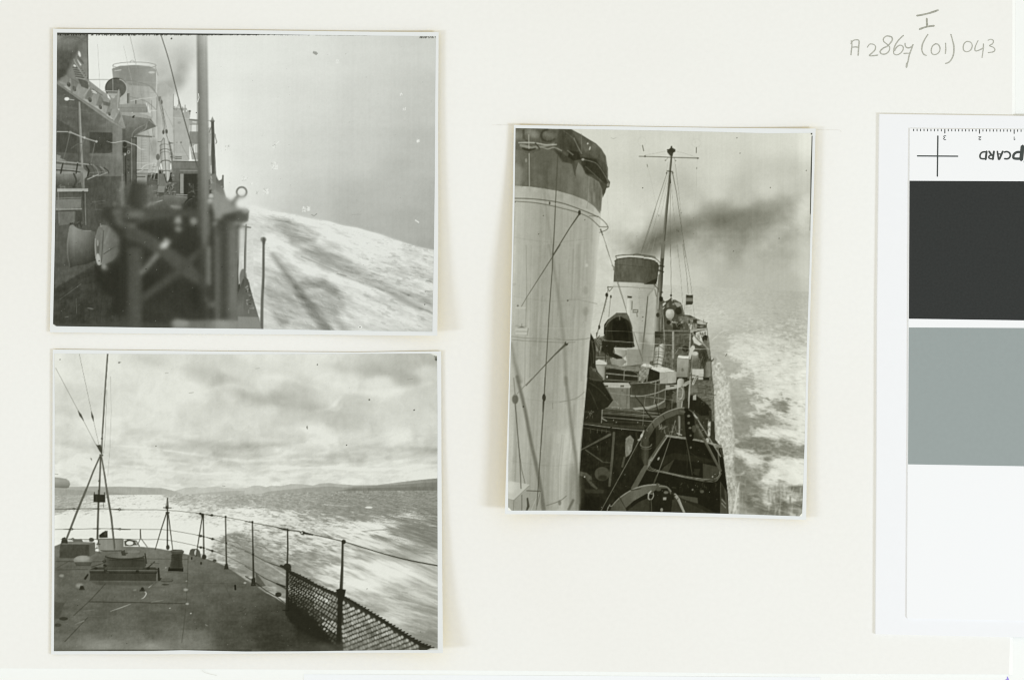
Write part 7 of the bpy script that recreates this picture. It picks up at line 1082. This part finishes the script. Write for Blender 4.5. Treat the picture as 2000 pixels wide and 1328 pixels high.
# ================================================================ colour card
cc = empty('colour_control_card', W(1880, 730, 0)); thing(cc, 'white colour control card with black and grey patches and a ruler, lying on white card', 'colour card')
oc = slab('card_support', [(1716.5, 223), (1850, 225), (2000, 227), (2600, 236), (2600, 1256), (2000, 1243.5), (1709, 1237), (1711, 900), (1712, 600)], T1, T1 + .0009, M_card, None, bevel=.8)
thing(oc, 'plain white card lying under the colour control card with ruler', 'card')
Z = T1 + .0009
ch(slab('card_sheet', [(1776, 252), (2560, 259), (2560, 1222), (1772.5, 1206.5), (1770, 1203), (1772, 900), (1774, 500)], Z + .00002, Z + .00045, M_card2), cc); Z += .00045
def patch(name, pts, m, dz=.00004): return ch(mesh(name, [W(x, y, Z + dz) for x, y in pts], [tuple(range(len(pts)))[::-1]], m), cc)
patch('black_patch', [(1775.2, 354), (2500, 357), (2500, 633), (1774, 622.6)], M_black)
patch('grey_patch', [(1774, 639.7), (2500, 643), (2500, 918), (1772.5, 906)], M_grey)
V, F = [], []
for k in range(-4, 42):
    x = 1979.3 - (k - 0) * 6.76 + .0 if True else 0
for k in range(-12, 30):
    x = 1979.3 - k * 6.76
    if x < 1782: continue
    y0 = 253.3 + (x - 1783) * .006; L_ = 7.6 if k % 10 == 0 else 3.6; ribbon(V, F, [(x, y0), (x, y0 + L_)], 1.9 if k % 10 == 0 else 1.7, Z + .00004)
o = ch(mesh('ruler_marks', V, F, M_ink), cc); o['kind'] = 'stuff'
V, F = [], []; ribbon(V, F, [(1790.5, 305.6), (1869.5, 306.2)], 2.5, Z + .00004); ch(mesh('cross_line', V, F, M_ink), cc)
V, F = [], []; ribbon(V, F, [(1830.5, 266.5), (1829.5, 345.3)], 2.5, Z + .00005); ch(mesh('cross_line', V, F, M_ink), cc)
def q6(pts): return [(1690 + x / 6.4516, 200 + y / 6.4516) for x, y in pts]
def glyph(name, strokes):
    """lettering printed upside down on the card, as strokes"""
    V, F = [], []
    for w, sp, pts in strokes: ribbon(V, F, spline(q6(pts), 6) if sp else q6(pts), w / 6.4516, Z + .00004 + len(V) * 5e-7)
    return ch(mesh(name, V, F, M_ink), cc)
glyph('printed_digit', [(8, 1, [(1009, 433), (992, 427), (979, 438), (992, 451), (978, 463), (988, 476), (1008, 475)])])
glyph('printed_digit', [(8, 1, [(1449, 472), (1436, 480), (1422, 472), (1432, 457), (1447, 445)]), (8, 0, [(1450, 442), (1419, 442)])])
glyph('printed_digit', [(8, 0, [(1866, 441), (1866, 479)]), (7, 0, [(1866, 478), (1881, 471)])])
glyph('printed_letter', [(25, 0, [(1508, 725), (1520, 623)]), (20, 1, [(1514, 631), (1475, 632), (1446, 652), (1436, 688), (1452, 714), (1506, 718)])])
glyph('printed_letter', [(25, 0, [(1598, 725), (1612, 623)]), (19, 1, [(1600, 718), (1566, 716), (1548, 702), (1554, 682), (1576, 673), (1606, 672)]), (22, 0, [(1584, 674), (1550, 623)])])
glyph('printed_letter', [(20, 0, [(1655, 623), (1670, 725)]), (24, 0, [(1724, 623), (1680, 724)]), (15, 0, [(1662, 658), (1708, 658)])])
glyph('printed_letter', [(21, 1, [(1742, 634), (1776, 628), (1808, 644), (1818, 676), (1804, 706), (1778, 718), (1746, 716)])])
glyph('printed_letter', [(50, 0, [(1955, 728), (1973, 560)]), (30, 1, [(1955, 634), (1905, 634), (1868, 656), (1856, 690), (1872, 714), (1955, 716)])])
glyph('printed_letter', [(34, 1, [(2060, 636), (2110, 660), (2120, 700), (2090, 730), (2040, 730), (2012, 700), (2024, 656), (2062, 636)]), (20, 0, [(1994, 756), (2040, 720)])])

# ================================================================ the three photographs
def tone_rgb(v, warm):
    v = np.where(v < 120, v - 11 * (1 - v / 120) ** .7, v); v = np.clip(v, 14, 245); r = v; g = v + .4 + 1.9 * v / 255; b = v - 9 + 5 * v / 255 - warm
    c = np.stack([r + .25 * warm, g, b], -1).clip(0, 255) / 255; return np.where(c <= .04045, c / 12.92, ((c + .055) / 1.055) ** 2.4)
def photo(P, paint, names, base, hf, outer, label, warm=0):
    """thing > paper_sheet, paper_back, picture (> printed regions).  hf(u, v): height in metres of the curled sheet above the board."""
    root = empty('photographic_print', W(*base)); thing(root, label, 'photograph', 'black and white prints stuck on the mount board')
    def hgt(X, Y):
        x0, x1 = outer['T'][0][0], outer['T'][-1][0]; y0, y1 = outer['T'][0][1], outer['B'][0][1]
        return hf(np.clip((X - x0) / (x1 - x0), 0, 1), np.clip((Y - y0) / (y1 - y0), 0, 1))
    def grid(G, name, m, dz, parent, sel=None, flip=False, cols=None):
        ny, nx = G.shape[:2]; X, Y = G[..., 0], G[..., 1]; H = hgt(X, Y) + dz
        co = np.stack([(X - 1000) * U - root.location.x, (664 - Y) * U - root.location.y, H - root.location.z], -1).reshape(-1, 3)
        i = np.arange(ny * nx).reshape(ny, nx); q = np.stack([i[1:, :-1], i[1:, 1:], i[:-1, 1:], i[:-1, :-1]], -1)
        if flip: q = q[..., ::-1]
        q = q.reshape(-1, 4) if sel is None else q[sel]
        use, inv = np.unique(q.ravel(), return_inverse=True); me = bpy.data.meshes.new(name)
        me.vertices.add(len(use)); me.vertices.foreach_set('co', co[use].astype(np.float32).ravel())
        me.loops.add(len(inv)); me.loops.foreach_set('vertex_index', inv.astype(np.int32).ravel()); me.polygons.add(len(q))
        me.polygons.foreach_set('loop_start', np.arange(0, 4 * len(q), 4, dtype=np.int32)); me.update(calc_edges=True)
        me.polygons.foreach_set('use_smooth', np.ones(len(q), bool))
        if cols is not None:
            a = me.color_attributes.new('tone', 'FLOAT_COLOR', 'POINT'); a.data.foreach_set('color', np.concatenate([cols.reshape(-1, 3)[use], np.ones((len(use), 1))], 1).astype(np.float32).ravel())
        me.materials.append(m); return link(name, me, parent)
    th = .00022; og = coons(outer['T'], outer['B'], outer['L'], outer['R'], 140, 120)
    grid(og, 'paper_sheet', M_paper, th, root); grid(og, 'paper_back', M_back, 0, root, flip=True)
    # the cut edge of the sheet
    ring = list(og[0]) + list(og[1:, -1]) + list(og[-1, ::-1][1:]) + list(og[::-1, 0][1:-1]); V, F = [], []; n = len(ring)
    for p in ring:
        h = float(hgt(np.array(p[0]), np.array(p[1]))); w = W(p[0], p[1], 0)
        for z in (h, h + th): V.append((w[0] - root.location.x, w[1] - root.location.y, z - root.location.z))
    for k in range(n): j = (k + 1) % n; F.append((2 * k, 2 * k + 1, 2 * j + 1, 2 * j))
    mesh('cut_edge', V, F, M_paper, root)
    step = 1.25; w = P['T'][-1][0] - P['T'][0][0]; h = P['B'][0][1] - P['T'][0][1]
    G = coons(P['T'], P['B'], P['L'], P['R'], int(w / step), int(h / step)); s = Tone(G[..., 0], G[..., 1], step); paint(s)
    C = tone_rgb(s.V, warm); pic = link('picture', None, root); I = s.I[:-1, :-1]
    for k, nm in enumerate(names):
        sel = I == k
        if sel.any(): grid(G, nm, M_print, th + .00004, pic, sel=sel, cols=C)
    return root
O1 = dict(T=[(104.5, 57.5), (300, 58.5), (500, 60.5), (700, 63), (857, 64.5)], B=[(98, 649), (300, 652), (600, 653.5), (855, 656)], L=[(104.5, 57.5), (104, 250), (102, 450), (98, 649)], R=[(857, 64.5), (856, 250), (856.5, 450), (855, 656)])
O2 = dict(T=[(103.5, 682.5), (300, 684.5), (480, 686.5), (700, 688), (862, 685.5)], B=[(100.5, 1277), (300, 1276), (600, 1274), (866, 1271)], L=[(103.5, 682.5), (103, 900), (102, 1100), (100.5, 1277)], R=[(862, 685.5), (862.5, 900), (864, 1100), (866, 1271)])
O3 = dict(T=[(1003.5, 245.5), (1200, 247.5), (1400, 250.5), (1592, 252.5)], B=[(986, 1001.5), (1200, 1004), (1400, 1009), (1573, 1014)], L=[(1003.5, 245.5), (1000, 480), (994, 740), (986, 1001.5)], R=[(1592, 252.5), (1584, 520), (1577, 760), (1573, 1014)])
def sm(a, b, x): t = np.clip((x - a) / (b - a), 0, 1); return t * t * (3 - 2 * t)
def h1(u, v): return .0003 + .0042 * u ** 7 * (.16 + .3 * v + .54 * v ** 4) + .0004 * (1 - u) ** 8 + .0003 * (1 - v) ** 8 * sm(0, .5, u)
def h2(u, v): return .0003 + .0040 * u ** 8 * (.06 + .15 * v + .75 * v ** 3) + .0012 * v ** 10 * sm(.0, .35, u) + .0002 * (1 - u) ** 8
def h3(u, v): return .0003 + .0046 * (1 - u) ** 5 * (.22 + .78 * sm(.0, .5, v)) + .0012 * u ** 6 * (1 + .6 * v) + .0004 * v ** 8
photo(P1, paint1, P1N, (480, 360, 0), h1, O1, 'upper left print, a warship seen along its side with white wake, blurred gear in front', warm=0)
photo(P2, paint2, P2N, (480, 980, 0), h2, O2, 'lower left print, a ship deck with flagstaff, guard rail and net under a cloudy sky', warm=3)
photo(P3, paint3, P3N, (1290, 630, 0), h3, O3, 'tall right-hand print, two funnels, a mast, drifting smoke and a slung boat', warm=6)
